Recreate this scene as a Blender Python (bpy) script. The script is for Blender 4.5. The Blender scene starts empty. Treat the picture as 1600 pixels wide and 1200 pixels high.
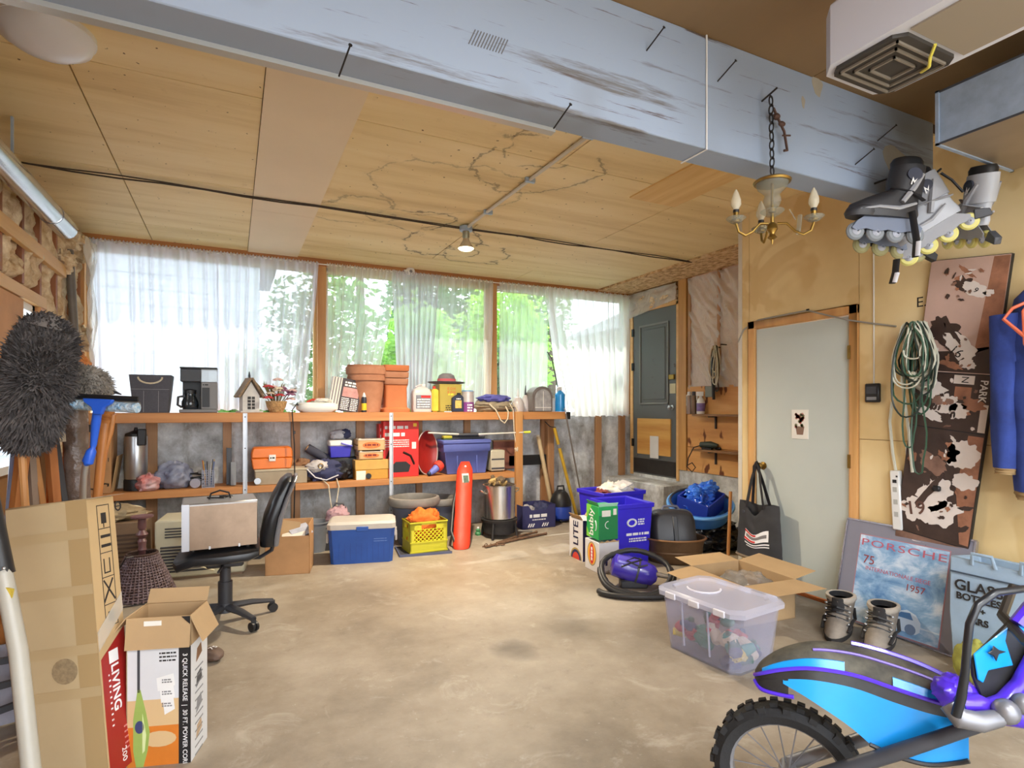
import bpy, bmesh, math, random
from mathutils import Vector, Matrix, Euler, noise
from math import sin, cos, pi, radians as R

# ---------------------------------------------------------------- camera, sky, sun, exposure
SC = bpy.context.scene
COL = SC.collection
CAM_H, YAW, FOC, HOR = 1.35, R(26.1), 893.0, 638.0
cam_d = bpy.data.cameras.new('camera')
cam_d.sensor_width = 36
cam_d.lens = FOC / 1600 * 36
cam_d.shift_y = (HOR - 600) / 1600
cam_d.clip_start = 0.05
cam = bpy.data.objects.new('camera', cam_d)
cam.location = (0, 0, CAM_H)
cam.rotation_euler = (pi / 2, 0, -YAW)
COL.objects.link(cam)
SC.camera = cam

world = bpy.data.worlds.new('sky')
SC.world = world
world.use_nodes = True
wn = world.node_tree.nodes['Background']
wn.inputs['Color'].default_value = (0.86, 0.92, 1.0, 1)
wn.inputs['Strength'].default_value = 2.5

sun_d = bpy.data.lights.new('sun', 'SUN')
sun_d.energy = 2.3
sun_d.angle = R(0.6)
sun_d.color = (1.0, 0.95, 0.86)
sun = bpy.data.objects.new('sun', sun_d)
# light travels from behind the window wall into the room, steeply downwards
sun.rotation_euler = Vector((-0.10, -0.62, -0.86)).to_track_quat('-Z', 'Y').to_euler()
COL.objects.link(sun)

vs = SC.view_settings
vs.view_transform = 'Standard'
vs.look = 'None'
vs.gamma = 1
vs.use_curve_mapping = False
vs.exposure = 1.42
SC.cycles.use_denoising = True
SC.cycles.max_bounces = 10
SC.cycles.diffuse_bounces = 6
SC.cycles.transparent_max_bounces = 24
SC.cycles.caustics_reflective = False
SC.cycles.caustics_refractive = False
SC.cycles.sample_clamp_indirect = 6

# ---------------------------------------------------------------- measuring: a pixel of the photograph to a point of the room
SY_, CY_ = sin(YAW), cos(YAW)
def ray(px, py):
    u = (px - 800) / FOC
    return Vector((SY_ + CY_ * u, CY_ - SY_ * u, (HOR - py) / FOC))
CAMP = Vector((0, 0, CAM_H))
def PY(px, py, Y): r = ray(px, py); return CAMP + r * (Y / r.y)
def PX(px, py, X): r = ray(px, py); return CAMP + r * (X / r.x)
def PZ(px, py, z=0.0): r = ray(px, py); return CAMP + r * ((z - CAM_H) / r.z)
def PD(px, py, d): return CAMP + ray(px, py) * d

# ---------------------------------------------------------------- mesh building
class MB:
    def __init__(s): s.v = []; s.f = []; s.M = Matrix()
    def at(s, loc=(0, 0, 0), rot=(0, 0, 0), sc=(1, 1, 1)):
        s.M = Matrix.LocRotScale(Vector(loc), Euler(rot), Vector(sc)); return s
    def add(s, vs, fs):
        n = len(s.v); M = s.M
        s.v += [tuple(M @ Vector(v)) for v in vs]
        s.f += [tuple(i + n for i in f) for f in fs]; return s
    def bx(s, x0, x1, y0, y1, z0, z1):
        return s.add([(x0,y0,z0),(x1,y0,z0),(x1,y1,z0),(x0,y1,z0),(x0,y0,z1),(x1,y0,z1),(x1,y1,z1),(x0,y1,z1)],
                     [(0,3,2,1),(4,5,6,7),(0,1,5,4),(1,2,6,5),(2,3,7,6),(3,0,4,7)])
    def box(s, c, d, rot=None):
        if rot is not None:
            old = s.M; s.M = old @ Matrix.LocRotScale(Vector(c), Euler(rot), Vector((1,1,1)))
            s.bx(-d[0]/2, d[0]/2, -d[1]/2, d[1]/2, -d[2]/2, d[2]/2); s.M = old; return s
        return s.bx(c[0]-d[0]/2, c[0]+d[0]/2, c[1]-d[1]/2, c[1]+d[1]/2, c[2]-d[2]/2, c[2]+d[2]/2)
    def rings(s, rings, closed=True, caps=True, loop=False):
        n = len(rings[0]); vs = [p for r in rings for p in r]; fs = []
        m = len(rings)
        for i in range(m if loop else m - 1):
            j = (i + 1) % m
            for k in range(n if closed else n - 1):
                l = (k + 1) % n
                fs.append((i*n+k, i*n+l, j*n+l, j*n+k))
        if caps and closed and not loop:
            fs.append(tuple(reversed(range(n)))); fs.append(tuple((m-1)*n + k for k in range(n)))
        return s.add(vs, fs)
    def tube(s, pts, r, n=8, loop=False, caps=True, flat=1.0):
        P = [Vector(p) for p in pts]; m = len(P); rs = []
        t0 = None; a = None
        for i in range(m):
            if loop: t = P[(i+1) % m] - P[i-1]
            else: t = P[min(i+1, m-1)] - P[max(i-1, 0)]
            if t.length < 1e-9: t = Vector((0,0,1))
            t.normalize()
            if a is None:
                a = t.cross(Vector((0,0,1)) if abs(t.z) < .9 else Vector((1,0,0))).normalized()
            else:
                a = a - t * a.dot(t); a.normalize()
            b = t.cross(a)
            rr = r[i] if isinstance(r, (list, tuple)) else r
            rs.append([tuple(P[i] + (a*cos(2*pi*k/n) + b*sin(2*pi*k/n)*flat)*rr) for k in range(n)])
        return s.rings(rs, True, caps, loop)
    def cyl(s, p0, p1, r0, r1=None, n=16, caps=True):
        return s.tube([p0, p1], [r0, r0 if r1 is None else r1], n, caps=caps)
    def lathe(s, prof, n=24, c=(0,0,0), sx=1, sy=1, caps=True, sq=None):
        rs = []
        for r, z in prof:
            ring = []
            for k in range(n):
                a = 2*pi*k/n; x, y = cos(a), sin(a)
                if sq: e = 2/sq; x = math.copysign(abs(x)**e, x); y = math.copysign(abs(y)**e, y)
                ring.append((c[0]+r*sx*x, c[1]+r*sy*y, c[2]+z))
            rs.append(ring)
        return s.rings(rs, True, caps)
    def prism(s, poly, d0, d1, ax='y'):
        f = {'y': lambda a,b,d: (a,d,b), 'x': lambda a,b,d: (d,a,b), 'z': lambda a,b,d: (a,b,d)}[ax]
        return s.rings([[f(a,b,d0) for a,b in poly], [f(a,b,d1) for a,b in poly]])
    def sheet(s, fn, nu, nv):
        vs = [fn(i/nu, j/nv) for j in range(nv+1) for i in range(nu+1)]
        return s.add(vs, [(j*(nu+1)+i, j*(nu+1)+i+1, (j+1)*(nu+1)+i+1, (j+1)*(nu+1)+i) for j in range(nv) for i in range(nu)])
    def ball(s, c, r, n=16, m=10):
        r = (r,r,r) if isinstance(r, (int,float)) else r
        rs = [[(c[0]+r[0]*sin(pi*max(.02,min(.98,j/m)))*cos(2*pi*k/n), c[1]+r[1]*sin(pi*max(.02,min(.98,j/m)))*sin(2*pi*k/n), c[2]-r[2]*cos(pi*j/m)) for k in range(n)] for j in range(m+1)]
        return s.rings(rs)
    def blob(s, c, r, seed=0, amp=.25, fr=2.5, n=28, m=18, flat=None, sq=2):
        r = (r,r,r) if isinstance(r, (int,float)) else r
        rs = []
        for j in range(m+1):
            ring = []
            ph = pi*max(.015, min(.985, j/m))
            for k in range(n):
                a = 2*pi*k/n
                e = 2/sq
                d = Vector((sin(ph)*math.copysign(abs(cos(a))**e, cos(a)), sin(ph)*math.copysign(abs(sin(a))**e, sin(a)), -math.copysign(abs(cos(ph))**e, cos(ph))))
                q = d*fr + Vector((seed*7.3, seed*3.1, seed))
                h = 1 + amp*(noise.noise(q) + .5*(1-2*abs(noise.noise(q*2.1))) - .25)
                z = d.z*h
                if flat is not None: z = max(z, flat)
                ring.append((c[0]+r[0]*d.x*h, c[1]+r[1]*d.y*h, c[2]+r[2]*z))
            rs.append(ring)
        return s.rings(rs)

def ob(name, mb, mat, parent=None, smooth=False, bevel=0.0, loc=None, rot=None, ang=40, seg=1, solid=0.0):
    me = bpy.data.meshes.new(name)
    me.from_pydata(mb.v, [], mb.f)
    bm = bmesh.new(); bm.from_mesh(me)
    if solid:
        bmesh.ops.recalc_face_normals(bm, faces=bm.faces)
        bmesh.ops.solidify(bm, geom=bm.faces[:], thickness=solid)
    if bevel:
        bmesh.ops.remove_doubles(bm, verts=bm.verts, dist=1e-5)
        ed = [e for e in bm.edges if len(e.link_faces) == 2 and e.calc_face_angle(0) > .6]
        bmesh.ops.bevel(bm, geom=ed, offset=bevel, segments=seg, affect='EDGES', clamp_overlap=True)
    bmesh.ops.recalc_face_normals(bm, faces=bm.faces)
    bm.to_mesh(me); bm.free()
    if smooth or bevel:
        me.shade_smooth(); me.set_sharp_from_angle(angle=R(ang))
    if mat: me.materials.append(mat)
    o = bpy.data.objects.new(name, me); COL.objects.link(o)
    if parent is not None: o.parent = parent
    if loc is not None: o.location = loc
    if rot is not None: o.rotation_euler = rot
    return o

def thing(name, label, cat, loc=(0,0,0), rz=0.0, group=None, rot=None):
    o = bpy.data.objects.new(name, None); COL.objects.link(o)
    o.empty_display_size = .05
    o.location = loc; o.rotation_euler = rot if rot is not None else (0, 0, rz)
    o['label'] = label; o['category'] = cat
    if group: o['group'] = group
    return o
def tag(o, label, cat, group=None, kind=None):
    o['label'] = label; o['category'] = cat
    if group: o['group'] = group
    if kind: o['kind'] = kind
    return o
def struct(o, label=None):
    o['kind'] = 'structure'
    if label: o['label'] = label
    return o
def sroot(name, label=None):
    o = bpy.data.objects.new(name, None); COL.objects.link(o); return struct(o, label)
def clone(o, parent=None, loc=None, rot=None, label=None):
    c = o.copy(); COL.objects.link(c)
    c.parent = parent
    if loc is not None: c.location = loc
    if rot is not None: c.rotation_euler = rot
    if label: c['label'] = label
    for ch in [x for x in COL.objects if x.parent == o]: clone(ch, c)
    return c
def text(s, size, mat, parent, loc, rot=(pi/2,0,0), sx=1.0, name='lettering', bold=0.0, align='CENTER', sp=1.0):
    cu = bpy.data.curves.new('t', 'FONT')
    cu.body = s; cu.size = size; cu.align_x = align; cu.align_y = 'CENTER'
    cu.extrude = .0004; cu.offset = bold; cu.space_character = sp; cu.resolution_u = 3
    t = bpy.data.objects.new('t', cu); COL.objects.link(t)
    me = bpy.data.meshes.new_from_object(t)
    bpy.data.objects.remove(t); bpy.data.curves.remove(cu)
    me.materials.clear(); me.materials.append(mat)
    o = bpy.data.objects.new(name, me); COL.objects.link(o)
    o.parent = parent; o.location = loc; o.rotation_euler = rot; o.scale = (sx, 1, 1)
    return o
FRONT, LEFT = (pi/2, 0, 0), (pi/2, 0, -pi/2)      # lettering on a face that looks towards -y / towards -x
def decal(name, poly, mat, parent, d, ax='y', t=.0008):
    return ob(name, MB().prism(poly, d, d + t, ax), mat, parent)

def lines(parent, x0, x1, z, h, mat, d, rows=1, gap=None, seed=1, ax='y', name='small_print'):
    """rows of small print too small to read, as broken bars on a face"""
    rnd = random.Random(seed); b = MB(); gap = gap or h*1.8
    for k in range(rows):
        x = x0
        while x < x1 - h*.4:
            w = min(rnd.uniform(.6, 2.6)*h, x1-x); zz = z - k*gap
            if ax == 'y': b.bx(x, x+w, d-.0007, d+.0001, zz, zz+h)
            elif ax == 'x': b.bx(d-.0007, d+.0001, x, x+w, zz, zz+h)
            else: b.bx(x, x+w, zz, zz+h, d-.0001, d+.0007)
            x += w + h*.45
    o = ob(name, b, mat, parent); o['kind'] = 'stuff'
    return o

# ---------------------------------------------------------------- materials
def lin(c): return tuple(((x/255)/12.92 if x/255 <= .04045 else ((x/255+.055)/1.055)**2.4) for x in c) + (1,)
MATS = {}
def M(name, rgb, rough=.6, metal=0.0, var=0.0, sc=8.0, bump=0.0, bsc=None, stretch=(1,1,1), rgb2=None, coat=0.0, spec=.5, emit=0.0, trans=0.0, alpha=1.0, detail=5):
    if name in MATS: return MATS[name]
    m = bpy.data.materials.new(name); m.use_nodes = True; MATS[name] = m
    nt = m.node_tree; N = nt.nodes; L = nt.links
    b = N['Principled BSDF']
    c = lin(rgb)
    b.inputs['Base Color'].default_value = c
    b.inputs['Roughness'].default_value = rough
    b.inputs['Metallic'].default_value = metal
    b.inputs['Specular IOR Level'].default_value = spec
    b.inputs['Coat Weight'].default_value = coat
    b.inputs['Transmission Weight'].default_value = trans
    b.inputs['Alpha'].default_value = alpha
    if emit:
        b.inputs['Emission Color'].default_value = c; b.inputs['Emission Strength'].default_value = emit
    if var or bump:
        tc = N.new('ShaderNodeTexCoord'); mp = N.new('ShaderNodeMapping')
        mp.inputs['Scale'].default_value = stretch
        L.new(tc.outputs['Object'], mp.inputs['Vector'])
    if var:
        no = N.new('ShaderNodeTexNoise'); no.inputs['Scale'].default_value = sc; no.inputs['Detail'].default_value = detail
        no.inputs['Roughness'].default_value = .62
        L.new(mp.outputs[0], no.inputs['Vector'])
        cr = N.new('ShaderNodeValToRGB'); cr.color_ramp.elements[0].position = .3; cr.color_ramp.elements[1].position = .7
        c2 = lin(rgb2) if rgb2 else tuple(x*(1-var) for x in c[:3]) + (1,)
        c1 = c if rgb2 else tuple(min(1, x*(1+var*.6)) for x in c[:3]) + (1,)
        cr.color_ramp.elements[0].color = c2; cr.color_ramp.elements[1].color = c1
        L.new(no.outputs['Fac'], cr.inputs['Fac']); L.new(cr.outputs['Color'], b.inputs['Base Color'])
    if bump:
        nb = N.new('ShaderNodeTexNoise'); nb.inputs['Scale'].default_value = bsc or sc*2; nb.inputs['Detail'].default_value = 6
        L.new(mp.outputs[0], nb.inputs['Vector'])
        bp = N.new('ShaderNodeBump'); bp.inputs['Strength'].default_value = bump; bp.inputs['Distance'].default_value = .02
        L.new(nb.outputs['Fac'], bp.inputs['Height']); L.new(bp.outputs['Normal'], b.inputs['Normal'])
    return m
def wood(name, rgb, rgb2, ax='x', rough=.55, sc=6):
    st = {'x': (.12,1.6,1.6), 'y': (1.6,.12,1.6), 'z': (1.6,1.6,.12)}[ax]
    return M(name, rgb, rough, var=.3, rgb2=rgb2, sc=sc, stretch=st, bump=.08, bsc=sc*4, detail=8)
class NT:
    """a small node helper for the few materials that need more than one noise"""
    def __init__(s, name, rough=.7):
        s.m = bpy.data.materials.new(name); s.m.use_nodes = True; MATS[name] = s.m
        s.N = s.m.node_tree.nodes; s.L = s.m.node_tree.links; s.b = s.N['Principled BSDF']
        s.b.inputs['Roughness'].default_value = rough
        s.tc = s.N.new('ShaderNodeTexCoord').outputs['Object']
    def noise(s, sc, detail=6, rough=.6, vec=None, stretch=None, dist=0):
        v = vec or s.tc
        if stretch:
            mp = s.N.new('ShaderNodeMapping'); mp.inputs['Scale'].default_value = stretch
            s.L.new(v, mp.inputs[0]); v = mp.outputs[0]
        n = s.N.new('ShaderNodeTexNoise'); n.inputs['Scale'].default_value = sc; n.inputs['Detail'].default_value = detail
        n.inputs['Roughness'].default_value = rough; n.inputs['Distortion'].default_value = dist
        s.L.new(v, n.inputs['Vector']); return n.outputs['Fac']
    def ramp(s, fac, stops):
        r = s.N.new('ShaderNodeValToRGB'); e = r.color_ramp.elements
        while len(e) < len(stops): e.new(.5)
        for x, (p, c) in zip(e, stops):
            x.position = p; x.color = c if len(c) == 4 else lin(c)
        s.L.new(fac, r.inputs['Fac']); return r.outputs['Color']
    def mix(s, fac, a, b, mode='MIX'):
        n = s.N.new('ShaderNodeMix'); n.data_type = 'RGBA'; n.blend_type = mode
        for i, x in ((0, fac), (6, a), (7, b)):
            if isinstance(x, (int, float)): n.inputs[i].default_value = x
            elif isinstance(x, tuple): n.inputs[i].default_value = x if len(x) == 4 else lin(x)
            else: s.L.new(x, n.inputs[i])
        return n.outputs[2]
    def math(s, op, a, b=0.0, c=0.0):
        n = s.N.new('ShaderNodeMath'); n.operation = op
        for i, x in enumerate((a, b, c)):
            if isinstance(x, (int, float)): n.inputs[i].default_value = x
            else: s.L.new(x, n.inputs[i])
        return n.outputs[0]
    def warp(s, sc, amt):
        n = s.N.new('ShaderNodeTexNoise'); n.inputs['Scale'].default_value = sc; n.inputs['Detail'].default_value = 4
        s.L.new(s.tc, n.inputs['Vector'])
        a = s.N.new('ShaderNodeVectorMath'); a.operation = 'MULTIPLY_ADD'
        s.L.new(n.outputs['Color'], a.inputs[0]); a.inputs[1].default_value = (amt,)*3; s.L.new(s.tc, a.inputs[2])
        b = s.N.new('ShaderNodeVectorMath'); b.operation = 'SUBTRACT'
        s.L.new(a.outputs[0], b.inputs[0]); b.inputs[1].default_value = (amt*.5,)*3
        return b.outputs[0]
    def dist(s, p, vec):
        n = s.N.new('ShaderNodeVectorMath'); n.operation = 'DISTANCE'
        s.L.new(vec, n.inputs[0]); n.inputs[1].default_value = p; return n.outputs['Value']
    def bump(s, h, st=.2, d=.01):
        n = s.N.new('ShaderNodeBump'); n.inputs['Strength'].default_value = st; n.inputs['Distance'].default_value = d
        s.L.new(h, n.inputs['Height']); s.L.new(n.outputs[0], s.b.inputs['Normal'])
    def color(s, c): s.L.new(c, s.b.inputs['Base Color']); return s.m
BLACK, WHITE = (0,0,0,1), (1,1,1,1)
def glassy(name, rgb, clear=.8, rough=.1, bump=0):
    """thin clear plastic or glass: mostly see-through, some gloss and tint"""
    m = bpy.data.materials.new(name); m.use_nodes = True; MATS[name] = m
    N = m.node_tree.nodes; L = m.node_tree.links; b = N['Principled BSDF']
    b.inputs['Base Color'].default_value = lin(rgb); b.inputs['Roughness'].default_value = rough
    if bump:
        tc = N.new('ShaderNodeTexCoord'); n = N.new('ShaderNodeTexNoise'); n.inputs['Scale'].default_value = 5; n.inputs['Detail'].default_value = 7; n.inputs['Distortion'].default_value = 1.5
        bp = N.new('ShaderNodeBump'); bp.inputs['Strength'].default_value = bump; bp.inputs['Distance'].default_value = .08
        L.new(tc.outputs['Object'], n.inputs['Vector']); L.new(n.outputs['Fac'], bp.inputs['Height']); L.new(bp.outputs[0], b.inputs['Normal'])
    t = N.new('ShaderNodeBsdfTransparent'); t.inputs['Color'].default_value = tuple(.5 + .5*x for x in lin(rgb)[:3]) + (1,)
    x = N.new('ShaderNodeMixShader'); x.inputs[0].default_value = clear
    L.new(b.outputs[0], x.inputs[1]); L.new(t.outputs[0], x.inputs[2])
    L.new(x.outputs[0], N['Material Output'].inputs['Surface']); return m

# common ones
black = M('black_plastic', (28,28,30), .45)
rubber = M('black_rubber', (30,30,31), .8, bump=.2, bsc=60)
dkgrey = M('dark_grey_plastic', (62,64,70), .5, var=.15)
grey = M('grey_plastic', (130,132,136), .5, var=.1)
white = M('white_plastic', (225,225,222), .4, var=.05)
steel = M('steel', (190,192,195), .3, .9, var=.1, sc=4)
galv = M('galvanized_steel', (166,184,206), .42, .35, var=.16, sc=14)
brass = M('aged_brass', (150,120,60), .35, .9, var=.25, sc=30)
card = M('cardboard', (180,150,110), .85, var=.10, sc=3, bump=.05, bsc=30)
card2 = M('cardboard_warm', (182,138,94), .85, var=.15, sc=4)
pale = M('pale_paper', (228,224,214), .8, var=.06)
ink = M('black_ink', (34,30,28), .8)
inkw = M('white_ink', (235,235,235), .7)
redp = M('red_print', (206,38,34), .5, var=.05)
orange = M('orange_cloth', (226,112,36), .85, var=.2, sc=10, bump=.3, bsc=14)
pine_x = wood('pine_x', (206,158,100), (176,118,66), 'x')
pine_z = wood('pine_z', (204,154,96), (172,114,62), 'z')
pine_y = wood('pine_y', (216,170,105), (190,136,74), 'y')
rope_m = M('white_rope', (208,196,172), .9, var=.2, sc=60)

# ================================================================= the room
XL, XR, XF, YC, YB, YF, ZC = -1.20, 3.67, 4.80, 3.33, 6.25, -1.60, 2.90
SHZ, LOZ, SHF = 1.31, 0.626, 5.84                # upper and lower shelf tops, shelf front

# ---- floor
n = NT('concrete_floor', .55)
wv = n.warp(1.6, .35)
base = n.ramp(n.noise(.9, 8, .65), [(.25, (112,102,88)), (.48, (166,154,136)), (.72, (196,186,170))])
base = n.mix(n.math('MULTIPLY', n.noise(5, 8, .7), .55), base, (160,150,136), 'MULTIPLY')
drk = n.ramp(n.noise(9, 6, .75), [(.58, BLACK), (.70, WHITE)])
base = n.mix(n.math('MULTIPLY', drk, .30), base, (104,94,80))
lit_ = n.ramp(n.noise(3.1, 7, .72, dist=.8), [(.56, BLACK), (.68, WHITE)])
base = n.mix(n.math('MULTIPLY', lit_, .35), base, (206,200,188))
spk = n.ramp(n.noise(38, 3, .6), [(.66, BLACK), (.72, WHITE)])
base = n.mix(n.math('MULTIPLY', spk, .25), base, (206,202,194))
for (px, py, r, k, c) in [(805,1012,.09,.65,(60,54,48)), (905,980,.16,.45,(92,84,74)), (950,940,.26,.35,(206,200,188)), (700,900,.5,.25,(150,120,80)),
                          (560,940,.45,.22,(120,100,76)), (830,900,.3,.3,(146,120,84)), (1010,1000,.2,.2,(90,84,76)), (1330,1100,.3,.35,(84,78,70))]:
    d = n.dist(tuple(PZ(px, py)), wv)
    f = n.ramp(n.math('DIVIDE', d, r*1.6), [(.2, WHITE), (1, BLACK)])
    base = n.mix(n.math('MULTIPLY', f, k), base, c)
n.bump(n.noise(30, 8, .7), .12, .01)
floor_m = n.color(base)
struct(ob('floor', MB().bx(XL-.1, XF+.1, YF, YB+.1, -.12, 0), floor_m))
drive_m = M('driveway_concrete', (196,192,184), .8, var=.08, sc=2)
struct(ob('ground', MB().bx(-9, 12, -14, YF, -.14, -.02), drive_m))
yard_m = M('grey_yard_ground', (150,150,142), .9, var=.2, sc=6)
struct(ob('yard_ground', MB().bx(-14, 18, YB+.25, 26, .55, .7), yard_m))  # unseen yard ground, made grey to keep green bounce light off the curtains

# ---- ceiling of plywood sheets
n = NT('ceiling_plywood', .6)
wv = n.warp(2.2, .55)
g = n.noise(2.2, 8, .6, stretch=(.25, 2.2, 1))
cply = n.ramp(g, [(.25, (208,178,120)), (.5, (232,208,154)), (.75, (240,220,174))])
cply = n.mix(n.math('MULTIPLY', n.ramp(n.noise(9, 4, .7), [(.62, BLACK), (.75, WHITE)]), .18), cply, (150,104,50))
cply = n.mix(n.ramp(n.noise(30, 1, .4), [(.755, BLACK), (.77, WHITE)]), cply, (96,66,36))
jag = n.noise(9, 5, .7)
for (px, py, r, k) in [(690,380,.42,.8), (655,345,.30,.75), (745,398,.34,.8), (830,262,.42,.6), (560,330,.34,.45), (700,300,.5,.35), (850,235,.25,.6)]:
    d = n.math('ADD', n.dist(tuple(PZ(px, py, ZC)), wv), n.math('MULTIPLY', jag, .16))
    d = n.math('ABSOLUTE', n.math('SUBTRACT', d, r + .08))
    f = n.ramp(n.math('MULTIPLY', d, 11), [(.0, WHITE), (.08, (.8,.8,.8,1)), (.16, (.12,.12,.12,1)), (.9, BLACK)])
    brk = n.ramp(n.noise(4, 2), [(.36, BLACK), (.46, WHITE)])
    cply = n.mix(n.math('MULTIPLY', n.math('MULTIPLY', f, brk), k), cply, (64,42,20))
n.bump(g, .05)
ply_m = n.color(cply)
strip_m = M('ceiling_drywall_strip', (232,214,184), .7, var=.05, sc=1.5)
ceiling = struct(ob('ceiling', MB().bx(XL-.1, XF+.1, YF, YB+.1, ZC+.012, ZC+.14), M('ceiling_dark', (70,46,24), .9)))
G = .0035
for y0, y1, xs in [(1.86, 3.12, (XL,-.66,.14)), (3.12, 4.45, (XL,-.66,.14)), (4.45, 5.68, (XL,-.66,.14)), (5.68, YB, (XL,-.66,.14)),
                   (1.86, 3.12, (.60, 1.86, 4.28)), (3.12, 4.45, (.60, 3.04, 4.28)), (4.45, 5.68, (.60, 1.86, 4.28)), (5.68, YB, (.60, 3.04, 4.28))]:
    for a, b in zip(xs, xs[1:]):
        ob('plywood_sheet', MB().bx(a+G, b-G, y0+G, y1-G, ZC, ZC+.012), ply_m, ceiling)
for y0, y1 in [(1.86, 4.86), (4.86, YB)]:
    ob('drywall_strip', MB().bx(.14, .60, y0+.002, y1-.002, ZC-.010, ZC+.012), strip_m, ceiling)
brown_m = M('brown_ceiling_board', (140,112,76), .65, var=.18, sc=1.6, stretch=(1,.3,1))
for a, b in [(XL, .0), (.0, 1.22), (1.22, 2.44), (2.44, XR)]:
    ob('ceiling_board', MB().bx(a+.002, b-.002, YF, 1.79, ZC, ZC+.012), brown_m, ceiling)
patch_m = wood('new_plywood', (226,178,100), (196,136,62), 'y', sc=5)
ob('plywood_patch', MB().bx(2.615, 3.04, 1.95, 3.38, ZC-.011, ZC+.001), wood('fresh_plywood', (238,206,144), (212,168,100), 'y', sc=5), ceiling)
n = NT('chipboard', .8)
c = n.ramp(n.noise(26, 3, .7, stretch=(1,.5,1)), [(.35, (150,112,70)), (.5, (206,168,118)), (.62, (226,196,152))])
osb_m = n.color(c)
for y0, y1 in [(YC, 4.75), (4.76, YB)]:
    ob('chipboard_strip', MB().bx(4.285, XF, y0, y1, ZC-.022, ZC+.012), osb_m, ceiling)

# ---- the painted beam under the ceiling
n = NT('beam_paint', .55)
st = n.noise(5, 8, .7, stretch=(.16, 1, 2.2))
c = n.mix(n.ramp(st, [(.57, BLACK), (.66, WHITE)]), (146,160,180), (104,102,102))
c = n.mix(n.ramp(n.noise(11, 6, .75, stretch=(.1, 1, 3)), [(.62, BLACK), (.67, WHITE)]), c, (84,68,58))
c = n.mix(n.ramp(n.noise(1.1, 3), [(.58, BLACK), (.72, WHITE)]), c, (128,136,146))
beam_m = n.color(c)
beam = struct(ob('ceiling_beam', MB().bx(XL, 3.42, 1.78, 1.92, 2.43, ZC), beam_m, bevel=.004))
ob('metal_edge_trim', MB().bx(XL, 1.12, 1.905, 1.94, 2.415, 2.431).bx(XL, 1.12, 1.921, 1.94, 2.431, 2.46), M('bare_aluminium', (205,205,200), .35, .8), beam)
nail_m = M('nail_iron', (48,46,46), .5, .6)
for px, py in [(1010,80), (1121,128), (1371,221), (1336,258), (866,200), (530,118)]:
    p = PY(px, py, 1.78)
    ob('nail', MB().cyl((p.x, 1.785, p.z), (p.x+.018, 1.70, p.z+.05), .0028, n=6).cyl((p.x+.018, 1.70, p.z+.05), (p.x+.0185, 1.697, p.z+.0515), .006, n=8), nail_m, beam)
p = PY(763, 70, 1.78)
for k in range(12): ob('stamp_line', MB().box((p.x-.06+k*.011, 1.7795, p.z+.01), (.004, .001, .06), (0, R(24), 0)), M('stamp_ink', (96,96,98), .8), beam)
for px, py, w, h in [(1277,135,.035,.05), (1400,255,.10,.09), (1255,160,.012,.03)]:  # bare spots; the largest is the skates' cast shadow put in as colour
    p = PY(px, py, 1.78)
    ob('bare_and_shadow_patch', MB().prism([(p.x + w*cos(a)*(1+.25*sin(3*a)), p.z + h*sin(a)*(1+.2*cos(2*a+1))) for a in [k*pi/9 for k in range(18)]], 1.7793, 1.7797), M('bare_and_shadow_tone', (158,152,138), .8, var=.12), beam)
# white wire stapled down the beam face
p = PY(1103, 60, 1.78); q = PY(1103, 240, 1.78)
ob('wire', MB().tube([(p.x,1.776,2.90), (p.x,1.776,2.6), (q.x,1.776,2.425), (q.x,1.85,2.426), (q.x,1.925,2.426)], .004, 6), white, beam)

# ---- back wall: concrete below, three curtained windows above
n = NT('stained_concrete', .85)
c = n.ramp(n.noise(3.2, 8, .7), [(.3, (128,128,124)), (.44, (176,178,178)), (.55, (204,208,210)), (.68, (238,240,238))])
c = n.mix(n.math('MULTIPLY', n.ramp(n.noise(2.2, 6, .7, stretch=(1.6,1,.5)), [(.52, BLACK), (.66, WHITE)]), .55), c, (108,96,74))
c = n.mix(n.ramp(n.noise(6, 6, .75, stretch=(1.2,1,.6)), [(.60, BLACK), (.70, WHITE)]), c, (196,204,210))
n.bump(n.noise(18, 6), .25, .02)
conc_m = n.color(c)
wall_back = struct(ob('wall_back', MB().bx(XL-.1, XF+.1, YB, YB+.2, 0, 1.27), conc_m))
stud_m = wood('old_stud', (186,142,100), (150,106,68), 'z')
for px, w in [(237,.09), (355,.075), (462,.085), (563,.09), (655,.07), (730,.08), (849,.07), (935,.09), (972,.09)]:
    x = PY(px, 640, 6.22).x
    ob('stud', MB().bx(x-w/2, x+w/2, YB-.04, YB, 0, 1.27), stud_m, wall_back, bevel=.003)
head_m = wood('header_wood', (186,126,72), (150,94,48), 'x')
ob('header_plate', MB().bx(XL, XF, YB-.06, YB+.14, 2.83, ZC), head_m, wall_back)
ob('upper_wall', MB().bx(XL-.1, XF+.1, YB+.10, YB+.2, 2.80, ZC+.14), head_m, wall_back)
glass_m = glassy('window_glass', (235,245,248), .93, .03)
wx = [XL+.02, .80, .875, 2.765, 2.835, XF-.02]
wfr = wood('window_frame_wood', (222,190,130), (196,152,90), 'z')
for i, (a, b) in enumerate([(wx[0], wx[1]), (wx[2], wx[3]), (wx[4], wx[5])]):
    wd = sroot('window_%d' % (i+1))
    ob('pane', MB().bx(a+.03, b-.03, YB+.06, YB+.066, 1.33, 2.81), glass_m, wd)
    fm = white if i == 2 else wfr
    ob('window_frame', MB().bx(a, a+.035, YB+.03, YB+.10, 1.29, 2.83).bx(b-.035, b, YB+.03, YB+.10, 1.29, 2.83).bx(a, b, YB+.03, YB+.10, 2.79, 2.83), fm, wd)
    ob('window_sill', MB().bx(a, b, YB-.02, YB+.12, 1.27, 1.305), pine_x, wd)
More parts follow.
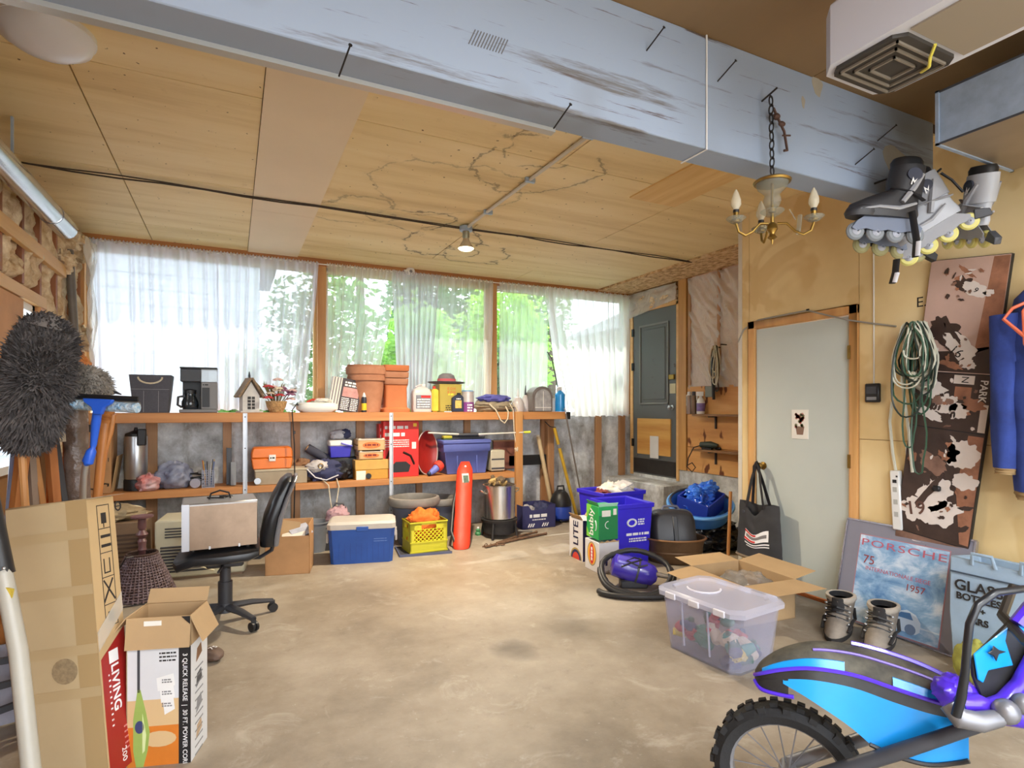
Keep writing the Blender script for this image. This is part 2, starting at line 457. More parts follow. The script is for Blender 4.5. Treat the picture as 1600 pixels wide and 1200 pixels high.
for a, b in [(XL-.02, XL+.03), (.795, .88), (2.76, 2.84), (XF-.05, XF)]:
    ob('window_post', MB().bx(a, b, YB-.05, YB+.12, 1.27, 2.83), pine_z, wall_back, bevel=.003)
struct(ob('eave', MB().bx(XL-.6, XF+.6, YB+.2, YB+.47, 2.93, 3.05), white))

# ---- left wall: open studs, glass wool, a small window
wall_left = sroot('wall_left')
LWY0, LWY1, LWZ0, LWZ1 = 3.5, 4.98, .95, 2.05
sh_m = M('wall_sheathing', (150,108,64), .8, var=.2, sc=5)
ob('sheathing', MB().bx(XL-.12, XL-.10, YF, LWY0, 0, ZC+.1).bx(XL-.12, XL-.10, LWY1, YB+.1, 0, ZC+.1).bx(XL-.12, XL-.10, LWY0, LWY1, 0, LWZ0).bx(XL-.12, XL-.10, LWY0, LWY1, LWZ1, ZC+.1), sh_m, wall_left)
red_st = wood('red_stud', (170,112,74), (130,76,44), 'z')
for y in [-1.2, -.4, .4, 1.2, 2.0, 2.8, 3.45, 5.03, 5.44, 5.84, 6.2]:
    ob('stud', MB().bx(XL-.10, XL, y-.022, y+.022, 0, ZC), red_st, wall_left)
for y in [3.86, 4.27, 4.66]:
    ob('stud', MB().bx(XL-.10, XL, y-.022, y+.022, LWZ1+.1, ZC), red_st, wall_left)
pal_y = wood('pale_board', (226,186,126), (204,156,96), 'y')
ob('nailed_board', MB().bx(XL, XL+.038, 2.6, 5.55, 2.37, 2.46), pal_y, wall_left, bevel=.003)
ob('window_header', MB().bx(XL-.05, XL+.015, 3.4, 5.12, 2.05, 2.13), pal_y, wall_left, bevel=.003)
ob('jack_stud', MB().bx(XL-.06, XL+.012, 4.985, 5.08, .9, 2.06), pine_z, wall_left)
wool_m = M('glass_wool', (238,222,190), .95, var=.5, sc=14, rgb2=(176,142,102), bump=.9, bsc=16)
wool2_m = M('pinkish_glass_wool', (232,160,90), .95, var=.5, sc=8, rgb2=(190,92,44), bump=.9, bsc=16)
random.seed(3)
def batt(y0, y1, z0, z1, seed, m=wool_m, t=.11):
    def fn(u, v):
        y = y0 + (y1-y0)*u; z = z0 + (z1-z0)*v
        e = min(1, 6*min(u, 1-u)) * min(1, 10*min(v, 1-v) + .3)
        h = .45 + .55*noise.noise(Vector((seed*5, y*7, z*6))) + .35*noise.noise(Vector((y*19, seed, z*17)))
        return (XL - .10 + t*e*max(.35, min(1.5, h+.45)), y, z)
    ob('insulation_batt', MB().sheet(fn, 14, 46), m, wall_left, smooth=True, ang=80)
for i, (a, b, z0, z1) in enumerate([(2.82,3.43,2.1,2.9), (3.47,3.84,2.13,2.9), (3.88,4.25,2.13,2.9), (4.29,4.64,2.13,2.9), (4.68,5.01,2.13,2.9), (5.05,5.42,.1,2.9), (5.46,5.82,.9,2.9)]):
    batt(a, b, z0, z1, i+1)
batt(5.86, 6.18, 1.9, 2.9, 9); batt(5.86, 6.19, .9, 1.92, 11, wool2_m, .13)
for k, (y, z, s, m_) in enumerate([(5.98,1.72,.13,wool2_m), (6.05,1.95,.12,wool_m), (6.06,2.72,.12,wool_m), (5.7,2.72,.11,wool_m), (5.55,2.5,.08,wool_m), (6.1,1.5,.1,wool2_m)]):
    ob('insulation_tuft', MB().blob((XL+.0, y, z), (.09, s, s), k+20, .6, 2.6), m_, wall_left, smooth=True)
wd = sroot('window_4')
ob('window_frame', MB().bx(XL-.11, XL-.02, LWY0, LWY0+.05, LWZ0, LWZ1).bx(XL-.11, XL-.02, LWY1-.05, LWY1, LWZ0, LWZ1).bx(XL-.11, XL-.02, LWY0, LWY1, LWZ1-.05, LWZ1).bx(XL-.11, XL-.02, LWY0, LWY1, LWZ0, LWZ0+.05).bx(XL-.09, XL-.05, 4.22, 4.26, LWZ0, LWZ1), white, wd)
ob('pane', MB().bx(XL-.075, XL-.07, LWY0+.03, LWY1-.03, LWZ0+.03, LWZ1-.03), glass_m, wd)
ob('plywood_offcut', MB().bx(XL-.02, XL+.012, 3.2, 4.62, 1.28, 2.04), M('offcut_board', (200,150,104), .75, var=.15, sc=4), wall_left)
pipe = ob('vent_pipe', MB().tube([(XL+.05, 5.72, .4), (XL+.05, 5.72, 2.0), (XL+.03, 5.66, 2.62)], .03, 10), M('grey_pipe', (108,100,92), .5, var=.2), wall_left, smooth=True)
film_m = glassy('plastic_film', (240,236,230), .5, .10, .5)
def film(fn, nu, nv, parent, name='plastic_film'):
    return ob(name, MB().sheet(fn, nu, nv), film_m, parent, smooth=True, ang=180)
def ff(u, v):
    w = .34*(1-.25*v) * (1 if v < .75 else 1-(v-.75)*2.6)
    return (XL+.12+.05*noise.noise(Vector((u*4, v*5, 2))), YB-.12-w*(1-u), 2.78-1.12*v)
film(ff, 16, 24, wall_left)

# ---- right wall: yellow plasterboard with the pale door
n = NT('yellow_plaster', .7)
c = n.ramp(n.noise(1.4, 4, .55), [(.35, (212,184,130)), (.55, (226,202,150)), (.7, (232,212,166))])
blot = n.ramp(n.noise(1.7, 3, .6, dist=.6), [(.54, BLACK), (.58, WHITE)])
c = n.mix(n.math('MULTIPLY', blot, .35), c, (192,152,88))
yel_m = n.color(c)
wall_right = sroot('wall_right')
DY0, DY1, DZ = 2.41, 3.17, 1.97
def sheet_(y0, y1, z0, z1, m=yel_m): ob('plasterboard_sheet', MB().bx(XR, XR+.013, y0+.0018, y1-.0018, z0+.0018, z1-.0018), m, wall_right)
ob('wall_core', MB().bx(XR+.013, XR+.11, YF, DY0-.06, 0, ZC).bx(XR+.013, XR+.11, DY1+.06, YC, 0, ZC).bx(XR+.013, XR+.11, DY0-.06, DY1+.06, DZ+.06, ZC), sh_m, wall_right)
sheet_(YF, 1.15, 0, 1.15); sheet_(1.15, DY0-.06, 0, 1.15); sheet_(YF, 1.15, 1.15, ZC); sheet_(1.15, DY0-.06, 1.15, ZC)
sheet_(DY1+.06, YC, 0, ZC); sheet_(DY0-.06, DY1+.06, DZ+.06, ZC)
ob('corner_bead', MB().bx(XR-.004, XR+.06, YC-.03, YC+.006, 0, ZC), M('joint_compound', (206,200,186), .7, var=.12, sc=6), wall_right)
ob('return_wall', MB().bx(XR+.014, XF+.1, YC-.1, YC-.001, 0, ZC), yel_m, wall_right)
jamb_m = wood('jamb_wood', (216,168,106), (190,136,78), 'z')
door = sroot('door_1')
ob('door_casing', MB().bx(XR-.016, XR+.11, DY0-.058, DY0, 0, DZ+.058).bx(XR-.016, XR+.11, DY1, DY1+.058, 0, DZ+.058).bx(XR-.016, XR+.11, DY0-.058, DY1+.058, DZ, DZ+.058), jamb_m, door, bevel=.003)
ob('door_leaf', MB().bx(XR+.004, XR+.042, DY0+.004, DY1-.004, .012, DZ-.006), M('pale_door_paint', (190,197,190), .45, var=.06, sc=1.2), door, bevel=.002)
kn = PX(1184, 728, XR-.05); KY, KZ = DY1-.07, kn.z
ob('door_knob', MB().at((XR+.004, KY, KZ), (0,-pi/2,0)).lathe([(.03,0),(.03,.006),(.012,.012),(.011,.03),(.026,.042),(.028,.058),(.018,.068),(.002,.07)], 18), brass, door, smooth=True)
for z in (1.72, 1.0, .25): ob('hinge', MB().bx(XR-.02, XR+.006, DY0-.012, DY0+.006, z-.045, z+.045), brass, door)
pic = ob('pinned_print', MB().bx(XR-.0005, XR+.0035, *sorted((PX(1263,600,XR).y, PX(1237,600,XR).y)), 1.13, 1.34), pale, door)
for k in range(26):
    random.seed(k); y = PX(1250,600,XR).y + random.uniform(-.035,.035); z = 1.26 + random.uniform(-.045,.05)
    ob('printed_bloom', MB().at((XR-.0012, y, z)).prism([(.012*cos(a), .012*sin(a)) for a in [j*pi/3 for j in range(6)]], 0, .0006, 'x'), M('bloom_print%d' % (k%3), [(170,84,74),(120,120,84),(196,140,120)][k%3], .8), pic)
ob('printed_vase', MB().prism([(PX(1250,600,XR).y-.025,1.16),(PX(1250,600,XR).y+.025,1.16),(PX(1250,600,XR).y+.035,1.22),(PX(1250,600,XR).y-.035,1.22)], XR-.0012, XR-.0006, 'x'), M('vase_print', (132,104,88), .8), pic)
text('E.G', .085, ink, wall_right, (XR-.001, PX(1449,471,XR).y, PX(1449,471,XR).z), LEFT, bold=.0)
# pipe along the floor below the door, pale baseboard
ob('copper_pipe', MB().tube([(XR-.03, 1.9, .03), (XR-.03, 3.3, .03)], .016, 8), M('copper', (190,110,60), .4, .7), wall_right, smooth=True)

# ---- far right wall with the grey door up a step
wall_far = sroot('wall_far_right')
ob('foundation', MB().bx(XF, XF+.15, YC, YB+.1, 0, .62), conc_m, wall_far)
ob('sheathing', MB().bx(XF+.06, XF+.12, YC, YB+.1, .62, ZC+.1), sh_m, wall_far)
GY0, GY1, GZ0, GZ1 = 5.29, 6.12, .50, 2.60
step_ = ob('concrete_step', MB().bx(4.42, XF, 5.1, YB-.02, 0, .46), conc_m, wall_far, bevel=.01)
ob('trim_board', MB().bx(XF-.02, XF+.08, GY0-.17, GY0-.04, .62, ZC-.02), wood('rough_board', (210,160,92), (170,118,62), 'z'), wall_far)
ob('door_jamb', MB().bx(XF-.015, XF+.07, GY0-.04, GY0, .48, GZ1+.04).bx(XF-.015, XF+.07, GY1, GY1+.05, .48, GZ1+.04).bx(XF-.015, XF+.07, GY0-.04, GY1+.05, GZ1, GZ1+.05), pal_y, wall_far)
dr = sroot('door_2')
n = NT('grey_door_paint', .45)
c = n.mix(n.ramp(n.noise(5, 8, .75), [(.62, BLACK), (.68, WHITE)]), (92,96,96), (60,48,40))
gd_m = n.color(c)
ob('door_leaf', MB().bx(XF-.004, XF+.04, GY0, GY1, GZ0, GZ1), gd_m, dr, bevel=.003)
def mould(y0, y1, z0, z1, w=.022):
    return MB().bx(XF-.016, XF, y0, y0+w, z0, z1).bx(XF-.016, XF, y1-w, y1, z0, z1).bx(XF-.016, XF, y0, y1, z0, z0+w).bx(XF-.016, XF, y0, y1, z1-w, z1)
ob('panel_moulding', mould(5.43, 5.98, 1.40, 2.42), M('grey_moulding', (122,124,120), .5), dr, bevel=.004)
ob('raised_panel', MB().bx(XF-.012, XF, 5.49, 5.92, 1.46, 2.36), gd_m, dr, bevel=.008)
ob('plywood_patch', MB().bx(XF-.018, XF-.003, 5.39, 6.02, .76, 1.22), patch_m, dr)
ob('pet_flap', MB().bx(XF-.026, XF-.017, 5.60, 5.76, .72, 1.00), white, dr, bevel=.003)
ob('kick_plate', MB().bx(XF-.012, XF-.002, 5.31, 6.1, .52, .70), M('scuffed_black', (42,38,36), .55, var=.4, sc=8), dr)
ob('door_knob', MB().at((XF-.004, 5.37, 1.36), (0,-pi/2,0)).lathe([(.03,0),(.03,.006),(.012,.012),(.026,.04),(.026,.055),(.002,.064)], 14), steel, dr, smooth=True)
ob('deadbolt', MB().bx(XF-.03, XF, 5.32, 5.41, 1.70, 1.76), brass, dr, bevel=.004)
ob('lock_plate', MB().bx(XF-.01, XF, 5.31, 5.41, 1.53, 1.65), M('beige_plate', (200,190,150), .5), dr)
for z in (.9, 1.9, 2.35): ob('hinge', MB().bx(XF-.02, XF, 6.10, 6.14, z-.05, z+.05), nail_m, dr)
for k in range(3):
    z0 = 2.66; ob('insulation_tuft', MB().blob((XF+.02, 5.45+.25*k, 2.74), (.05,.15,.10), 40+k, .5), wool_m, wall_far, smooth=True)
kply = NT('knotty_plywood', .6)
kc = kply.ramp(kply.noise(1.6, 8, .6, stretch=(1,.5,3)), [(.3, (190,130,72)), (.55, (216,160,96)), (.75, (230,182,118))])
kc = kply.mix(kply.ramp(kply.noise(7, 2, .5, stretch=(1,1,.6)), [(.61, BLACK), (.65, WHITE)]), kc, (110,60,32))
kply_m = kply.color(kc)
ob('plywood_panel', MB().bx(XF-.016, XF+.06, YC, 5.10, .62, .90).bx(XF-.016, XF+.06, YC, 5.10, .905, 1.28).bx(XF-.016, XF+.06, YC, 5.10, 1.285, 1.60), kply_m, wall_far)
for y in (4.63, 5.08): ob('stud', MB().bx(XF-.01, XF+.06, y-.02, y+.02, 1.6, ZC), stud_m, wall_far)
ob('backing_paper', MB().bx(XF+.02, XF+.05, YC, 5.1, 1.6, ZC), M('pink_paper', (232,196,164), .8, var=.15, sc=4), wall_far)
def f2(u, v):
    y = 3.4+1.68*u; z = 1.58+1.28*v
    return (XF-.04+.03*(1-2*abs(noise.noise(Vector((y*3.2-z*2.0, z*1.2+y, 4)))))+.02*(1-2*abs(noise.noise(Vector((y*9-z*7, z*2.5+y*2, 1)))))+.006*noise.noise(Vector((y*22-z*16, z*8, 3))), y, z)
film(f2, 110, 80, wall_far)
film(lambda u, v: (XF-.03+.04*noise.noise(Vector((u*5, v*4, 8))), 5.28+.92*u, 2.66+.2*v-.12*u*(1-v)), 30, 8, wall_far)
# front of the garage: door frame around the open doorway behind the camera
struct(ob('wall_front', MB().bx(XL-.1, XL+.25, YF-.1, YF, 0, ZC).bx(XR-.25, XF+.2, YF-.1, YF, 0, ZC).bx(XL-.1, XF+.2, YF-.1, YF, 2.5, ZC+.14), yel_m))
struct(ob('wall_side_closure', MB().bx(XR+.11, XF+.1, YF, YC-.1, ZC-.1, ZC+.1), sh_m))

# ================================================================= outdoors, seen through the sheer curtains
def leafm(name, rgb):
    m = M(name, rgb, .55, var=.35, sc=3); N = m.node_tree.nodes; L = m.node_tree.links
    t = N.new('ShaderNodeBsdfTranslucent'); t.inputs[0].default_value = lin(tuple(min(255, c*1.15) for c in rgb)); x = N.new('ShaderNodeMixShader'); x.inputs[0].default_value = .5     # sun shines through the leaves
    L.new(N['Principled BSDF'].outputs[0], x.inputs[1]); L.new(t.outputs[0], x.inputs[2]); L.new(x.outputs[0], N['Material Output'].inputs['Surface']); return m
leaf1 = leafm('leaf_bright', (150,192,84)); leaf2 = leafm('leaf_mid', (116,156,82)); leaf3 = leafm('leaf_dark', (92,128,80))
bark_m = M('bark', (92,74,58), .9, var=.3, sc=14)
def foliage(cx, cy, cz, rx, ry, rz, n, size, seed):
    rnd = random.Random(seed); vs = []; fs = []
    for i in range(n):
        while True:
            d = Vector((rnd.uniform(-1,1), rnd.uniform(-1,1), rnd.uniform(-1,1)))
            if .25 < d.length < 1: break
        h = .75 + .35*noise.noise(d*2.2 + Vector((seed,0,0)))
        p = Vector((cx+rx*d.x*h*1.1, cy+ry*d.y*h, cz+rz*d.z*h*1.1))
        a = Vector((rnd.uniform(-1,1), rnd.uniform(-1,1), rnd.uniform(-.6,.6))).normalized()*size*rnd.uniform(.6,1.3)
        b = a.cross(Vector((rnd.uniform(-1,1), rnd.uniform(-1,1), rnd.uniform(-1,1)))).normalized()*size*.38
        k = len(vs); vs += [tuple(p-a), tuple(p+b), tuple(p+a), tuple(p-b)]; fs.append((k,k+1,k+2,k+3))
    return MB().add(vs, fs)
def shrub(name, label, cat, x, y, h, r, m, seed, n=2600, size=.09, z0=.7):
    t = thing(name, label, cat, (x, y, z0), group='greenery in the yard')
    ob('foliage', foliage(0, 0, h*.55, r, r*.8, h*.5, n, size, seed), m, t)['kind'] = 'stuff'
    ob('trunk', MB().tube([(0,0,-.02), (.05,.03,h*.3), (-.04,0,h*.6)], [.09,.07,.03], 7).tube([(.05,.03,h*.3), (.3,.1,h*.62)], [.05,.02], 6).tube([(.03,.02,h*.35), (-.34,.1,h*.66)], [.05,.02], 6), bark_m, t, smooth=True)
shrub('tree', 'tall leafy tree outside between left and middle windows', 'tree', 1.35, 9.4, 3.2, 1.0, leaf2, 1)
shrub('bush', 'bright green bush outside the middle window', 'bush', 2.55, 8.4, 2.3, .75, leaf1, 2)
shrub('tree', 'big dark tree far outside the middle window', 'tree', 4.2, 12.5, 4.6, 1.7, leaf3, 3, 3600, .13)
shrub('tree', 'bright green tree outside the third window', 'tree', 4.55, 9.6, 3.2, 1.1, leaf1, 4, 3200)
shrub('bush', 'low spiky bush below the middle window', 'bush', 3.75, 8.0, 1.7, .6, leaf3, 5, 1800)
shrub('tree', 'pale leafy tree outside behind the third window post', 'tree', 7.4, 13.6, 4.6, 1.4, leaf2, 6, 3200, .12)
shrub('bush', 'small bush outside at the white curtain', 'bush', 6.4, 9.4, 1.5, .6, leaf2, 7, 1500)
shrub('tree', 'dark bushy tree in the yard behind the left window', 'tree', -.4, 16.6, 5.0, 1.3, leaf3, 8, 2400, .12)
shrub('bush', 'bush in the yard behind the birdhouse', 'bush', .25, 8.4, 1.5, .55, leaf2, 9, 1400)
def tall_tree(label, x, y, h, r, m, seed, n, size):
    t = thing('tree', label, 'tree', (x, y, .7), group='greenery in the yard')
    ob('foliage', foliage(0, 0, h, r, r*.7, r*.8, n, size, seed), m, t)['kind'] = 'stuff'
    ob('trunk', MB().tube([(0,0,-.02), (.08,.05,h*.4), (0,0,h*.9)], [.10,.08,.03], 8).tube([(.08,.05,h*.5), (r*.5,.1,h)], [.05,.02], 6).tube([(.06,.05,h*.55), (-r*.5,.0,h*1.05)], [.05,.02], 6), bark_m, t, smooth=True)
tall_tree('tall thin trunked tree shading the middle window', 2.0, 10.4, 6.2, 1.4, leaf1, 31, 800, .14)
tall_tree('tall thin trunked tree shading the third window', 6.0, 10.4, 6.0, 1.2, leaf2, 32, 700, .14)
hs = thing('neighbour_house', 'pale grey neighbouring house seen through the left curtain', 'house', (-3.2, 10.2, .7))
ob('wall', MB().bx(-4, 3.6, 0, 4, 0, 3.4), M('pale_siding', (214,218,226), .7, var=.04), hs)
for k in range(14): ob('siding_board', MB().bx(-4, 3.61, -.02, 0, .05+.24*k, .05+.24*k+.225), M('pale_siding', (214,218,226)), hs)
ob('roof', MB().prism([(-4.4,3.4),(4.0,3.4),(-.2,5.0)], -.4, 4.4), M('roof_grey', (104,106,112), .8), hs)
hs = thing('garden_shed', 'pinkish white shed seen through the dense right-hand curtain', 'shed', (8.0, 9.6, .7))
ob('wall', MB().bx(-.6, 2.4, 0, 2, 0, 2.3), M('shed_wall', (222,206,200), .7), hs)
ob('skirting', MB().bx(-.62, 2.4, -.03, 0, 0, .75), M('shed_skirting', (130,140,160), .7), hs)
ob('roof', MB().prism([(-.9,2.3),(2.7,2.3),(.9,3.1)], -.2, 2.2), M('roof_grey', (104,106,112)), hs)

# ---- sheer curtains
def sheer(name, clear, rgb):
    m = bpy.data.materials.new(name); m.use_nodes = True
    N = m.node_tree.nodes; L = m.node_tree.links; N.remove(N['Principled BSDF'])
    d = N.new('ShaderNodeBsdfDiffuse'); d.inputs[0].default_value = lin(rgb)
    t = N.new('ShaderNodeBsdfTranslucent'); t.inputs[0].default_value = lin(rgb)
    x = N.new('ShaderNodeMixShader'); x.inputs[0].default_value = .62
    L.new(d.outputs[0], x.inputs[1]); L.new(t.outputs[0], x.inputs[2])
    tr = N.new('ShaderNodeBsdfTransparent'); y = N.new('ShaderNodeMixShader')
    lw = N.new('ShaderNodeLayerWeight'); lw.inputs['Blend'].default_value = .35      # the weave closes up where the cloth turns edge-on
    mr = N.new('ShaderNodeMapRange'); mr.inputs['To Min'].default_value = clear; mr.inputs['To Max'].default_value = clear*.15
    L.new(lw.outputs['Facing'], mr.inputs['Value']); L.new(mr.outputs[0], y.inputs[0])
    L.new(x.outputs[0], y.inputs[1]); L.new(tr.outputs[0], y.inputs[2])
    L.new(y.outputs[0], N['Material Output'].inputs['Surface']); return m
sheer1 = sheer('sheer_white', .24, (226,224,230)); sheer2 = sheer('sheer_thin', .50, (238,240,236)); sheer3 = sheer('sheer_dense', .20, (242,240,238))
def curtain(label, x0t, x1t, x0b, x1b, mat, pleats, amp, seed, zt=2.835, zb=1.335, y=6.15):
    nu, nv = pleats*14, 26
    def fn(u, v):
        w = noise.noise(Vector((u*pleats*.5, seed, 0)))*.8
        k = u + .012*noise.noise(Vector((u*5, v*3, seed)))*v
        xt = x0t+(x1t-x0t)*u; xb = x0b+(x1b-x0b)*k; s = v**1.15
        a = amp*(.55+.6*v)*(1+.5*noise.noise(Vector((u*9, seed, 3))))
        return (xt+(xb-xt)*s, y + a*(sin(2*pi*(u*pleats+w))+.35*sin(4*pi*(u*pleats+w)+1)) + .012*noise.noise(Vector((u*30, v*4, seed))), zt+(zb-zt)*v + .008*sin(u*pleats*5)*v)
    t = thing('curtain', label, 'curtain', (0,0,0), group='sheer window curtains')
    ob('cloth', MB().sheet(fn, nu, nv), mat, t, smooth=True, ang=180)
    ob('gathered_heading', MB().sheet(lambda u, v: (x0t+(x1t-x0t)*u, y-.006+.011*sin(u*pleats*14), zt-.012+(.028+.007*sin(u*pleats*23))*v), nu*2, 2), mat, t, smooth=True, ang=180)
    return t
curtain('white sheer curtain over the left half of the left window', -1.13, -.12, -1.10, -.10, sheer1, 10, .030, 1)
curtain('white sheer curtain over the right half of the left window', -.13, .80, -.12, .66, sheer1, 9, .030, 2)
curtain('thin sheer curtain over the left part of the middle window', .88, 1.62, .86, 1.34, sheer2, 8, .026, 3)
curtain('sheer curtain swept aside behind the terracotta pots', 1.56, 2.10, 1.64, 1.98, sheer1, 8, .030, 4, zb=1.34)
curtain('thin sheer curtain beside the second window post', 2.08, 2.76, 1.98, 2.72, sheer2, 7, .026, 5)
curtain('thin greenish sheer curtain at the left of the third window', 2.85, 3.52, 2.85, 3.48, sheer2, 7, .026, 6)
curtain('dense white curtain hanging below the sill by the grey door', 3.46, 4.76, 3.72, 4.74, sheer3, 11, .034, 7, zb=1.25, y=6.14)
r_ = thing('curtain_rod', 'thin curtain rod along the top of the windows', 'curtain rod', (0,0,0))
ob('rod', MB().cyl((XL+.04, 6.15, 2.835), (XF-.03, 6.15, 2.835), .006, n=8), white, r_, smooth=True)

# ================================================================= the long shelving unit and what stands on it
shelf = thing('shelving_unit', 'long two tier wooden shelf below the curtained windows', 'shelf', (0,0,0))
SX1, SPX = 3.58, 2.90
shelf_m = wood('shelf_wood', (204,146,88), (170,108,58), 'x')
ob('shelf_board', MB().bx(XL+.12, 1.2, SHF+.04, YB-.05, SHZ-.02, SHZ).bx(1.203, SX1, SHF+.04, YB-.05, SHZ-.02, SHZ), shelf_m, shelf)
ob('front_rail', MB().bx(XL+.12, SX1, SHF, SHF+.04, SHZ-.088, SHZ), shelf_m, shelf, bevel=.003)
ob('shelf_board', MB().bx(XL+.12, 1.55, SHF+.04, YB-.05, LOZ-.02, LOZ).bx(1.553, SPX, SHF+.04, YB-.05, LOZ-.02, LOZ), shelf_m, shelf)
ob('front_rail', MB().bx(XL+.12, SPX, SHF, SHF+.04, LOZ-.065, LOZ), shelf_m, shelf, bevel=.003)
lt = M('grey_upright', (196,200,206), .4, .5, var=.08)
for x in (PY(383,700,SHF).x, PY(611,700,SHF).x):
    up = ob('metal_upright', MB().bx(x-.018, x+.018, SHF-.006, SHF, .0, SHZ-.005).bx(x+.014, x+.018, SHF-.02, SHF, 0, SHZ-.005), lt, shelf)
    for z in (SHZ-.04, LOZ-.03, .98, .3): ob('screw_hole', MB().cyl((x,SHF-.0075,z), (x,SHF-.0055,z), .006, n=8), nail_m, up)
ob('wooden_post', MB().bx(SPX-.01, SPX+.078, SHF-.045, SHF, 0, SHZ+.002), pine_z, shelf, bevel=.003)
ob('wooden_post', MB().bx(SX1-.09, SX1, YB-.13, YB-.045, 0, SHZ-.088), stud_m, shelf, bevel=.003)
ob('black_rail', MB().bx(SPX+.08, SX1, YB-.09, YB-.045, .66, .78), black, shelf)
ob('end_cap', MB().bx(SX1, SX1+.06, SHF, YB-.05, SHZ-.09, SHZ-.004), black, shelf)
for x in (-.55, .25, 1.05, 1.95): ob('ledger_block', MB().bx(x-.04, x+.04, YB-.09, YB-.042, LOZ-.11, LOZ-.022), stud_m, shelf)

def sp(a, b, t, Y=6.0):
    xa, xb = PY(a,640,Y).x, PY(b,640,Y).x
    return (xa+xb)/2, xb-xa, PY((a+b)/2, t, Y).z
TX = 'things on the upper shelf'; LX = 'things on the lower shelf'
E = .001
# small bird figurine at the far left
x, w, z = sp(163,180,600,6.02); t = thing('bird_figurine', 'tiny dark bird on a brown base behind the squeegee', 'figurine', (x,6.02,SHZ+E), group=TX)
ob('base', MB().lathe([(.035,0),(.04,.02),(.03,.12),(.035,.15)], 12), M('brown_ceramic', (150,104,60), .5, var=.2), t, smooth=True)
ob('bird', MB().ball((0,0,.18), (.05,.026,.026), 12, 8).ball((-.035,0,.215), .02, 10, 6).tube([(.04,0,.18), (.085,0,.16)], [.015,.005], 6), dkgrey, t, smooth=True)
# fabric bin
x, w, z = sp(205,270,587,5.98); t = thing('fabric_bin', 'dark grey fabric storage bin with white rope handle', 'storage bin', (x,5.98,SHZ+E), group=TX)
h = z-SHZ; fab = M('charcoal_fabric', (84,84,92), .9, var=.12, sc=60); wt = w*.5; wb = w*.40
ob('body', MB().rings([[(-wb,-.11,0),(wb,-.11,0),(wb,.11,0),(-wb,.11,0)], [(-wt,-.14,h),(wt,-.14,h),(wt,.14,h),(-wt,.14,h)], [(-wt+.012,-.128,h),(wt-.012,-.128,h),(wt-.012,.128,h),(-wt+.012,.128,h)], [(-wb+.01,-.1,.02),(wb-.01,-.1,.02),(wb-.01,.1,.02),(-wb+.01,.1,.02)]]), fab, t)
ob('rope_handle', MB().tube([(.09*cos(a)-.0, -.146, h-.02+.055*sin(a)) for a in [pi+pi*k/10 for k in range(11)]], .008, 6), rope_m, t, smooth=True)
st_m = M('white_stitching', (150,150,156), .9)
ob('stitching', MB().box((-.05,-.129,h*.5), (.003,.002,h*.97), (R(-5.5),0,0)).box((.06,-.129,h*.5), (.003,.002,h*.97), (R(-5.5),0,0)).box((0,-.132,h*.62), (w*.9,.002,.003)), st_m, t)
# coffee maker
x, w, z = sp(281,340,575,5.99); t = thing('coffee_maker', 'black and chrome drip coffee maker with glass carafe', 'coffee maker', (x,5.99,SHZ+E), group=TX)
h = z-SHZ
ob('base', MB().bx(-w/2,w/2,-.11,.11,0,.03), M('brushed_dark_steel', (128,128,130)), t, bevel=.006)
ob('control_tower', MB().bx(.02,w/2,-.10,.10,.03,h*.68), M('brushed_dark_steel', (128,128,130), .35, .7, var=.15), t, bevel=.006)
ob('control_panel', MB().bx(.03,.09,-.105,-.10,.05,h*.55), black, t)
ob('brew_head', MB().bx(-w/2+.01,.02,-.10,.10,h*.68,h-.015), dkgrey, t, bevel=.006)
ob('water_tank', MB().bx(.02,w/2,-.10,.10,h*.68,h-.015), glassy('clear_tank', (220,228,232), .6), t, bevel=.004)
ob('lid', MB().bx(-w/2+.005,w/2,-.105,.105,h-.015,h), black, t, bevel=.004)
ob('back_column', MB().bx(-w/2+.02,.03,.04,.10,.03,h*.68), black, t)
car = ob('carafe', MB().lathe([(.055,0),(.07,.02),(.068,.07),(.045,.12),(.048,.14)], 18, (-.07,-.03,.032)), M('dark_carafe_glass', (36,44,52), .08, coat=.5), t, smooth=True)
ob('carafe_handle', MB().tube([(-.115,-.05,.15),(-.16,-.07,.14),(-.165,-.07,.07),(-.135,-.05,.05)], .011, 6), dkgrey, car, smooth=True)
ob('carafe_lid', MB().lathe([(.05,0),(.05,.03),(.02,.04)], 16, (-.07,-.03,.173)), black, car, smooth=True)
lines(t, .035,.085,h*.6,.012,black,-.1005)
# birdhouse
x, w, z = sp(374,405,577,6.0); t = thing('birdhouse', 'small white wooden birdhouse with straw roof and lattice window', 'birdhouse', (x,6.0,SHZ+E), rz=R(14), group=TX)
h = z-SHZ; wt_ = M('weathered_white', (206,206,204), .8, var=.12, sc=20); straw = M('straw_roof', (150,128,104), .95, var=.45, sc=60, bump=.6, bsc=80)
ob('base', MB().bx(-.1,.1,-.09,.09,0,.015), wt_, t)
ob('walls', MB().prism([(-.075,.015),(.075,.015),(.075,.16),(0,.29),(-.075,.16)], -.06,.06), wt_, t)
ob('roof_slope', MB().box((-.058,0,.235), (.02,.17,.21), (0,R(31),0)), straw, t); ob('roof_slope', MB().box((.058,0,.235), (.02,.17,.21), (0,R(-31),0)), straw, t)
ob('window', MB().bx(-.032,.032,-.064,-.058,.03,.15), black, t); 
ob('lattice', MB().bx(-.003,.003,-.068,-.063,.03,.15).bx(-.032,.032,-.068,-.063,.056,.062).bx(-.032,.032,-.068,-.063,.087,.093).bx(-.032,.032,-.068,-.063,.118,.124), wt_, t)
ob('finial', MB().lathe([(.02,0),(.008,.02),(.012,.035),(.003,.08)], 8, (0,0,.31)), dkgrey, t, smooth=True)
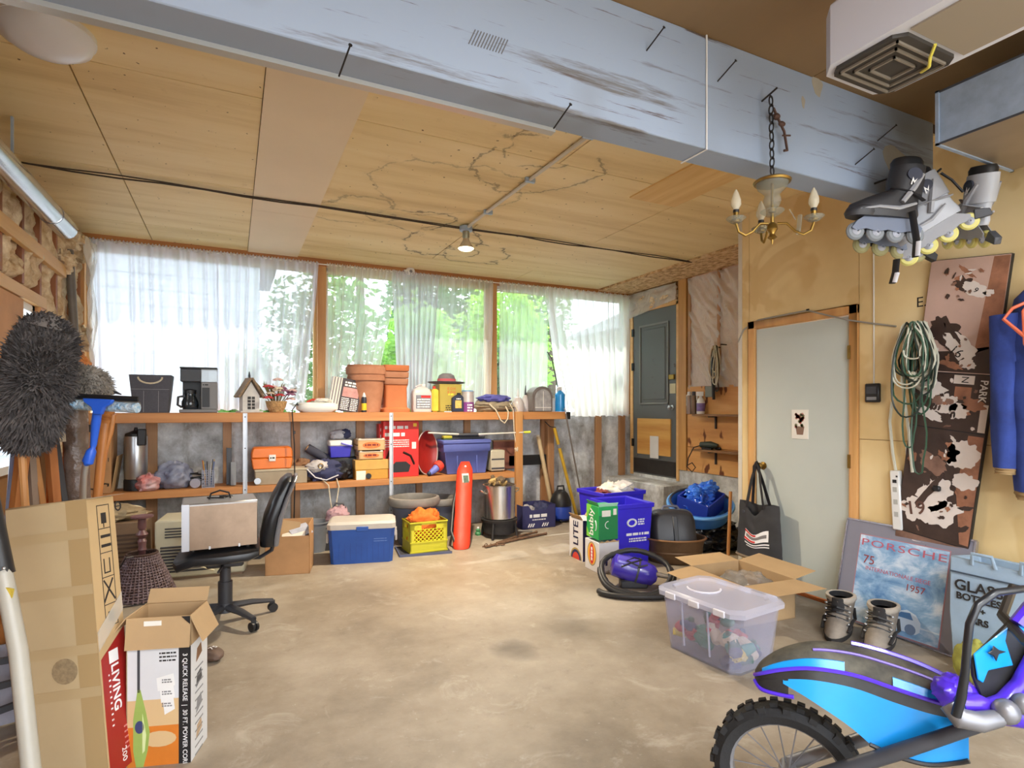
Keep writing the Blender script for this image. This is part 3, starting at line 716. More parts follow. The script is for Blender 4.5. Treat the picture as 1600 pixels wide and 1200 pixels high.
# flower basket
x, w, z = sp(408,455,585,6.0); t = thing('flower_basket', 'wicker basket of dried pink and red flowers', 'flower basket', (x,6.0,SHZ+E), group=TX)
ob('basket', MB().lathe([(.06,0),(.085,.05),(.10,.11),(.092,.11),(.06,.02)], 18), M('wicker_tan', (196,160,110), .9, var=.4, sc=50, bump=.8, bsc=60), t, smooth=True)
rnd = random.Random(5)
fl = [M('petal_red', (190,60,64), .7), M('petal_pink', (226,190,184), .7), M('petal_cream', (226,214,190), .7), M('petal_mauve', (140,90,120), .7)]
for k in range(16):
    a, r = rnd.uniform(0,2*pi), rnd.uniform(.01,.12); c = (r*1.2*cos(a), r*sin(a)*.7-.05, .14+rnd.uniform(0,.15)*(1.4-r*4))
    b = MB()
    for j in range(6):
        b.at(c, (rnd.uniform(-.3,.3), R(25), j*pi/3)).ball((.028,0,0), (.028,.017,.008), 6, 4)
    ob('flower', b, fl[0 if k < 4 else 1+k % 3], t, smooth=True)
b = MB()
for k in range(24):
    a, r = rnd.uniform(0,2*pi), rnd.uniform(.06,.17); z0 = .12+rnd.uniform(0,.1)
    b.tube([(r*.4*cos(a),r*.3*sin(a),.1), (r*cos(a),r*.7*sin(a),z0+.06), (r*1.2*cos(a),r*.8*sin(a),z0+.03+rnd.uniform(-.03,.1))], [.003,.006,.001], 4)
ob('dried_leaves', b, M('dried_leaf', (124,112,70), .9, var=.3), t)['kind'] = 'stuff'
# white rounded case
x, w, z = sp(462,528,622,5.96); t = thing('plastic_case', 'white rounded plastic case lying by the window post', 'plastic case', (x,5.96,SHZ+E), group=TX)
ob('body', MB().lathe([(.8,0),(.97,.025),(1,.06),(.93,.085),(.7,.098),(.1,.1)], 28, sx=w/2, sy=.13, sq=3), white, t, smooth=True)
ob('folded_cover', MB().blob((.05,0,.115), (.1,.09,.025), 5, .3), pale, t, smooth=True); ob('red_strap', MB().tube([(-.1,-.03,.1),(-.05,-.04,.125),(.0,-.03,.12),(.03,-.02,.135)], .012, 6), M('red_cloth', (190,56,40), .8), t, smooth=True)
# leaning black and white box
x, w, z = sp(510,556,588,5.97); t = thing('product_box', 'black and white printed box leaning on the terracotta pots', 'box', (x,5.97,SHZ+E+.012), rot=(0,R(10),0), group=TX)
h = .33; bxm = M('dark_print', (58,48,54), .5, var=.12)
ob('body', MB().bx(-.14,.15,-.06,.06,0,h), bxm, t)
ob('white_side', MB().bx(-.1415,-.05,-.0615,.0605,.001,h-.001), pale, t)
for k in range(3): ob('grey_stripe', MB().bx(-.13+k*.028,-.118+k*.028,-.0625,-.0612,.004,h-.004), M('stripe_grey', (130,124,130), .6), t)
ob('photo_print', MB().bx(-.03,.13,-.0612,-.0602,h*.45,h*.74), M('pink_print', (206,150,146), .6, var=.3, sc=14), t)
lines(t, -.02,.12,h*.86,.018,inkw,-.0602,2,.028); lines(t, -.03,.05,h*.38,.010,inkw,-.0602,7,.018,3); lines(t, .065,.135,h*.38,.010,inkw,-.0602,7,.018,4)
terra = M('terracotta', (184,132,102), .8, var=.2, sc=5, rgb2=(156,104,76)); terra2 = M('terracotta_orange', (190,112,68), .75, var=.15, sc=4)
# round pots, stacked into each other
x, w, z = sp(541,606,574,5.99); h = z-SHZ; r = w/2
pts = [(.62,0),(.82,.60),(.84,.70),(.94,.70),(.96,.78),(.93,.79),(.94,.83),(1.0,.84),(1.02,.96),(1,1),(.93,1),(.8,.7),(.6,.1)]
t = thing('plant_pot', 'round terracotta pot stack behind the glue tube', 'plant pot', (x,6.0,SHZ+E), group=TX)
ob('pot', MB().lathe([(a*r,b*h) for a,b in pts], 32, sy=.78), terra, t, smooth=True)
ob('nested_pot', MB().lathe([(r*.90,h*.93),(r*.94,h*1.0),(r*.95,h*1.04),(r*.88,h*1.04),(r*.8,h*.95)], 32, sy=.78), terra, t, smooth=True)
x, w, z = sp(594,632,570,6.0); h = z-SHZ; r = w/2
t = thing('plant_pot', 'square tapered terracotta pot stack beside the round pots', 'plant pot', (x+.02,6.02,SHZ+E), group=TX)
ob('pot', MB().lathe([(r*1.12,0),(r*1.14,h*.06),(r*.92,h*.10),(r*.9,h*.5),(r*.95,h*.56),(r*1.0,h*.57)], 24, sq=8), terra2, t, smooth=True)
for k in range(3): ob('nested_pot', MB().lathe([(r*(.96+.03*k),h*(.575+.14*k)),(r*(1.0+.03*k),h*(.59+.14*k)),(r*(1.02+.03*k),h*(.70+.14*k)),(r*(.9+.03*k),h*(.70+.14*k))], 24, sq=8), terra if k < 2 else terra2, t, smooth=True)
# glue tube
x, w, z = sp(563,574,608,5.9); t = thing('glue_tube', 'black and yellow glue tube in front of the round pot', 'tube', (x,5.89,SHZ+E), group=TX)
ob('tube_body', MB().lathe([(.024,0),(.026,.01),(.026,.14),(.02,.155)], 14), M('black_label', (40,44,60), .4), t, smooth=True)
ob('label_band', MB().lathe([(.0265,.02),(.0265,.09)], 14, caps=False), M('yellow_label', (226,190,40), .5), t, smooth=True)
ob('nozzle', MB().lathe([(.02,.155),(.016,.175),(.006,.215)], 12), white, t, smooth=True)
# clear jug
x, w, z = sp(643,673,600,5.97); h = z-SHZ; t = thing('clear_jug', 'clear plastic jug of fluid with grey printed label', 'jug', (x,5.97,SHZ+E), group=TX)
jug = M('milky_plastic', (222,214,214), .25, trans=.25, var=.05)
ob('body', MB().lathe([(.48,0),(.5,.02),(.5,h*.66),(.42,h*.8),(.18,h*.9),(.14,h*.91)], 24, sx=w, sy=.13, sq=5), jug, t, smooth=True)
ob('cap', MB().lathe([(.022,0),(.022,.025)], 14, (w*.12,0,h*.91)), white, t, smooth=True)
ob('handle', MB().tube([(-.03,0,h*.75),(-.06,0,h*.9),(-.01,0,h*.97),(.03,0,h*.93)], .010, 6), jug, t, smooth=True)
ob('label', MB().bx(-w*.36,w*.4,-.067,-.065,h*.12,h*.60), M('grey_label', (120,124,136), .5, var=.35, sc=30), t)
ob('label_band', MB().bx(-w*.1,w*.4,-.0685,-.067,h*.50,h*.58), redp, t); lines(t, -w*.3,w*.36,h*.42,.012,inkw,-.067,4,.026)
# yellow jug behind
x, w, z = sp(671,681,602,6.02); t = thing('oil_jug', 'yellow oil jug squeezed between clear jug and olive tin', 'jug', (x,6.0,SHZ+E), group=TX)
yj = M('yellow_jug', (222,190,60), .45, var=.15)
ob('body', MB().bx(-w/2,w/2,-.08,.08,0,(z-SHZ)*.85), yj, t, bevel=.012, seg=2); ob('cap', MB().lathe([(.018,0),(.018,.03)], 12, (0,-.03,(z-SHZ)*.85)), M('red_cap', (200,60,40), .4), t, smooth=True)
# olive tin
x, w, z = sp(682,716,601,6.0); h = z-SHZ; t = thing('metal_tin', 'tall olive square tin with red characters under the hat', 'tin', (x,6.0,SHZ+E), group=TX)
ol = M('olive_tin', (176,158,74), .4, .3, var=.06)
ob('body', MB().bx(-w/2,w/2,-.11,.11,.003,h-.003), ol, t, bevel=.006); ob('rim', MB().bx(-w/2-.003,w/2+.003,-.113,.113,h-.012,h), ol, t)
for k in range(2):
    for j in range(3): text('EOH'[j], .04, M('red_ink', (200,66,40), .6), t, (-.03+.035*j,-.1112,h-.05-.04*k), sx=.9)
lines(t, -.03,.03,h*.6,.02,M('yellow_ink', (226,206,60), .6),-.11); lines(t, -.06,.09,h*.2,.012,ink,-.11,3)
# straw hat and cap on the tin
HZ = SHZ+h+2*E
t = thing('sun_hat', 'grey wide brimmed hat with red band resting on the olive tin', 'hat', (x-.01,6.0,HZ), group=TX)
hat_m = M('grey_felt', (116,112,116), .9, var=.2, sc=20); rb = M('dusty_red_band', (176,84,92), .85)
ob('brim', MB().lathe([(.22,.02),(.2,.012),(.12,.0),(.08,.03),(.1,.035),(.2,.03),(.22,.028)], 30, sy=.6), hat_m, t, smooth=True)
ob('crown', MB().lathe([(.105,.02),(.1,.06),(.085,.10),(.05,.122),(.002,.118)], 24, sy=.7), hat_m, t, smooth=True)
ob('band', MB().lathe([(.107,.03),(.104,.062)], 24, sy=.705, caps=False), rb, t, smooth=True)
# motor oil bottle and purple tin
x, w, z = sp(703,721,615,5.92); h = z-SHZ; t = thing('oil_bottle', 'black motor oil bottle with gold label before the olive tin', 'bottle', (x,5.865,SHZ+E), group=TX)
ob('body', MB().prism([(-w/2,0),(w/2,0),(w/2,h*.8),(w*.3,h*.93),(-w*.1,h*.93),(-w/2,h*.75)], -.02,.02), M('navy_plastic', (40,46,66), .35), t, bevel=.006)
ob('cap', MB().lathe([(.02,0),(.02,.02)], 12, (w*.12,0,h*.93)), black, t, smooth=True); ob('label', MB().bx(-w*.25,w*.3,-.0215,-.0202,h*.2,h*.62), M('gold_label', (206,178,96), .5, var=.4, sc=40), t); lines(t, -.02,.03,h*.68,.01,inkw,-.02)
x, w, z = sp(721,741,612,5.93); h = z-SHZ; t = thing('paint_tin', 'round purple and grey tin with white lettering', 'tin', (x,5.94,SHZ+E), group=TX)
ob('body', MB().lathe([(w*.47,0),(w*.47,h*.48)], 20), M('purple_tin', (126,64,134), .4), t, smooth=True); ob('upper_body', MB().lathe([(w*.47,h*.48),(w*.47,h*.95),(w*.5,h*.96),(w*.5,h)], 20), M('pale_tin', (196,190,190), .4, .3, var=.1), t, smooth=True)
ob('blue_lid', MB().lathe([(w*.44,h),(w*.4,h+.012)], 20), M('blue_lid', (70,120,170), .4), t, smooth=True); lines(t, -.03,.03,h*.3,.016,inkw,-w*.472,3,.03)
# blue cushion-like tarp with rope
x, w, z = sp(742,800,612,6.0); t = thing('rope_bag', 'blue and khaki folded bag with white rope hanging off the shelf', 'bag', (x,6.0,SHZ+E), group=TX)
ob('khaki_body', MB().blob((0,0,.07), (.24,.14,.075), 4, .35, 2.2, flat=-.9), M('khaki_cloth', (150,138,116), .9, var=.3, sc=14), t, smooth=True)
ob('blue_top', MB().blob((.0,0,.145), (.19,.12,.055), 6, .3), M('blue_violet_cloth', (84,84,160), .85, var=.25, sc=10), t, smooth=True)
ob('rope_loop', MB().tube([(-.12,-.14,.09),(-.05,-.17,.02),(.0,-.185,-.09),(.05,-.185,-.13),(.09,-.185,-.08),(.1,-.18,.0),(.08,-.15,.06)], .008, 6), rope_m, t, smooth=True)
ob('rope_loop', MB().tube([(.2,-.1,.1),(.22,-.17,.02),(.225,-.19,-.2),(.23,-.19,-.52),(.24,-.19,-.9),(.25,-.19,-1.12)], .006, 6), rope_m, t, smooth=True)
ob('rope_loop', MB().tube([(.15,-.1,.1),(.165,-.17,.02),(.17,-.19,-.25),(.2,-.19,-.40)], .006, 6), rope_m, t, smooth=True)
ob('rope_knot', MB().blob((.2,-.19,-.43), (.02,.02,.035), 2, .4), rope_m, t, smooth=True)
# clear pump bottle and decanter
for (a, b, tt, lab, yy, nm) in [(800,818,610,'clear glass bottle with slim white spout next to the blue bag', 5.98, 'glass_bottle'), (815,827,606,'small clear bottle with dark stopper behind the spouted bottle', 6.07, 'glass_bottle')]:
    x, w, z = sp(a,b,tt,yy); h = z-SHZ; t = thing(nm, lab, 'bottle', (x,yy,SHZ+E), group=TX)
    ob('body', MB().lathe([(w*.46,0),(w*.5,h*.1),(w*.48,h*.4),(w*.3,h*.62),(w*.12,h*.7)], 20), jug, t, smooth=True)
    ob('spout', MB().tube([(0,0,h*.7),(0,0,h*.85),(.004,0,h*1.1)], [.014,.011,.004], 8), white if a == 800 else dkgrey, t, smooth=True)
x, w, z = sp(827,858,604,5.99); h = z-SHZ; t = thing('lantern', 'grey dome shaped camping lantern with clear front', 'lantern', (x,5.99,SHZ+E), group=TX)
arch = [(-w/2,0),(w/2,0),(w/2,h*.6)] + [(w/2*cos(a),h*.6+h*.4*sin(a)) for a in [k*pi/10 for k in range(1,10)]] + [(-w/2,h*.6)]
ob('shell', MB().prism(arch, -.09,.10), M('warm_grey_shell', (120,112,108), .4, var=.12), t, bevel=.01, seg=2)
ob('clear_front', MB().prism([(a*.78,b*.85+.01) for a,b in arch], -.098,-.09), M('silver_lens', (196,200,206), .2, .4, var=.3, sc=14), t)
ob('front_rib', MB().bx(-.003,.003,-.102,-.097,.01,h*.8).bx(-w*.4,w*.4,-.102,-.097,.045,.052), white, t)
x, w, z = sp(859,868,622,6.0); t = thing('white_jar', 'small white jar between lantern and blue bottle', 'jar', (x,6.0,SHZ+E), group=TX)
ob('body', MB().lathe([(w*.45,0),(w*.45,(z-SHZ)*.8)], 14), white, t, smooth=True); ob('lid', MB().lathe([(w*.5,(z-SHZ)*.8),(w*.5,z-SHZ)], 14), pale, t, smooth=True)
x, w, z = sp(868,882,604,5.95); h = z-SHZ; t = thing('spray_bottle', 'bright blue liquid spray bottle at the shelf end', 'bottle', (x,5.95,SHZ+E), group=TX)
ob('body', MB().lathe([(w*.48,0),(w*.5,.01),(w*.48,h*.45),(w*.5,h*.68),(w*.3,h*.78),(w*.14,h*.84)], 18), M('blue_liquid', (40,150,226), .2, coat=.4), t, smooth=True)
ob('trigger_head', MB().bx(-.03,.02,-.015,.015,h*.84,h*.98).bx(-.045,-.03,-.008,.008,h*.78,h*.95), white, t, bevel=.003)
t = thing('garden_cane', 'thin dark cane leaning on the window behind the blue bottle', 'stick', (0,0,0), group=TX)
p, q = PY(871,603,6.08), PY(862,560,6.10); ob('cane', MB().tube([tuple(PY(872,640,6.06)), tuple(p), tuple(q), tuple(PY(855,565,6.1)+Vector((0,0,.12)))], .007, 6), dkgrey, t, smooth=True)

# ---- lower shelf
bz = LOZ+E
x, w, z = sp(138,178,655,6.0); h = z-LOZ; t = thing('shipping_box', 'brown shipping carton with black arrow print beside steel urn', 'box', (x,6.02,bz), group=LX)
ob('body', MB().bx(-w/2,w/2,-.15,.15,0,h), card2, t, bevel=.003)
ob('tape', MB().bx(-w/2-.001,w/2+.001,-.152,-.1505,h*.83,h*.93), black, t); ob('arrow_print', MB().tube([(w*.1,-.1515,.06),(w*.25,-.1515,.085),(w*.4,-.1515,.08),(w*.38,-.1515,.06)], .006, 4).tube([(-w*.4,-.1515,.05),(0,-.1515,.035)], .006, 4), ink, t)
text('11', .05, ink, t, (w*.33,-.1515,h*.45)); lines(t, -w*.4,0,h*.6,.03,M('red_ink2', (170,60,40), .7),-.15)
ob('flap', MB().box((w/2+.02,0,h*.25), (.004,.28,h*.5), (0,R(8),0)), card, t)
x, w, z = sp(192,231,668,6.0); h = z-LOZ; t = thing('steel_urn', 'brushed steel coffee urn with black base and handle', 'urn', (x,6.03,bz), group=LX)
ob('base', MB().lathe([(w*.5,0),(w*.5,h*.16),(w*.46,h*.18)], 24), black, t, smooth=True); ob('body', MB().lathe([(w*.46,h*.18),(w*.48,h*.2),(w*.48,h*.84),(w*.46,h*.86)], 28), steel, t, smooth=True)
ob('lid', MB().lathe([(w*.46,h*.86),(w*.44,h*.9),(w*.1,h*.95),(w*.06,h)], 24), black, t, smooth=True); ob('handle', MB().bx(w*.15,w*.5,-.16,-.10,h*.72,h*.98), black, t, bevel=.008)
for (a,b,tt,lab,m_,yy,sd) in [(212,250,742,'red and white crumpled plastic bag below the urn', M('red_white_bag', (214,196,200), .35, var=.6, rgb2=(190,60,50), sc=7), 5.94, 1), (243,300,724,'pale grey crumpled plastic bag next to the pen cup', M('grey_bag', (150,156,176), .35, var=.3, sc=9, rgb2=(92,98,124)), 6.0, 2)]:
    x, w, z = sp(a,b,tt,yy); h = z-LOZ; t = thing('plastic_bag', lab, 'plastic bag', (x,yy,bz), group=LX)
    ob('bag', MB().blob((0,0,h*.45), (w*.5,.1,h*.6), sd, .32, 2.4, 44, 28, flat=-.72), m_, t, smooth=True, ang=70)
x, w, z = sp(298,316,740,5.92); t = thing('cord_reel', 'dark cord bundle with silver end by the pen cup', 'cord', (x,5.95,bz), group=LX)
ob('coil', MB().tube([(.05*cos(a),.05*sin(a)+.03,.03+.006*a) for a in [k*.45 for k in range(40)]], .008, 6), black, t, smooth=True); ob('silver_end', MB().cyl((-.01,-.05,.045), (.0,.02,.045), .043, n=16), M('silver_foil', (176,178,196), .35, .4), t, smooth=True)
x, w, z = sp(316,335,735,5.93); h = z-LOZ; t = thing('pen_cup', 'wire mesh cup full of pens and pencils', 'pen cup', (x,5.95,bz), group=LX)
b = MB()
for k in range(7): b.bx(-w/2+k*w/6-.0025,-w/2+k*w/6+.0025,-w/2-.002,-w/2,0,h).bx(-w/2-.002,-w/2,-w/2+k*w/6-.0025,-w/2+k*w/6+.0025,0,h)
for k in range(8): b.bx(-w/2,w/2,-w/2-.002,-w/2,k*h/7-.002,k*h/7+.002)
ob('mesh', b.bx(-w/2,w/2,w/2-.004,w/2,0,h).bx(-w/2,w/2,-w/2,w/2,0,.005).bx(w/2-.003,w/2,-w/2,w/2,0,h), M('silver_mesh', (170,172,186), .4, .5), t)
rnd = random.Random(2)
for k in range(9):
    a = k*.75; c_ = [(196,160,70),(40,40,44),(196,190,180),(60,90,150),(170,80,50)][k%5]
    ob('pen', MB().cyl((.02*cos(a),.02*sin(a),.01), (.05*cos(a),.03*sin(a),h+.05+rnd.uniform(0,.05)), .0045, .004, 6), M('pen%d' % (k%5), c_, .5), t)
for (a,b,tt,lab,m_,yy) in [(354,362,700,'dark narrow board leaning behind the toaster oven', dkgrey, 6.0), (360,369,722,'pale grey narrow board leaning behind the toaster oven', grey, 5.94)]:
    x, w, z = sp(a,b,tt,yy); t = thing('narrow_board', lab, 'board', (x,yy,bz), rot=(R(-7),0,0), group=LX)
    ob('board', MB().bx(-w/2,w/2,-.012,.012,0.003,z-LOZ), m_, t, bevel=.003)
    ob('edge_strip', MB().bx(-w/2-.002,-w/2+.004,-.013,.013,.004,z-LOZ+.002), black, t)
# long grey case, orange tool box on it
x, w, z = sp(398,478,731,5.98); h = z-LOZ; t = thing('flat_case', 'long flat beige grey case beneath the orange toolbox', 'case', (x,6.0,bz), group=LX)
ob('body', MB().bx(-w/2,w/2,-.13,.13,0,h-.02), M('beige_case', (160,146,124), .7, var=.12), t, bevel=.004); ob('lid', MB().bx(-w/2-.004,w/2+.004,-.134,.134,h-.02,h), M('beige_case2', (186,174,150), .7), t, bevel=.003)
ob('knob', MB().cyl((-w/2+.02,-.145,.04), (-w/2+.02,-.131,.04), .03, n=14), steel, t, smooth=True)
bz2 = LOZ+h+2*E
x, w, z = sp(392,456,698,5.99); h = z-bz2; t = thing('tool_box', 'orange plastic toolbox with white latch', 'toolbox', (x,6.0,bz2), group=LX)
tb = M('toolbox_orange', (228,120,36), .4, var=.06)
ob('body', MB().prism([(-w*.46,0),(w*.46,0),(w*.5,h*.5),(-w*.5,h*.5)], -.11,.11), tb, t, bevel=.008)
ob('lid', MB().prism([(-w*.5,h*.505),(w*.5,h*.505),(w*.49,h*.8),(w*.46,h),(-w*.44,h),(-w*.49,h*.8)], -.113,.113), tb, t, bevel=.01)
ob('latch', MB().bx(-.03,.03,-.125,-.112,h*.36,h*.66), white, t, bevel=.004); lines(t, -.02,.02,h*.48,.014,ink,-.125)
# backpack and rolled mat
x, w, z = sp(463,532,690,5.98); t = thing('backpack', 'navy and white backpack slumped beside the small cooler', 'backpack', (x+.05,5.98,bz), group=LX)
nv = M('navy_cloth', (58,62,96), .85, var=.25, sc=10)
ob('body', MB().blob((0,0,.10), (.2,.12,.11), 8, .35, 2.2, flat=-.9), nv, t, smooth=True)
ob('white_panel', MB().blob((-.06,-.06,.15), (.11,.08,.06), 9, .3), M('grey_white_cloth', (186,182,182), .85, var=.3, sc=12), t, smooth=True)
ob('strap', MB().tube([(-.18,-.10,.14),(-.1,-.14,.05),(0,-.15,.02),(.12,-.12,.06)], .014, 6, flat=.4), M('pale_strap', (196,196,206), .8), t, smooth=True)
ob('ring', MB().tube([(-.05+.022*cos(a),-.142,.16+.022*sin(a)) for a in [k*pi/6 for k in range(12)]], .005, 6, loop=True), brass, t, smooth=True)
ob('dark_pocket', MB().blob((.17,.0,.09), (.1,.1,.09), 10, .3, flat=-.95), black, t, smooth=True)
ob('cord', MB().tube([(-.05,-.14,.04),(.02,-.16,-.03),(.04,-.165,-.2),(.08,-.17,-.42)], .006, 6), rope_m, t, smooth=True)
ob('cord', MB().tube([(.1,-.14,.03),(.12,-.16,-.05),(.095,-.17,-.2),(.1,-.17,-.4)], .006, 6), rope_m, t, smooth=True)
p = PY(490,700,6.08); t = thing('rolled_mat', 'dark blue rolled mat leaning over the backpack', 'mat', (p.x+.06,6.1,LOZ+.25), rot=(0,R(-58),0), group=LX)
ob('roll', MB().cyl((0,0,-.13), (0,0,.14), .045, n=18), M('dark_slate_mat', (60,62,76), .8), t, smooth=True); ob('roll_end', MB().cyl((0,0,.14), (0,0,.146), .03, n=14), M('tan_core', (190,150,110), .8), t)
x, w, z = sp(468,488,722,6.08); t = thing('firewood', 'brown lump of firewood behind the flat case', 'wood', (x-.02,6.12,bz+.12), group=LX)
ob('wood', MB().blob((0,0,.03), (.09,.05,.06), 14, .4), M('brown_wood', (150,112,80), .8, var=.3), t, smooth=True)
ob('stand_block', MB().bx(-.09,.09,-.045,.05,-.12,0), stud_m, t)
# small cooler on a black crate
x, w, z = sp(514,549,715,6.04); h = z-LOZ; t = thing('black_tub', 'black tub under the small violet cooler', 'tub', (x+.02,6.09,bz), group=LX)
ob('body', MB().bx(-.16,.2,-.07,.07,0,h), black, t, bevel=.01)
cz = LOZ+h+2*E; x, w, z = sp(514,549,686,6.04); h = z-cz; t = thing('small_cooler', 'small violet blue picnic cooler with white lid', 'cooler', (x,6.09,cz), group=LX)
ob('body', MB().rings([[(-w*.44,-.07,0),(w*.44,-.07,0),(w*.44,.07,0),(-w*.44,.07,0)],[(-w*.48,-.09,h*.62),(w*.48,-.09,h*.62),(w*.48,.08,h*.62),(-w*.48,.08,h*.62)]]), M('violet_blue', (64,62,190), .4), t, bevel=.006)
ob('lid', MB().bx(-w/2,w/2,-.095,.085,h*.62,h*.95), white, t, bevel=.012); ob('handle', MB().tube([(-.0,-.1,h*.8),(.05,-.105,h*.7),(w*.5,-.1,h*.62)], .009, 6), M('violet_blue', (64,62,190)), t, smooth=True)
t = thing('cap', 'white and navy baseball cap on the small cooler', 'cap', (x,6.09,z+E), group=LX)
ob('crown', MB().blob((0,0,.04), (.09,.06,.055), 3, .25, flat=-.75), M('white_cap', (200,202,210), .8, var=.2), t, smooth=True); ob('navy_side', MB().blob((.06,-.01,.05), (.055,.055,.05), 4, .2), nv, t, smooth=True)
# mandarin crates on a yellow carton
x, w, z = sp(552,603,717,5.99); h = z-LOZ; t = thing('carton', 'low tan carton beneath the fruit crates', 'carton', (x,6.0,bz), group=LX)
yc = M('tan_carton', (206,164,90), .8, var=.08)
ob('body', MB().bx(-w/2,w/2,-.13,.13,0,h*.5), M('tan_carton2', (200,150,66), .8, var=.08), t, bevel=.003); ob('lid', MB().bx(-w/2-.004,w/2+.004,-.134,.134,h*.5,h), yc, t, bevel=.003)
ob('label', MB().bx(-w*.48,-w*.2,-.1355,-.1305,.0,h*.45), pale, t); ob('black_dot', MB().cyl((-w*.12,-.15,.035), (-w*.12,-.131,.035), .028, n=16), black, t, smooth=True)
cz = LOZ+h+2*E
cr = wood('crate_wood', (212,178,130), (186,146,96), 'x')
for k, (a, b, t0, lab) in enumerate([(558,594,703,'lower thin wooden fruit crate with printed end'), (556,597,684,'upper thin wooden fruit crate with oval printed label')]):
    x, w, z = sp(a,b,t0,6.0); h = z-cz; t = thing('fruit_crate', lab, 'crate', (x,6.0,cz+E), group=LX)
    ob('end_panel', MB().bx(-w/2,w/2,-.12,-.112,0,h*.85), cr, t); ob('end_panel', MB().bx(-w/2,w/2,.112,.12,0,h*.85), cr, t)
    for j in (-1,1): ob('side_slat', MB().bx(j*w/2-.004,j*w/2+.004,-.12,.12,0,h*.4), cr, t); ob('side_slat', MB().bx(j*w/2-.004,j*w/2+.004,-.12,.12,h*.48,h*.85), cr, t)
    ob('bottom', MB().bx(-w/2,w/2,-.12,.12,0,.006), cr, t); ob('lid_board', MB().bx(-w/2,w/2,-.125,.125,h*.85,h*.92), M('white_board', (214,204,188), .8, var=.15), t)
    for j in (-1,1): ob('corner_block', MB().bx(j*w*.44-.012,j*w*.44+.012,-.122,-.1,h*.85,h), M('white_board', (214,204,188)), t)
    ob('label', MB().prism([(.34*w*cos(q),h*.43+h*.27*sin(q)) for q in [i*pi/9 for i in range(18)]], -.1212,-.1202), M('orange_label', (216,120,60), .6, var=.3, sc=30), t); lines(t, -w*.25,w*.25,h*.38,.018,M('maroon_ink', (120,40,30), .6),-.1212)
    cz = z+E
# red tool boxes
for k, (a,b,tt,yy,lab) in enumerate([(590,645,662,6.10,'red tool carton half hidden behind its front twin'), (597,652,658,5.985,'large red tool carton with white print and dark tool picture')]):
    x, w, z = sp(a,b,tt,yy); h = z-LOZ; t = thing('tool_carton', lab, 'box', (x,yy,bz), group=LX)
    ob('body', MB().bx(-w/2,w/2,-.055,.05,0,h), redp, t, bevel=.003)
    lines(t, -w*.46,w*.2,h*.86,.032,inkw,-.055); lines(t, -w*.46,w*.1,h*.73,.036,inkw,-.055,seed=5); lines(t, -w*.46,w*.22,h*.65,.010,inkw,-.055,4,.022,7)
    if k:
        ob('label', MB().bx(w*.3,w*.42,-.0565,-.0555,h*.5,h*.62), pale, t); ob('label', MB().bx(w*.34,w*.44,-.0565,-.0555,h*.9,h*.96), M('yellow_label', (226,190,40)), t)
        ob('tool_picture', MB().prism([(-.10,.05),(.08,.05),(.1,.12),(.05,.16),(-.06,.16),(-.1,.12)], -.0568,-.0556), black, t); ob('tool_handle_picture', MB().tube([(-.12,-.0562,.1),(-.15,-.0562,.2),(-.12,-.0562,.28)], .014, 4).tube([(.02,-.0562,.26),(.1,-.0562,.22),(.14,-.0562,.13)], .012, 4), black, t)
# red round sledge disc, leaning
p = PY(664,700,6.05); t = thing('round_dish', 'dark red round dish leaning between red carton and blue tote', 'dish', (p.x,6.03,LOZ+.245), rot=(R(90),0,R(24)), group=LX)
ob('dish', MB().lathe([(.02,-.03),(.15,-.025),(.2,0),(.235,.02),(.24,.03),(.2,.012),(.15,-.012),(.02,-.018)], 32, sx=.62), M('dark_red_enamel', (150,36,30), .35, var=.25, sc=6), t, smooth=True); ob('rim', MB().tube([(.15*cos(a),.24*sin(a),.028) for a in [k*pi/18 for k in range(36)]], .006, 6, loop=True), M('pale_rim', (190,180,176), .5), t, smooth=True)
p = PY(680,722,5.9); t = thing('toy_megaphone', 'red and blue toy megaphone on the shelf before the blue tote', 'megaphone', (p.x,5.895,bz+.062), rot=(0,0,R(28)), group=LX)
ob('red_end', MB().at((.05,0,.035),(0,R(65),0)).lathe([(.055,-.04),(.06,0),(.055,.03),(.03,.032)], 20), M('coral_red', (222,70,56), .45), t, smooth=True)
ob('blue_body', MB().tube([(.04,0,.03),(-.03,0,-.01),(-.09,0,-.035)], [.045,.035,.025], 14), M('periwinkle', (110,120,196), .45), t, smooth=True); ob('blue_foot', MB().ball((-.095,0,-.035), .026, 12, 8), M('navy_plastic', (40,46,66)), t, smooth=True)
# blue tote with things on the lid
x, w, z = sp(683,758,684,6.0); h = z-LOZ; t = thing('storage_tote', 'dusty blue lidded storage tote on the lower shelf', 'storage tote', (x+.02,6.02,bz), group=LX)
bt = M('tote_blue', (88,100,168), .5, var=.12, sc=6)
ob('body', MB().rings([[(-w*.40,-.12,0),(w*.40,-.12,0),(w*.40,.12,0),(-w*.40,.12,0)],[(-w*.45,-.14,h*.62),(w*.45,-.14,h*.62),(w*.45,.14,h*.62),(-w*.45,.14,h*.62)],[(-w*.48,-.15,h*.63),(w*.48,-.15,h*.63),(w*.48,.15,h*.63),(-w*.48,.15,h*.63)],[(-w*.48,-.15,h*.84),(w*.48,-.15,h*.84),(w*.48,.15,h*.84),(-w*.48,.15,h*.84)]]), bt, t, bevel=.006)
ob('lid', MB().bx(-w*.5,w*.5,-.16,.16,h*.84,h*.96), bt, t, bevel=.012)
for j in (-.2,.2): ob('rib', MB().box((j*w,-.137,h*.32), (.012,.01,h*.58), (R(-4),0,0)), bt, t)
tz = LOZ+E+h*.96+E
t2 = thing('flat_tray', 'dark grey flat tray lying on the blue tote', 'tray', (x+.06,6.0,tz), group=LX)
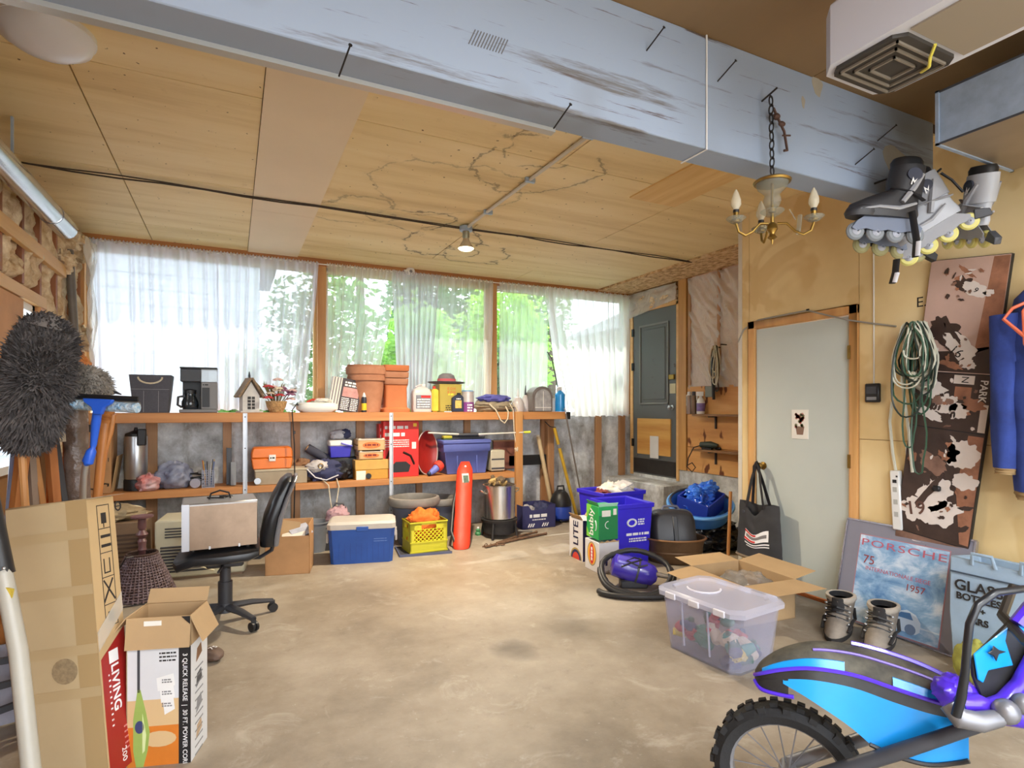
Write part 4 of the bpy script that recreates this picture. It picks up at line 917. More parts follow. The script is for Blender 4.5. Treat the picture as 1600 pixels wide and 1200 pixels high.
ob('tray', MB().bx(-.2,.2,-.06,.12,0,.022), dkgrey, t2, bevel=.006); ob('tray_rim', MB().bx(-.2,.2,-.062,-.056,.018,.03).bx(-.2,.2,.116,.122,.018,.03), black, t2)
t2 = thing('sponge', 'olive yellow sponge block on the blue tote', 'sponge', (x-.2,5.93,tz), group=LX)
ob('sponge', MB().bx(-.05,.05,-.04,.04,.016,.045), M('olive_sponge', (176,170,60), .9), t2, bevel=.005); ob('scourer', MB().bx(-.05,.05,-.04,.04,0,.015), M('dark_green', (60,84,50), .9), t2)
p, q = PY(672,673,5.86), PY(820,675,5.86); t2 = thing('telescopic_pole', 'pale telescopic pole with yellow tip lying across the blue tote', 'pole', (0,0,0), group=LX)
zz = tz+.05; ob('pole', MB().tube([(p.x,5.93,zz+.03),((p.x+q.x)/2-.1,5.92,zz),(q.x-.05,5.79,zz+.02)], [.009,.011,.008], 8), M('pale_pole', (206,204,196), .4), t2, smooth=True); ob('tip', MB().cyl((q.x-.05,5.79,zz+.02), (q.x+.03,5.778,zz+.022), .014, n=10), M('lime_tip', (206,216,70), .5), t2, smooth=True); ob('grip', MB().cyl(((p.x+q.x)/2+.0,5.892,zz+.004), ((p.x+q.x)/2-.22,5.921,zz+.002), .017, n=10), dkgrey, t2, smooth=True)
x, w, z = sp(760,782,703,5.99); h = z-LOZ; t = thing('radio', 'small cream box radio with dark vents right of the blue tote', 'radio', (x+.02,6.0,bz), group=LX)
ob('body', MB().bx(-w/2,w/2,-.09,.09,.012,h), M('cream_plastic', (190,182,160), .5, var=.08), t, bevel=.008); ob('vent_band', MB().bx(-w*.45,w*.45,-.0915,-.0895,.03,.05).bx(-w*.45,w*.45,-.0915,-.0895,h*.55,h*.62), dkgrey, t); ob('foot', MB().bx(-w*.4,w*.4,-.07,.07,0,.012), black, t)
x, w, z = sp(786,806,688,6.1); t = thing('red_board', 'dull red board standing behind the cream radio', 'board', (x-.04,6.17,bz), group=LX)
ob('board', MB().bx(-.14,.14,-.01,.01,0,.33), M('dull_red', (134,84,70), .8, var=.3, sc=6), t, bevel=.002); ob('edge', MB().bx(-.145,.145,-.014,.014,.33,.345), stud_m, t)
# black cable hanging down the front of the shelf
p = PY(460,640,5.81); t = thing('hanging_cable', 'thin black cable hanging in front of both shelves', 'cable', (0,0,0))
ob('cable', MB().tube([(p.x+.06,6.0,SHZ+.02),(p.x+.03,5.85,SHZ+.09),(p.x-.02,5.82,SHZ+.02),(p.x,5.815,1.0),(p.x+.004,5.815,.6),(p.x-.003,5.82,.3),(p.x-.05,5.5,.006)], .006, 6), black, t, smooth=True)
ob('inline_switch', MB().box((p.x,5.815,1.12), (.02,.015,.03)), black, t, bevel=.003)

# ================================================================= on the floor below the shelf and in front of it
FX = 'things on the floor below the shelf'
# two air conditioners
acw = M('cream_ac', (206,202,176), .5, var=.08); acb = M('brown_ac', (132,108,84), .6, var=.2)
p = PZ(246,905); t = thing('air_conditioner', 'cream window air conditioner with louvred front behind the office chair', 'air conditioner', (-.50,5.40,.0), rz=R(-6), group=FX)
ob('body', MB().bx(-.02,.62,-.2,.2,.02,.47), acw, t, bevel=.012); ob('base', MB().bx(-.01,.6,-.19,.19,0,.02), acb, t)
for k in range(9): ob('louvre', MB().box((.19,-.203,.07+.024*k), (.34,.012,.009), (R(30),0,0)), dkgrey, t)
for k in range(4): ob('vent_slot', MB().bx(.05,.36,-.203,-.199,.335+.022*k,.345+.022*k), dkgrey, t)
ob('cord', MB().tube([(.4,-.21,.42),(.33,-.24,.43),(.30,-.25,.36),(.36,-.25,.28),(.40,-.25,.27),(.33,-.25,.2),(.31,-.24,.10),(.40,-.23,.06)], .007, 6), M('cream_cord', (214,206,176), .6), t, smooth=True)
t = thing('wood_cabinet', 'brown slatted box covered with cloth behind the wicker shade', 'box', (-.96,5.62,0), group=FX)
ob('body', MB().bx(-.1,.34,-.18,.2,0,.44), acb, t, bevel=.006)
for k in range(9): ob('slat', MB().bx(-.08,.32,-.188,-.178,.06+.034*k,.075+.034*k), M('dark_brown', (84,66,54), .7), t)
ob('cloth_cover', MB().blob((.1,0,.49), (.22,.17,.07), 3, .4, flat=-.7), M('beige_cloth', (176,158,126), .9, var=.3, sc=9), t, smooth=True)
# upside down lamp with wicker shade
p = PZ(222,930); t = thing('wicker_lamp', 'upside down table lamp with a brown wicker shade', 'lamp', (p.x,p.y,0), group=FX)
n = NT('wicker_weave', .7)
ck = n.N.new('ShaderNodeTexChecker'); ck.inputs['Scale'].default_value = 1
wick_m = M('wicker_strand', (128,112,120), .6, var=.35, sc=30, rgb2=(84,62,56))
H = .30; r0, r1 = .215, .095
ob('shade_liner', MB().lathe([(r0-.008,.004),(r1-.008,H-.004)], 30, caps=False), M('liner_brown', (74,54,46), .9), t)
b = MB()
for k in range(44):
    a = 2*pi*k/44; b.tube([((r0+.002)*cos(a),(r0+.002)*sin(a),0), ((r1+.002)*cos(a),(r1+.002)*sin(a),H)], [.007,.004], 4)
ob('upright_strands', b, wick_m, t)['kind'] = 'stuff'
b = MB()
for j in range(17):
    z = .01+j*.0175; rr = r0+(r1-r0)*z/H
    b.tube([((rr+.006*(1 if (k+j) % 2 else -1))*cos(2*pi*k/44), (rr+.006*(1 if (k+j) % 2 else -1))*sin(2*pi*k/44), z) for k in range(44)], .0065, 4, loop=True)
ob('woven_strands', b, wick_m, t, smooth=True)['kind'] = 'stuff'
ob('top_ring', MB().tube([(r1*cos(2*pi*k/24),r1*sin(2*pi*k/24),H+.004) for k in range(24)], .009, 6, loop=True), M('liner_brown', (74,54,46)), t, smooth=True)
ob('turned_stem', MB().lathe([(.022,H-.1),(.022,H+.02),(.03,H+.03),(.022,H+.05),(.03,H+.09),(.018,H+.11),(.04,H+.14),(.018,H+.17),(.028,H+.19),(.026,H+.25),(.035,H+.255),(.07,H+.262),(.072,H+.275),(.03,H+.282)], 20), M('mauve_brown_wood', (112,78,80), .4, var=.2), t, smooth=True)
ob('cord', MB().tube([(.0,-.06,H),(-.08,-.12,H+.01),(-.17,-.1,.15),(-.24,-.05,.01),(-.1,-.27,.008),(.15,-.24,.008),(.3,-.12,.008)], .005, 6), black, t, smooth=True)
# office chair
p = PZ(352,972); t = thing('office_chair', 'black office swivel chair carrying the toaster oven', 'chair', (p.x,p.y,0), rz=R(176), group=None)
cv = M('chair_vinyl', (30,32,36), .35, var=.2, sc=8); cbase = M('chair_base', (52,52,56), .5)
# local: +x is where the sitter faces
sec = [(.26,.43,.028,.19),(.24,.415,.04,.22),(.15,.445,.042,.235),(0,.445,.042,.24),(-.14,.45,.042,.23),(-.2,.46,.03,.2)]
def ell(x, z, h, w, n=20): return [(x, w*math.copysign(abs(cos(a))**.6, cos(a)), z+h*math.copysign(abs(sin(a))**.6, sin(a))) for a in [2*pi*k/n for k in range(n)]]
ob('seat', MB().rings([ell(*q) for q in sec]), cv, t, smooth=True)
bs = [(-.25,.48,.05,.14),(-.255,.55,.055,.19),(-.275,.66,.055,.2),(-.315,.78,.05,.19),(-.36,.885,.04,.16),(-.375,.915,.02,.11)]
ob('backrest', MB().rings([[(x + h*math.copysign(abs(cos(a))**.7, cos(a)), w*math.copysign(abs(sin(a))**.6, sin(a)), z) for a in [2*pi*k/20 for k in range(20)]] for x,z,h,w in bs]), cv, t, smooth=True)
ob('back_shell', MB().rings([[(x - .045 + h*.4*math.copysign(abs(cos(a))**.7, cos(a)), w*.98*math.copysign(abs(sin(a))**.6, sin(a)), z) for a in [2*pi*k/20 for k in range(20)]] for x,z,h,w in bs]), M('silver_grey_shell', (120,120,124), .35, var=.15), t, smooth=True)
ob('back_bracket', MB().tube([(-.05,0,.40),(-.2,0,.39),(-.27,0,.43),(-.30,0,.56)], .026, 8, flat=.5), cbase, t, smooth=True)
ob('gas_column', MB().cyl((0,0,.10), (0,0,.26), .042, n=18).cyl((0,0,.26), (0,0,.345), .032, n=18).cyl((0,0,.345), (0,0,.40), .02, n=14), cbase, t, smooth=True)
ob('tilt_box', MB().bx(-.11,.10,-.09,.09,.365,.405), cbase, t, bevel=.01); ob('lever', MB().tube([(0,.08,.385),(.02,.22,.375)], .008, 6), cbase, t, smooth=True)
hub = ob('star_base', MB().cyl((0,0,.07), (0,0,.125), .055, .045, 18), cbase, t, smooth=True)
for k in range(5):
    a = 2*pi*k/5 + .95; c_, s_ = cos(a), sin(a)
    ob('base_leg', MB().tube([(.03*c_,.03*s_,.10),(.16*c_,.16*s_,.095),(.29*c_,.29*s_,.075)], [.032,.027,.02], 8, flat=.7), cbase, t, smooth=True)
    ob('caster', MB().cyl((.29*c_-.02*s_,.29*s_+.02*c_,.03), (.29*c_-.006*s_,.29*s_+.006*c_,.03), .029, n=14).cyl((.29*c_+.006*s_,.29*s_-.006*c_,.03), (.29*c_+.02*s_,.29*s_-.02*c_,.03), .029, n=14).bx(.29*c_-.014,.29*c_+.014,.29*s_-.012,.29*s_+.012,.03,.075), black, t, smooth=True)
# toaster oven on the seat
q = Vector((p.x,p.y,0)) + Vector((-1, 0, 0))*.03
t = thing('toaster_oven', 'steel box toaster oven sitting on the office chair', 'toaster oven', (q.x,q.y,.492), rz=R(3))
ob('shell', MB().bx(-.205,.205,-.15,.15,.012,.29), M('dull_steel', (168,164,160), .38, .75, var=.15, sc=3), t, bevel=.006)
ob('door_plate', MB().bx(-.165,.2,-.156,-.149,.015,.275), M('bronze_steel', (150,128,108), .35, .8, var=.25, sc=5), t)
ob('side_strip', MB().bx(-.207,-.168,-.158,-.149,.012,.288), M('pale_strip', (196,198,204), .4, .4), t)
for xx in (-.15,.15):
    for yy in (-.12,.12): ob('foot', MB().cyl((xx,yy,0), (xx,yy,.014), .012, n=10), black, t)
for xx in (-.06,.1): ob('door_hinge', MB().bx(xx-.005,xx+.005,-.162,-.15,.012,.03), steel, t)
ob('carry_handle', MB().tube([(-.06,.0,.29),(-.05,.0,.325),(0,.0,.342),(.05,.0,.325),(.06,.0,.29)], .006, 6), black, t, smooth=True)
ob('power_cord', MB().tube([(-.07,.03,.297),(.02,-.02,.297),(.07,.03,.297),(.0,.06,.297)], .005, 6), black, t, smooth=True)
# open cardboard box with papers
p = PZ(420,898); t = thing('cardboard_box', 'brown open carton stuffed with papers next to the blue cooler', 'box', (p.x+.17,p.y+.08,0), rz=R(-13))
def open_box(t, w, d, h, m, flaps, th=.004, inner=None):
    ob('front_panel', MB().bx(-w/2,w/2,-d/2,-d/2+th,0,h), m, t); ob('back_panel', MB().bx(-w/2,w/2,d/2-th,d/2,0,h), m, t)
    ob('side_panel', MB().bx(-w/2,-w/2+th,-d/2,d/2,0,h), m, t); ob('side_panel', MB().bx(w/2-th,w/2,-d/2,d/2,0,h), m, t); ob('bottom', MB().bx(-w/2,w/2,-d/2,d/2,0,th), m, t)
    for side, ang, ln in flaps:
        a = R(ang)
        if side in 'FB':
            s = -1 if side == 'F' else 1
            y0 = s*d/2; ob('flap', MB().rings([[(-w/2,y0,h),(w/2,y0,h),(w/2,y0-s*th,h),(-w/2,y0-s*th,h)], [(-w/2+.004,y0+s*ln*sin(a),h+ln*cos(a)),(w/2-.004,y0+s*ln*sin(a),h+ln*cos(a)),(w/2-.004,y0+s*(ln*sin(a)-th),h+ln*cos(a)),(-w/2+.004,y0+s*(ln*sin(a)-th),h+ln*cos(a))]]), m, t)
        else:
            s = -1 if side == 'L' else 1
            x0 = s*w/2; ob('flap', MB().rings([[(x0,-d/2,h),(x0,d/2,h),(x0-s*th,d/2,h),(x0-s*th,-d/2,h)], [(x0+s*ln*sin(a),-d/2+.004,h+ln*cos(a)),(x0+s*ln*sin(a),d/2-.004,h+ln*cos(a)),(x0+s*(ln*sin(a)-th),d/2-.004,h+ln*cos(a)),(x0+s*(ln*sin(a)-th),-d/2+.004,h+ln*cos(a))]]), m, t)
open_box(t, .34, .30, .31, card2, [('B', 8, .09), ('L', 15, .08), ('R', -4, .09)])
t2 = thing('papers', 'loose white papers sticking out of the brown carton', 'papers', (p.x+.2,p.y+.1,.0), rz=R(-13))
ob('paper', MB().box((0.0,-.02,.28), (.2,.24,.012), (R(12),R(-14),0)), pale, t2); ob('paper', MB().box((.05,.03,.31), (.15,.2,.008), (R(16),R(-20),R(20))), M('blue_grey_paper', (186,190,204), .8, var=.2, sc=20), t2); ob('cardboard_sheet', MB().box((-.06,.07,.24), (.16,.012,.3), (R(-8),R(10),0)), card, t2)
# blue cooler
p, q = PZ(512,884), PZ(617,878); w = (q-p).length; an = math.atan2(q.y-p.y, q.x-p.x)
t = thing('ice_chest', 'big blue ice chest with off white lid on the floor', 'cooler', (p.x,p.y,0), rz=an)
bl = M('cooler_blue', (36,84,168), .45, var=.15, sc=5); lid_m = M('cooler_lid', (190,184,176), .5, var=.12, sc=6)
def rr(x0, x1, y0, y1, z, c=.03):
    return [(x0+c,y0,z),(x1-c,y0,z),(x1,y0+c,z),(x1,y1-c,z),(x1-c,y1,z),(x0+c,y1,z),(x0,y1-c,z),(x0,y0+c,z)]
ob('body', MB().rings([rr(.02,w-.02,.02,.32,0), rr(.0,w,0,.34,.30)]), bl, t, smooth=True, ang=30)
for k in range(1,12): ob('body_rib', MB().box((w*k/12,.008,.15), (.003,.004,.25), (R(-3.8),0,0)), M('cooler_blue_dark', (32,70,148), .5), t)
ob('lid', MB().rings([rr(-.008,w+.008,-.012,.352,.302), rr(-.008,w+.008,-.012,.352,.345), rr(.015,w-.015,.012,.328,.365)]), lid_m, t, smooth=True, ang=30)
ob('latch', MB().bx(w*.42,w*.6,-.02,-.008,.285,.325), bl, t, bevel=.004)
for xx in (-.012,w+.012): ob('handle', MB().tube([(xx,.08,.26),(xx,.09,.18),(xx,.25,.18),(xx,.26,.26)], .010, 6), M('cooler_lid', (190,184,176)), t, smooth=True)
ob('side_plate', MB().bx(w-.002,w+.012,.07,.27,.22,.28), M('cooler_lid', (190,184,176)), t)
lines(t, w*.68,w*.88,.21,.005,M('pale_blue_ink', (120,150,210), .6),.002,2,.02)
# grey bucket between carton and cooler
p = PZ(497,868); t = thing('grey_bucket', 'grey bucket behind the ice chest', 'bucket', (p.x,p.y+.2,0), group=FX)
ob('body', MB().lathe([(.10,0),(.13,.27),(.138,.27),(.138,.28),(.125,.28),(.1,.02)], 22), M('grey_tub', (130,134,140), .5, var=.15), t, smooth=True); ob('bail', MB().tube([(.135*cos(a),-.05*sin(a)-.05,.27+.0*sin(a)-.07*sin(a)) for a in [k*pi/8 for k in range(9)]], .004, 5), black, t, smooth=True)
p = PY(528,800,5.72); t = thing('pink_speaker', 'small dusty pink bag behind the ice chest', 'bag', (p.x,5.72,.0), group=FX)
ob('body', MB().blob((0,0,.3), (.11,.08,.1), 5, .3), M('dusty_pink', (186,150,156), .8, var=.15), t, smooth=True); ob('handle', MB().tube([(-.05,0,.38),(-.02,0,.43),(.05,0,.42),(.08,0,.36)], .01, 6), dkgrey, t, smooth=True); ob('box_under', MB().bx(-.14,.14,-.09,.09,0,.22), dkgrey, t, bevel=.006)
# planters
for (px, d, sc_, lab) in [(647,5.75,1.04,'large blue grey plastic planter behind the milk crate'), (688,6.12,.9,'second dark planter tucked behind the large planter')]:
    r_ = ray(px, 640); p = r_*d; t = thing('planter', lab, 'planter', (p.x,p.y,0), group=FX)
    pm = M('planter_blue', (86,92,108), .55, var=.15, sc=6)
    ob('pot', MB().lathe([(.15*sc_,0),(.20*sc_,.3*sc_),(.215*sc_,.37*sc_),(.2*sc_,.36*sc_),(.14*sc_,.03)], 32), pm, t, smooth=True)
    ob('rim', MB().lathe([(.212*sc_,.36*sc_),(.24*sc_,.375*sc_),(.252*sc_,.41*sc_),(.24*sc_,.445*sc_),(.215*sc_,.45*sc_),(.205*sc_,.42*sc_),(.205*sc_,.36*sc_)], 32), M('planter_rim', (132,128,122), .6, var=.25, sc=8), t, smooth=True)
# yellow milk crate on a dark tray
p, q = PZ(641,868), PZ(700,861)
t = thing('boot_tray', 'dark grey tray on the floor under the yellow crate', 'tray', (p.x+.16,p.y+.12,0), rz=R(-8))
ob('tray', MB().bx(-.24,.24,-.18,.2,0,.012), dkgrey, t, bevel=.004); ob('tray_lip', MB().bx(-.24,.24,-.185,-.175,.0,.022).bx(-.245,-.235,-.18,.2,0,.022), M('blue_grey_lip', (84,90,120), .5), t)
w = (q-p).length*.98; h = .285; dd = .26
t = thing('milk_crate', 'yellow plastic milk crate holding orange cloth', 'crate', (p.x,p.y,.0135), rz=math.atan2(q.y-p.y,q.x-p.x))
ylw = M('crate_yellow', (214,206,50), .45, var=.06)
def crate_side(L, name):
    b = MB(); th = .012
    b.bx(0,L,0,th,0,.10).bx(0,.04,0,th,.1,h).bx(L-.04,L,0,th,.1,h).bx(0,L,0,th,h-.03,h).bx(0,L*.3,0,th,h-.075,h).bx(L*.7,L,0,th,h-.075,h)
    n_ = 7
    for k in range(-3, n_+3):
        for s in (-1,1):
            x0 = .04+(L-.08)*k/n_; z0, z1 = .1, h-.07; x1 = x0+s*(z1-z0)
            ta, tb = 0.0, 1.0
            for lim, sg in ((.04,1),(L-.04,-1)):
                fa, fb = sg*(x0-lim), sg*(x1-lim)
                if fa < 0 and fb < 0: ta = 2; break
                if fa < 0: ta = max(ta, fa/(fa-fb))
                elif fb < 0: tb = min(tb, fa/(fa-fb))
            if ta < tb:
                A = (x0+(x1-x0)*ta, th/2, z0+(z1-z0)*ta); B = (x0+(x1-x0)*tb, th/2, z0+(z1-z0)*tb)
                b.tube([A, B], .006, 4)
    b.bx(-.004,L+.004,-.005,th,h-.012,h).bx(-.003,L+.003,-.004,th,.09,.102).bx(-.003,L+.003,-.004,th,0,.012)
    return b
ob('front_panel', crate_side(w,'f'), ylw, t); ob('back_panel', crate_side(w,'b'), ylw, t, loc=(0,dd-.012,0))
ob('side_panel', crate_side(dd,'s'), ylw, t, loc=(0,dd,0), rot=(0,0,-pi/2)); ob('side_panel', crate_side(dd,'s'), ylw, t, loc=(w,0,0), rot=(0,0,pi/2)); ob('bottom', MB().bx(0,w,0,dd,0,.01), ylw, t)
t2 = thing('orange_cushion', 'crumpled orange cloth bundle in the yellow crate', 'cloth', (p.x+.17,p.y+.13,.03), rz=R(-5))
ob('cloth', MB().blob((-.01,.0,.19), (.15,.10,.155), 12, .35, 2.6, 36, 24, flat=-.95, sq=3), orange, t2, smooth=True, ang=70); ob('cloth_corner', MB().blob((.10,.0,.28), (.05,.05,.07), 13, .4), orange, t2, smooth=True); ob('cloth_corner', MB().blob((-.1,-.02,.27), (.05,.06,.06), 14, .4), orange, t2, smooth=True)
# red folding chair bag leaning on the shelf
p = PZ(721,857); q = PY(727,722,5.73); ax = q-p; L = ax.length
t = thing('folding_chair_bag', 'long red drawstring bag leaning on the shelf', 'bag', (p.x,p.y,0))
rg = M('red_orange_nylon', (226,62,34), .55, var=.12, sc=9, bump=.3, bsc=10)
b = MB(); rs = []
for j in range(26):
    f = j/25; c_ = p + ax*f; rr_ = .085 if f > .03 else .075
    rr_ *= (1+.06*noise.noise(Vector((0,0,f*8)))) * (1 if f < .9 else (1-(f-.9)*4.5))
    rs.append([(c_.x+rr_*cos(a)*(1.02+.06*noise.noise(Vector((cos(a)*2,sin(a)*2,f*9)))), c_.y+rr_*sin(a)*.8*(1+.06*noise.noise(Vector((sin(a)*2,3,f*9)))), c_.z+.004) for a in [2*pi*k/24 for k in range(24)]])
ob('bag', MB().rings([[(x-p.x,y-p.y,z) for x,y,z in r] for r in rs]), rg, t, smooth=True, ang=80)
la = ax*.77; ob('label', MB().box((la.x-.01,la.y-.084*.8,la.z), (.075,.003,.16), (R(-16),0,0)), pale, t); ob('label_picture', MB().box((la.x-.01,la.y-.087*.8+.0,la.z+.02), (.055,.0032,.08), (R(-16),0,0)), M('label_green', (96,116,100), .6, var=.4, sc=40), t)
ob('carry_strap', MB().tube([tuple(ax*.72+Vector((-.07,.03,0))), tuple(ax*.5+Vector((-.10,.03,0))), tuple(ax*.2+Vector((-.12,-.0,0))), tuple(ax*.05+Vector((-.07,-.0,.02)))], .012, 6, flat=.3), black, t, smooth=True); ob('cord_lock', MB().ball(tuple(ax*.95+Vector((-.02,-.06,0))), .013, 8, 6), white, t, smooth=True)
# stock pot on a burner
PXc, PYc = 2.53, 5.47
t = thing('gas_burner', 'low black outdoor gas burner under the stock pot', 'burner', (PXc,PYc,0), group=FX)
iron = M('cast_iron', (40,38,38), .7, var=.3, sc=20)
ob('top_ring', MB().lathe([(.12,.17),(.19,.17),(.195,.195),(.12,.195)], 24), iron, t, smooth=True)
for k in range(4):
    a = pi/4+k*pi/2; ob('leg', MB().tube([(.17*cos(a),.17*sin(a),.18),(.2*cos(a),.2*sin(a),0)], .014, 6), iron, t)
ob('burner_head', MB().lathe([(.05,.05),(.08,.07),(.08,.11),(.03,.13)], 16), iron, t, smooth=True); ob('wind_guard', MB().lathe([(.165,.05),(.175,.17),(.17,.17),(.16,.05)], 24), iron, t, smooth=True); ob('gas_pipe', MB().tube([(0,0,.08),(.2,-.1,.06),(.32,-.14,.05)], .012, 6), M('burner_steel', (130,126,120), .4, .7), t, smooth=True)
t = thing('stock_pot', 'large shiny aluminium stock pot filled with firewood pieces', 'pot', (PXc,PYc,.197))
alu = M('polished_aluminium', (210,206,200), .25, .95, var=.06)
ob('body', MB().lathe([(.155,0),(.165,.01),(.17,.34),(.178,.345),(.178,.352),(.162,.35),(.158,.02),(.01,.015)], 36), alu, t, smooth=True)
for s in (-1,1): ob('handle', MB().tube([(s*.168,-.05,.27),(s*.20,-.05,.285),(s*.215,-.03,.30),(s*.215,.03,.30),(s*.20,.05,.285),(s*.168,.05,.27)], .008, 6), alu, t, smooth=True)
rnd = random.Random(11)
for k in range(13):
    a, r_ = rnd.uniform(0,6.28), rnd.uniform(.0,.11); c_ = Vector((PXc+r_*cos(a), PYc+r_*sin(a), .197+.30+rnd.uniform(0,.06)+.05*(r_ < .07)))
    dv = Vector((rnd.uniform(-1,1), rnd.uniform(-1,1), rnd.uniform(-.2,.5))).normalized()*rnd.uniform(.04,.07)
    t2 = thing('wood_chunk', ['dark bark covered wood chunk in the aluminium stock pot', 'pale bare wood chunk in the aluminium stock pot'][k % 2], 'wood', tuple(c_), group='wood chunks in the stock pot')
    ob('chunk', MB().tube([tuple(-dv), tuple(dv*.2), tuple(dv)], [.02,.026,.018], 7), [M('bark_chunk', (110,92,70), .9, var=.4, sc=40), M('pale_chunk', (190,160,104), .9, var=.3, sc=40)][k % 2], t2)
ob('wood_fill', MB().lathe([(.155,.28),(.155,.30),(.05,.33),(.005,.335)], 20), M('bark_chunk', (110,92,70)), t, smooth=True)
# navy fruit crate
p, q = PZ(816,828), PZ(868,823); w = (q-p).length
t = thing('navy_carton', 'navy open produce carton with white print below the shelf end', 'carton', (p.x,p.y,0), rz=math.atan2(q.y-p.y,q.x-p.x))
nvc = M('navy_card', (52,52,98), .7, var=.1); h = .26; dd = .30
ob('front_panel', MB().prism([(0,0),(w,0),(w,h),(w*.82,h),(w*.72,h*.8),(w*.28,h*.8),(w*.18,h),(0,h)], 0,.005), nvc, t); ob('back_panel', MB().bx(0,w,dd-.005,dd,0,h), nvc, t); ob('side_panel', MB().bx(0,.005,0,dd,0,h), nvc, t); ob('side_panel', MB().bx(w-.005,w,0,dd,0,h), nvc, t); ob('bottom', MB().bx(0,w,0,dd,0,.005), nvc, t)
lines(t, w*.22,w*.78,h*.48,.035,inkw,0,1); lines(t, w*.3,w*.7,h*.36,.012,inkw,0,1,seed=4)
for x0 in (.2,.62):
    for j in range(3): ob('checker_print', MB().box((w*x0+j*.028,-.0006,h*.15), (.013,.001,.045), (0,R(30),0)), inkw, t)
t2 = thing('cloth_roll', 'bundle of grey white rolled cloths in the navy carton', 'cloth', (p.x,p.y,.012), rz=math.atan2(q.y-p.y,q.x-p.x))
for k in range(4): ob('roll', MB().tube([(.06+.04*k,.06,.10+.02*(k%2)),(.13+.05*k,.16,.2-.02*k),(.2+.045*k,.24,.14)], [.035,.045,.03], 9), M('dirty_white_cloth', (166,164,166), .9, var=.3, sc=14), t2, smooth=True)
ob('dark_bundle', MB().blob((.3,.14,.13), (.12,.11,.12), 21, .35, flat=-.95), M('navy_cloth', (58,62,96)), t2, smooth=True)
# shop vac
p = PZ(881,818); t = thing('shop_vacuum', 'small black and blue vacuum behind the yellow handled tool', 'vacuum', (p.x+.04,p.y+.14,0), group=FX)
ob('tank', MB().lathe([(.1,.02),(.13,.05),(.13,.17),(.12,.19)], 20), M('vac_blue', (40,70,170), .4), t, smooth=True); ob('motor_head', MB().lathe([(.13,.19),(.125,.25),(.09,.33),(.05,.37),(.01,.38)], 20), black, t, smooth=True); ob('handle', MB().tube([(-.05,0,.36),(-.04,0,.42),(.04,0,.42),(.05,0,.36)], .012, 6), black, t, smooth=True)
for a in (0,2.1,4.2): ob('caster', MB().ball((.1*cos(a),.1*sin(a),.02), .02, 8, 6), black, t, smooth=True)
# long handled tools leaning on the wall
def tool(name, label, cat, a, b, r, mat, extra=None, grp='long handled tools leaning by the shelf end', cone=1.0):
    t = thing(name, label, cat, tuple(a), group=grp); v = Vector(b)-Vector(a)
    ob('handle', MB().tube([(0,0,0), tuple(v*.5), tuple(v)], [r, r*cone, r*cone], 10), mat, t, smooth=True)
    if extra: extra(t, v)
    return t
def g1(t, v): ob('grip', MB().tube([tuple(v*.93), tuple(v*1.02)], [.024,.02], 10), M('pale_grip', (216,206,186), .6), t, smooth=True)
A = PY(866,700,6.02); A.z = 0.002; tool('bat', 'pale wooden bat handle leaning behind the navy carton', 'bat', A, PY(841,682,6.1), .026, wood('pale_handle', (212,190,150), (186,160,120), 'z'), g1)
def g2(t, v): ob('grip', MB().tube([tuple(v*.80), tuple(v*.9), tuple(v*1.0)], [.018,.014,.02], 10), M('light_grip', (206,200,192), .5), t, smooth=True); ob('collar', MB().tube([tuple(v*.78), tuple(v*.82)], .024, 10), grey, t, smooth=True); ob('loop', MB().tube([tuple(v*1.0), tuple(v*1.03+Vector((-.05,0,-.02))), tuple(v*1.03+Vector((-.12,0,.04)))], .006, 6), black, t, smooth=True)
tool('axe', 'yellow handled splitting tool leaning by the shelf end', 'axe', PZ(901,806), PY(866,668,5.95), .020, M('yellow_fibreglass', (206,166,50), .5, var=.1), g2)
def g3(t, v): ob('hook', MB().tube([tuple(v), tuple(v+Vector((.0,0,.03))), tuple(v+Vector((-.02,0,.06)))], .008, 6), steel, t, smooth=True)
tool('metal_rod', 'thin grey metal rod leaning past the shelf end', 'rod', PZ(914,806), PY(884,646,5.80), .010, M('grey_rod', (150,142,134), .4, .6), g3)
# loose sticks, chain and toys on the floor
rust = M('rusty_iron', (120,92,70), .7, .3, var=.4, sc=30)
for (a, b, r, lab) in [((758,857),(852,836),.014,'long weathered stick lying on the floor before the pot'), ((776,850),(838,833),.011,'short dark stick lying behind the long stick')]:
    P0, P1 = PZ(*a), PZ(*b); t = thing('stick', lab, 'stick', (P0.x,P0.y,r+.001), group='sticks on the floor'); v = P1-P0
    ob('wood', MB().tube([(0,0,0), tuple(v*.5+Vector((0,.02,.002))), tuple(v)], [r*.8,r,r*.9], 7), rust, t, smooth=True); ob('knob', MB().ball(tuple(v), r*1.5, 8, 6), rust, t, smooth=True)
P0 = PZ(768,853); t = thing('chain', 'short rusty chain heaped by the stick', 'chain', (P0.x,P0.y-.03,.0), group='sticks on the floor')
for k in range(9): ob('chain_link', MB().at((-.09+.024*k,.02*sin(k*2.2),.012+.008*(k%2)), (pi/2*(k%2),0,.4*k)).tube([(.02*cos(a),.011*sin(a),0) for a in [j*pi/5 for j in range(10)]], .0045, 5, loop=True), rust, t, smooth=True)
for (px,py,m_,lab) in [(747,836,M('toy_green', (70,140,90), .5),'small green plastic toy on the floor by the red bag'), (757,832,M('toy_red', (206,60,50), .5),'small red plastic toy on the floor under the pot')]:
    P0 = PZ(px,py); t = thing('toy', lab, 'toy', (P0.x,P0.y,0), group='sticks on the floor'); ob('body', MB().lathe([(.03,0),(.035,.02),(.02,.04),(.028,.055),(.01,.07)], 12), m_, t, smooth=True); ob('knob', MB().ball((.0,0,.075), .015, 8, 6), white, t, smooth=True)

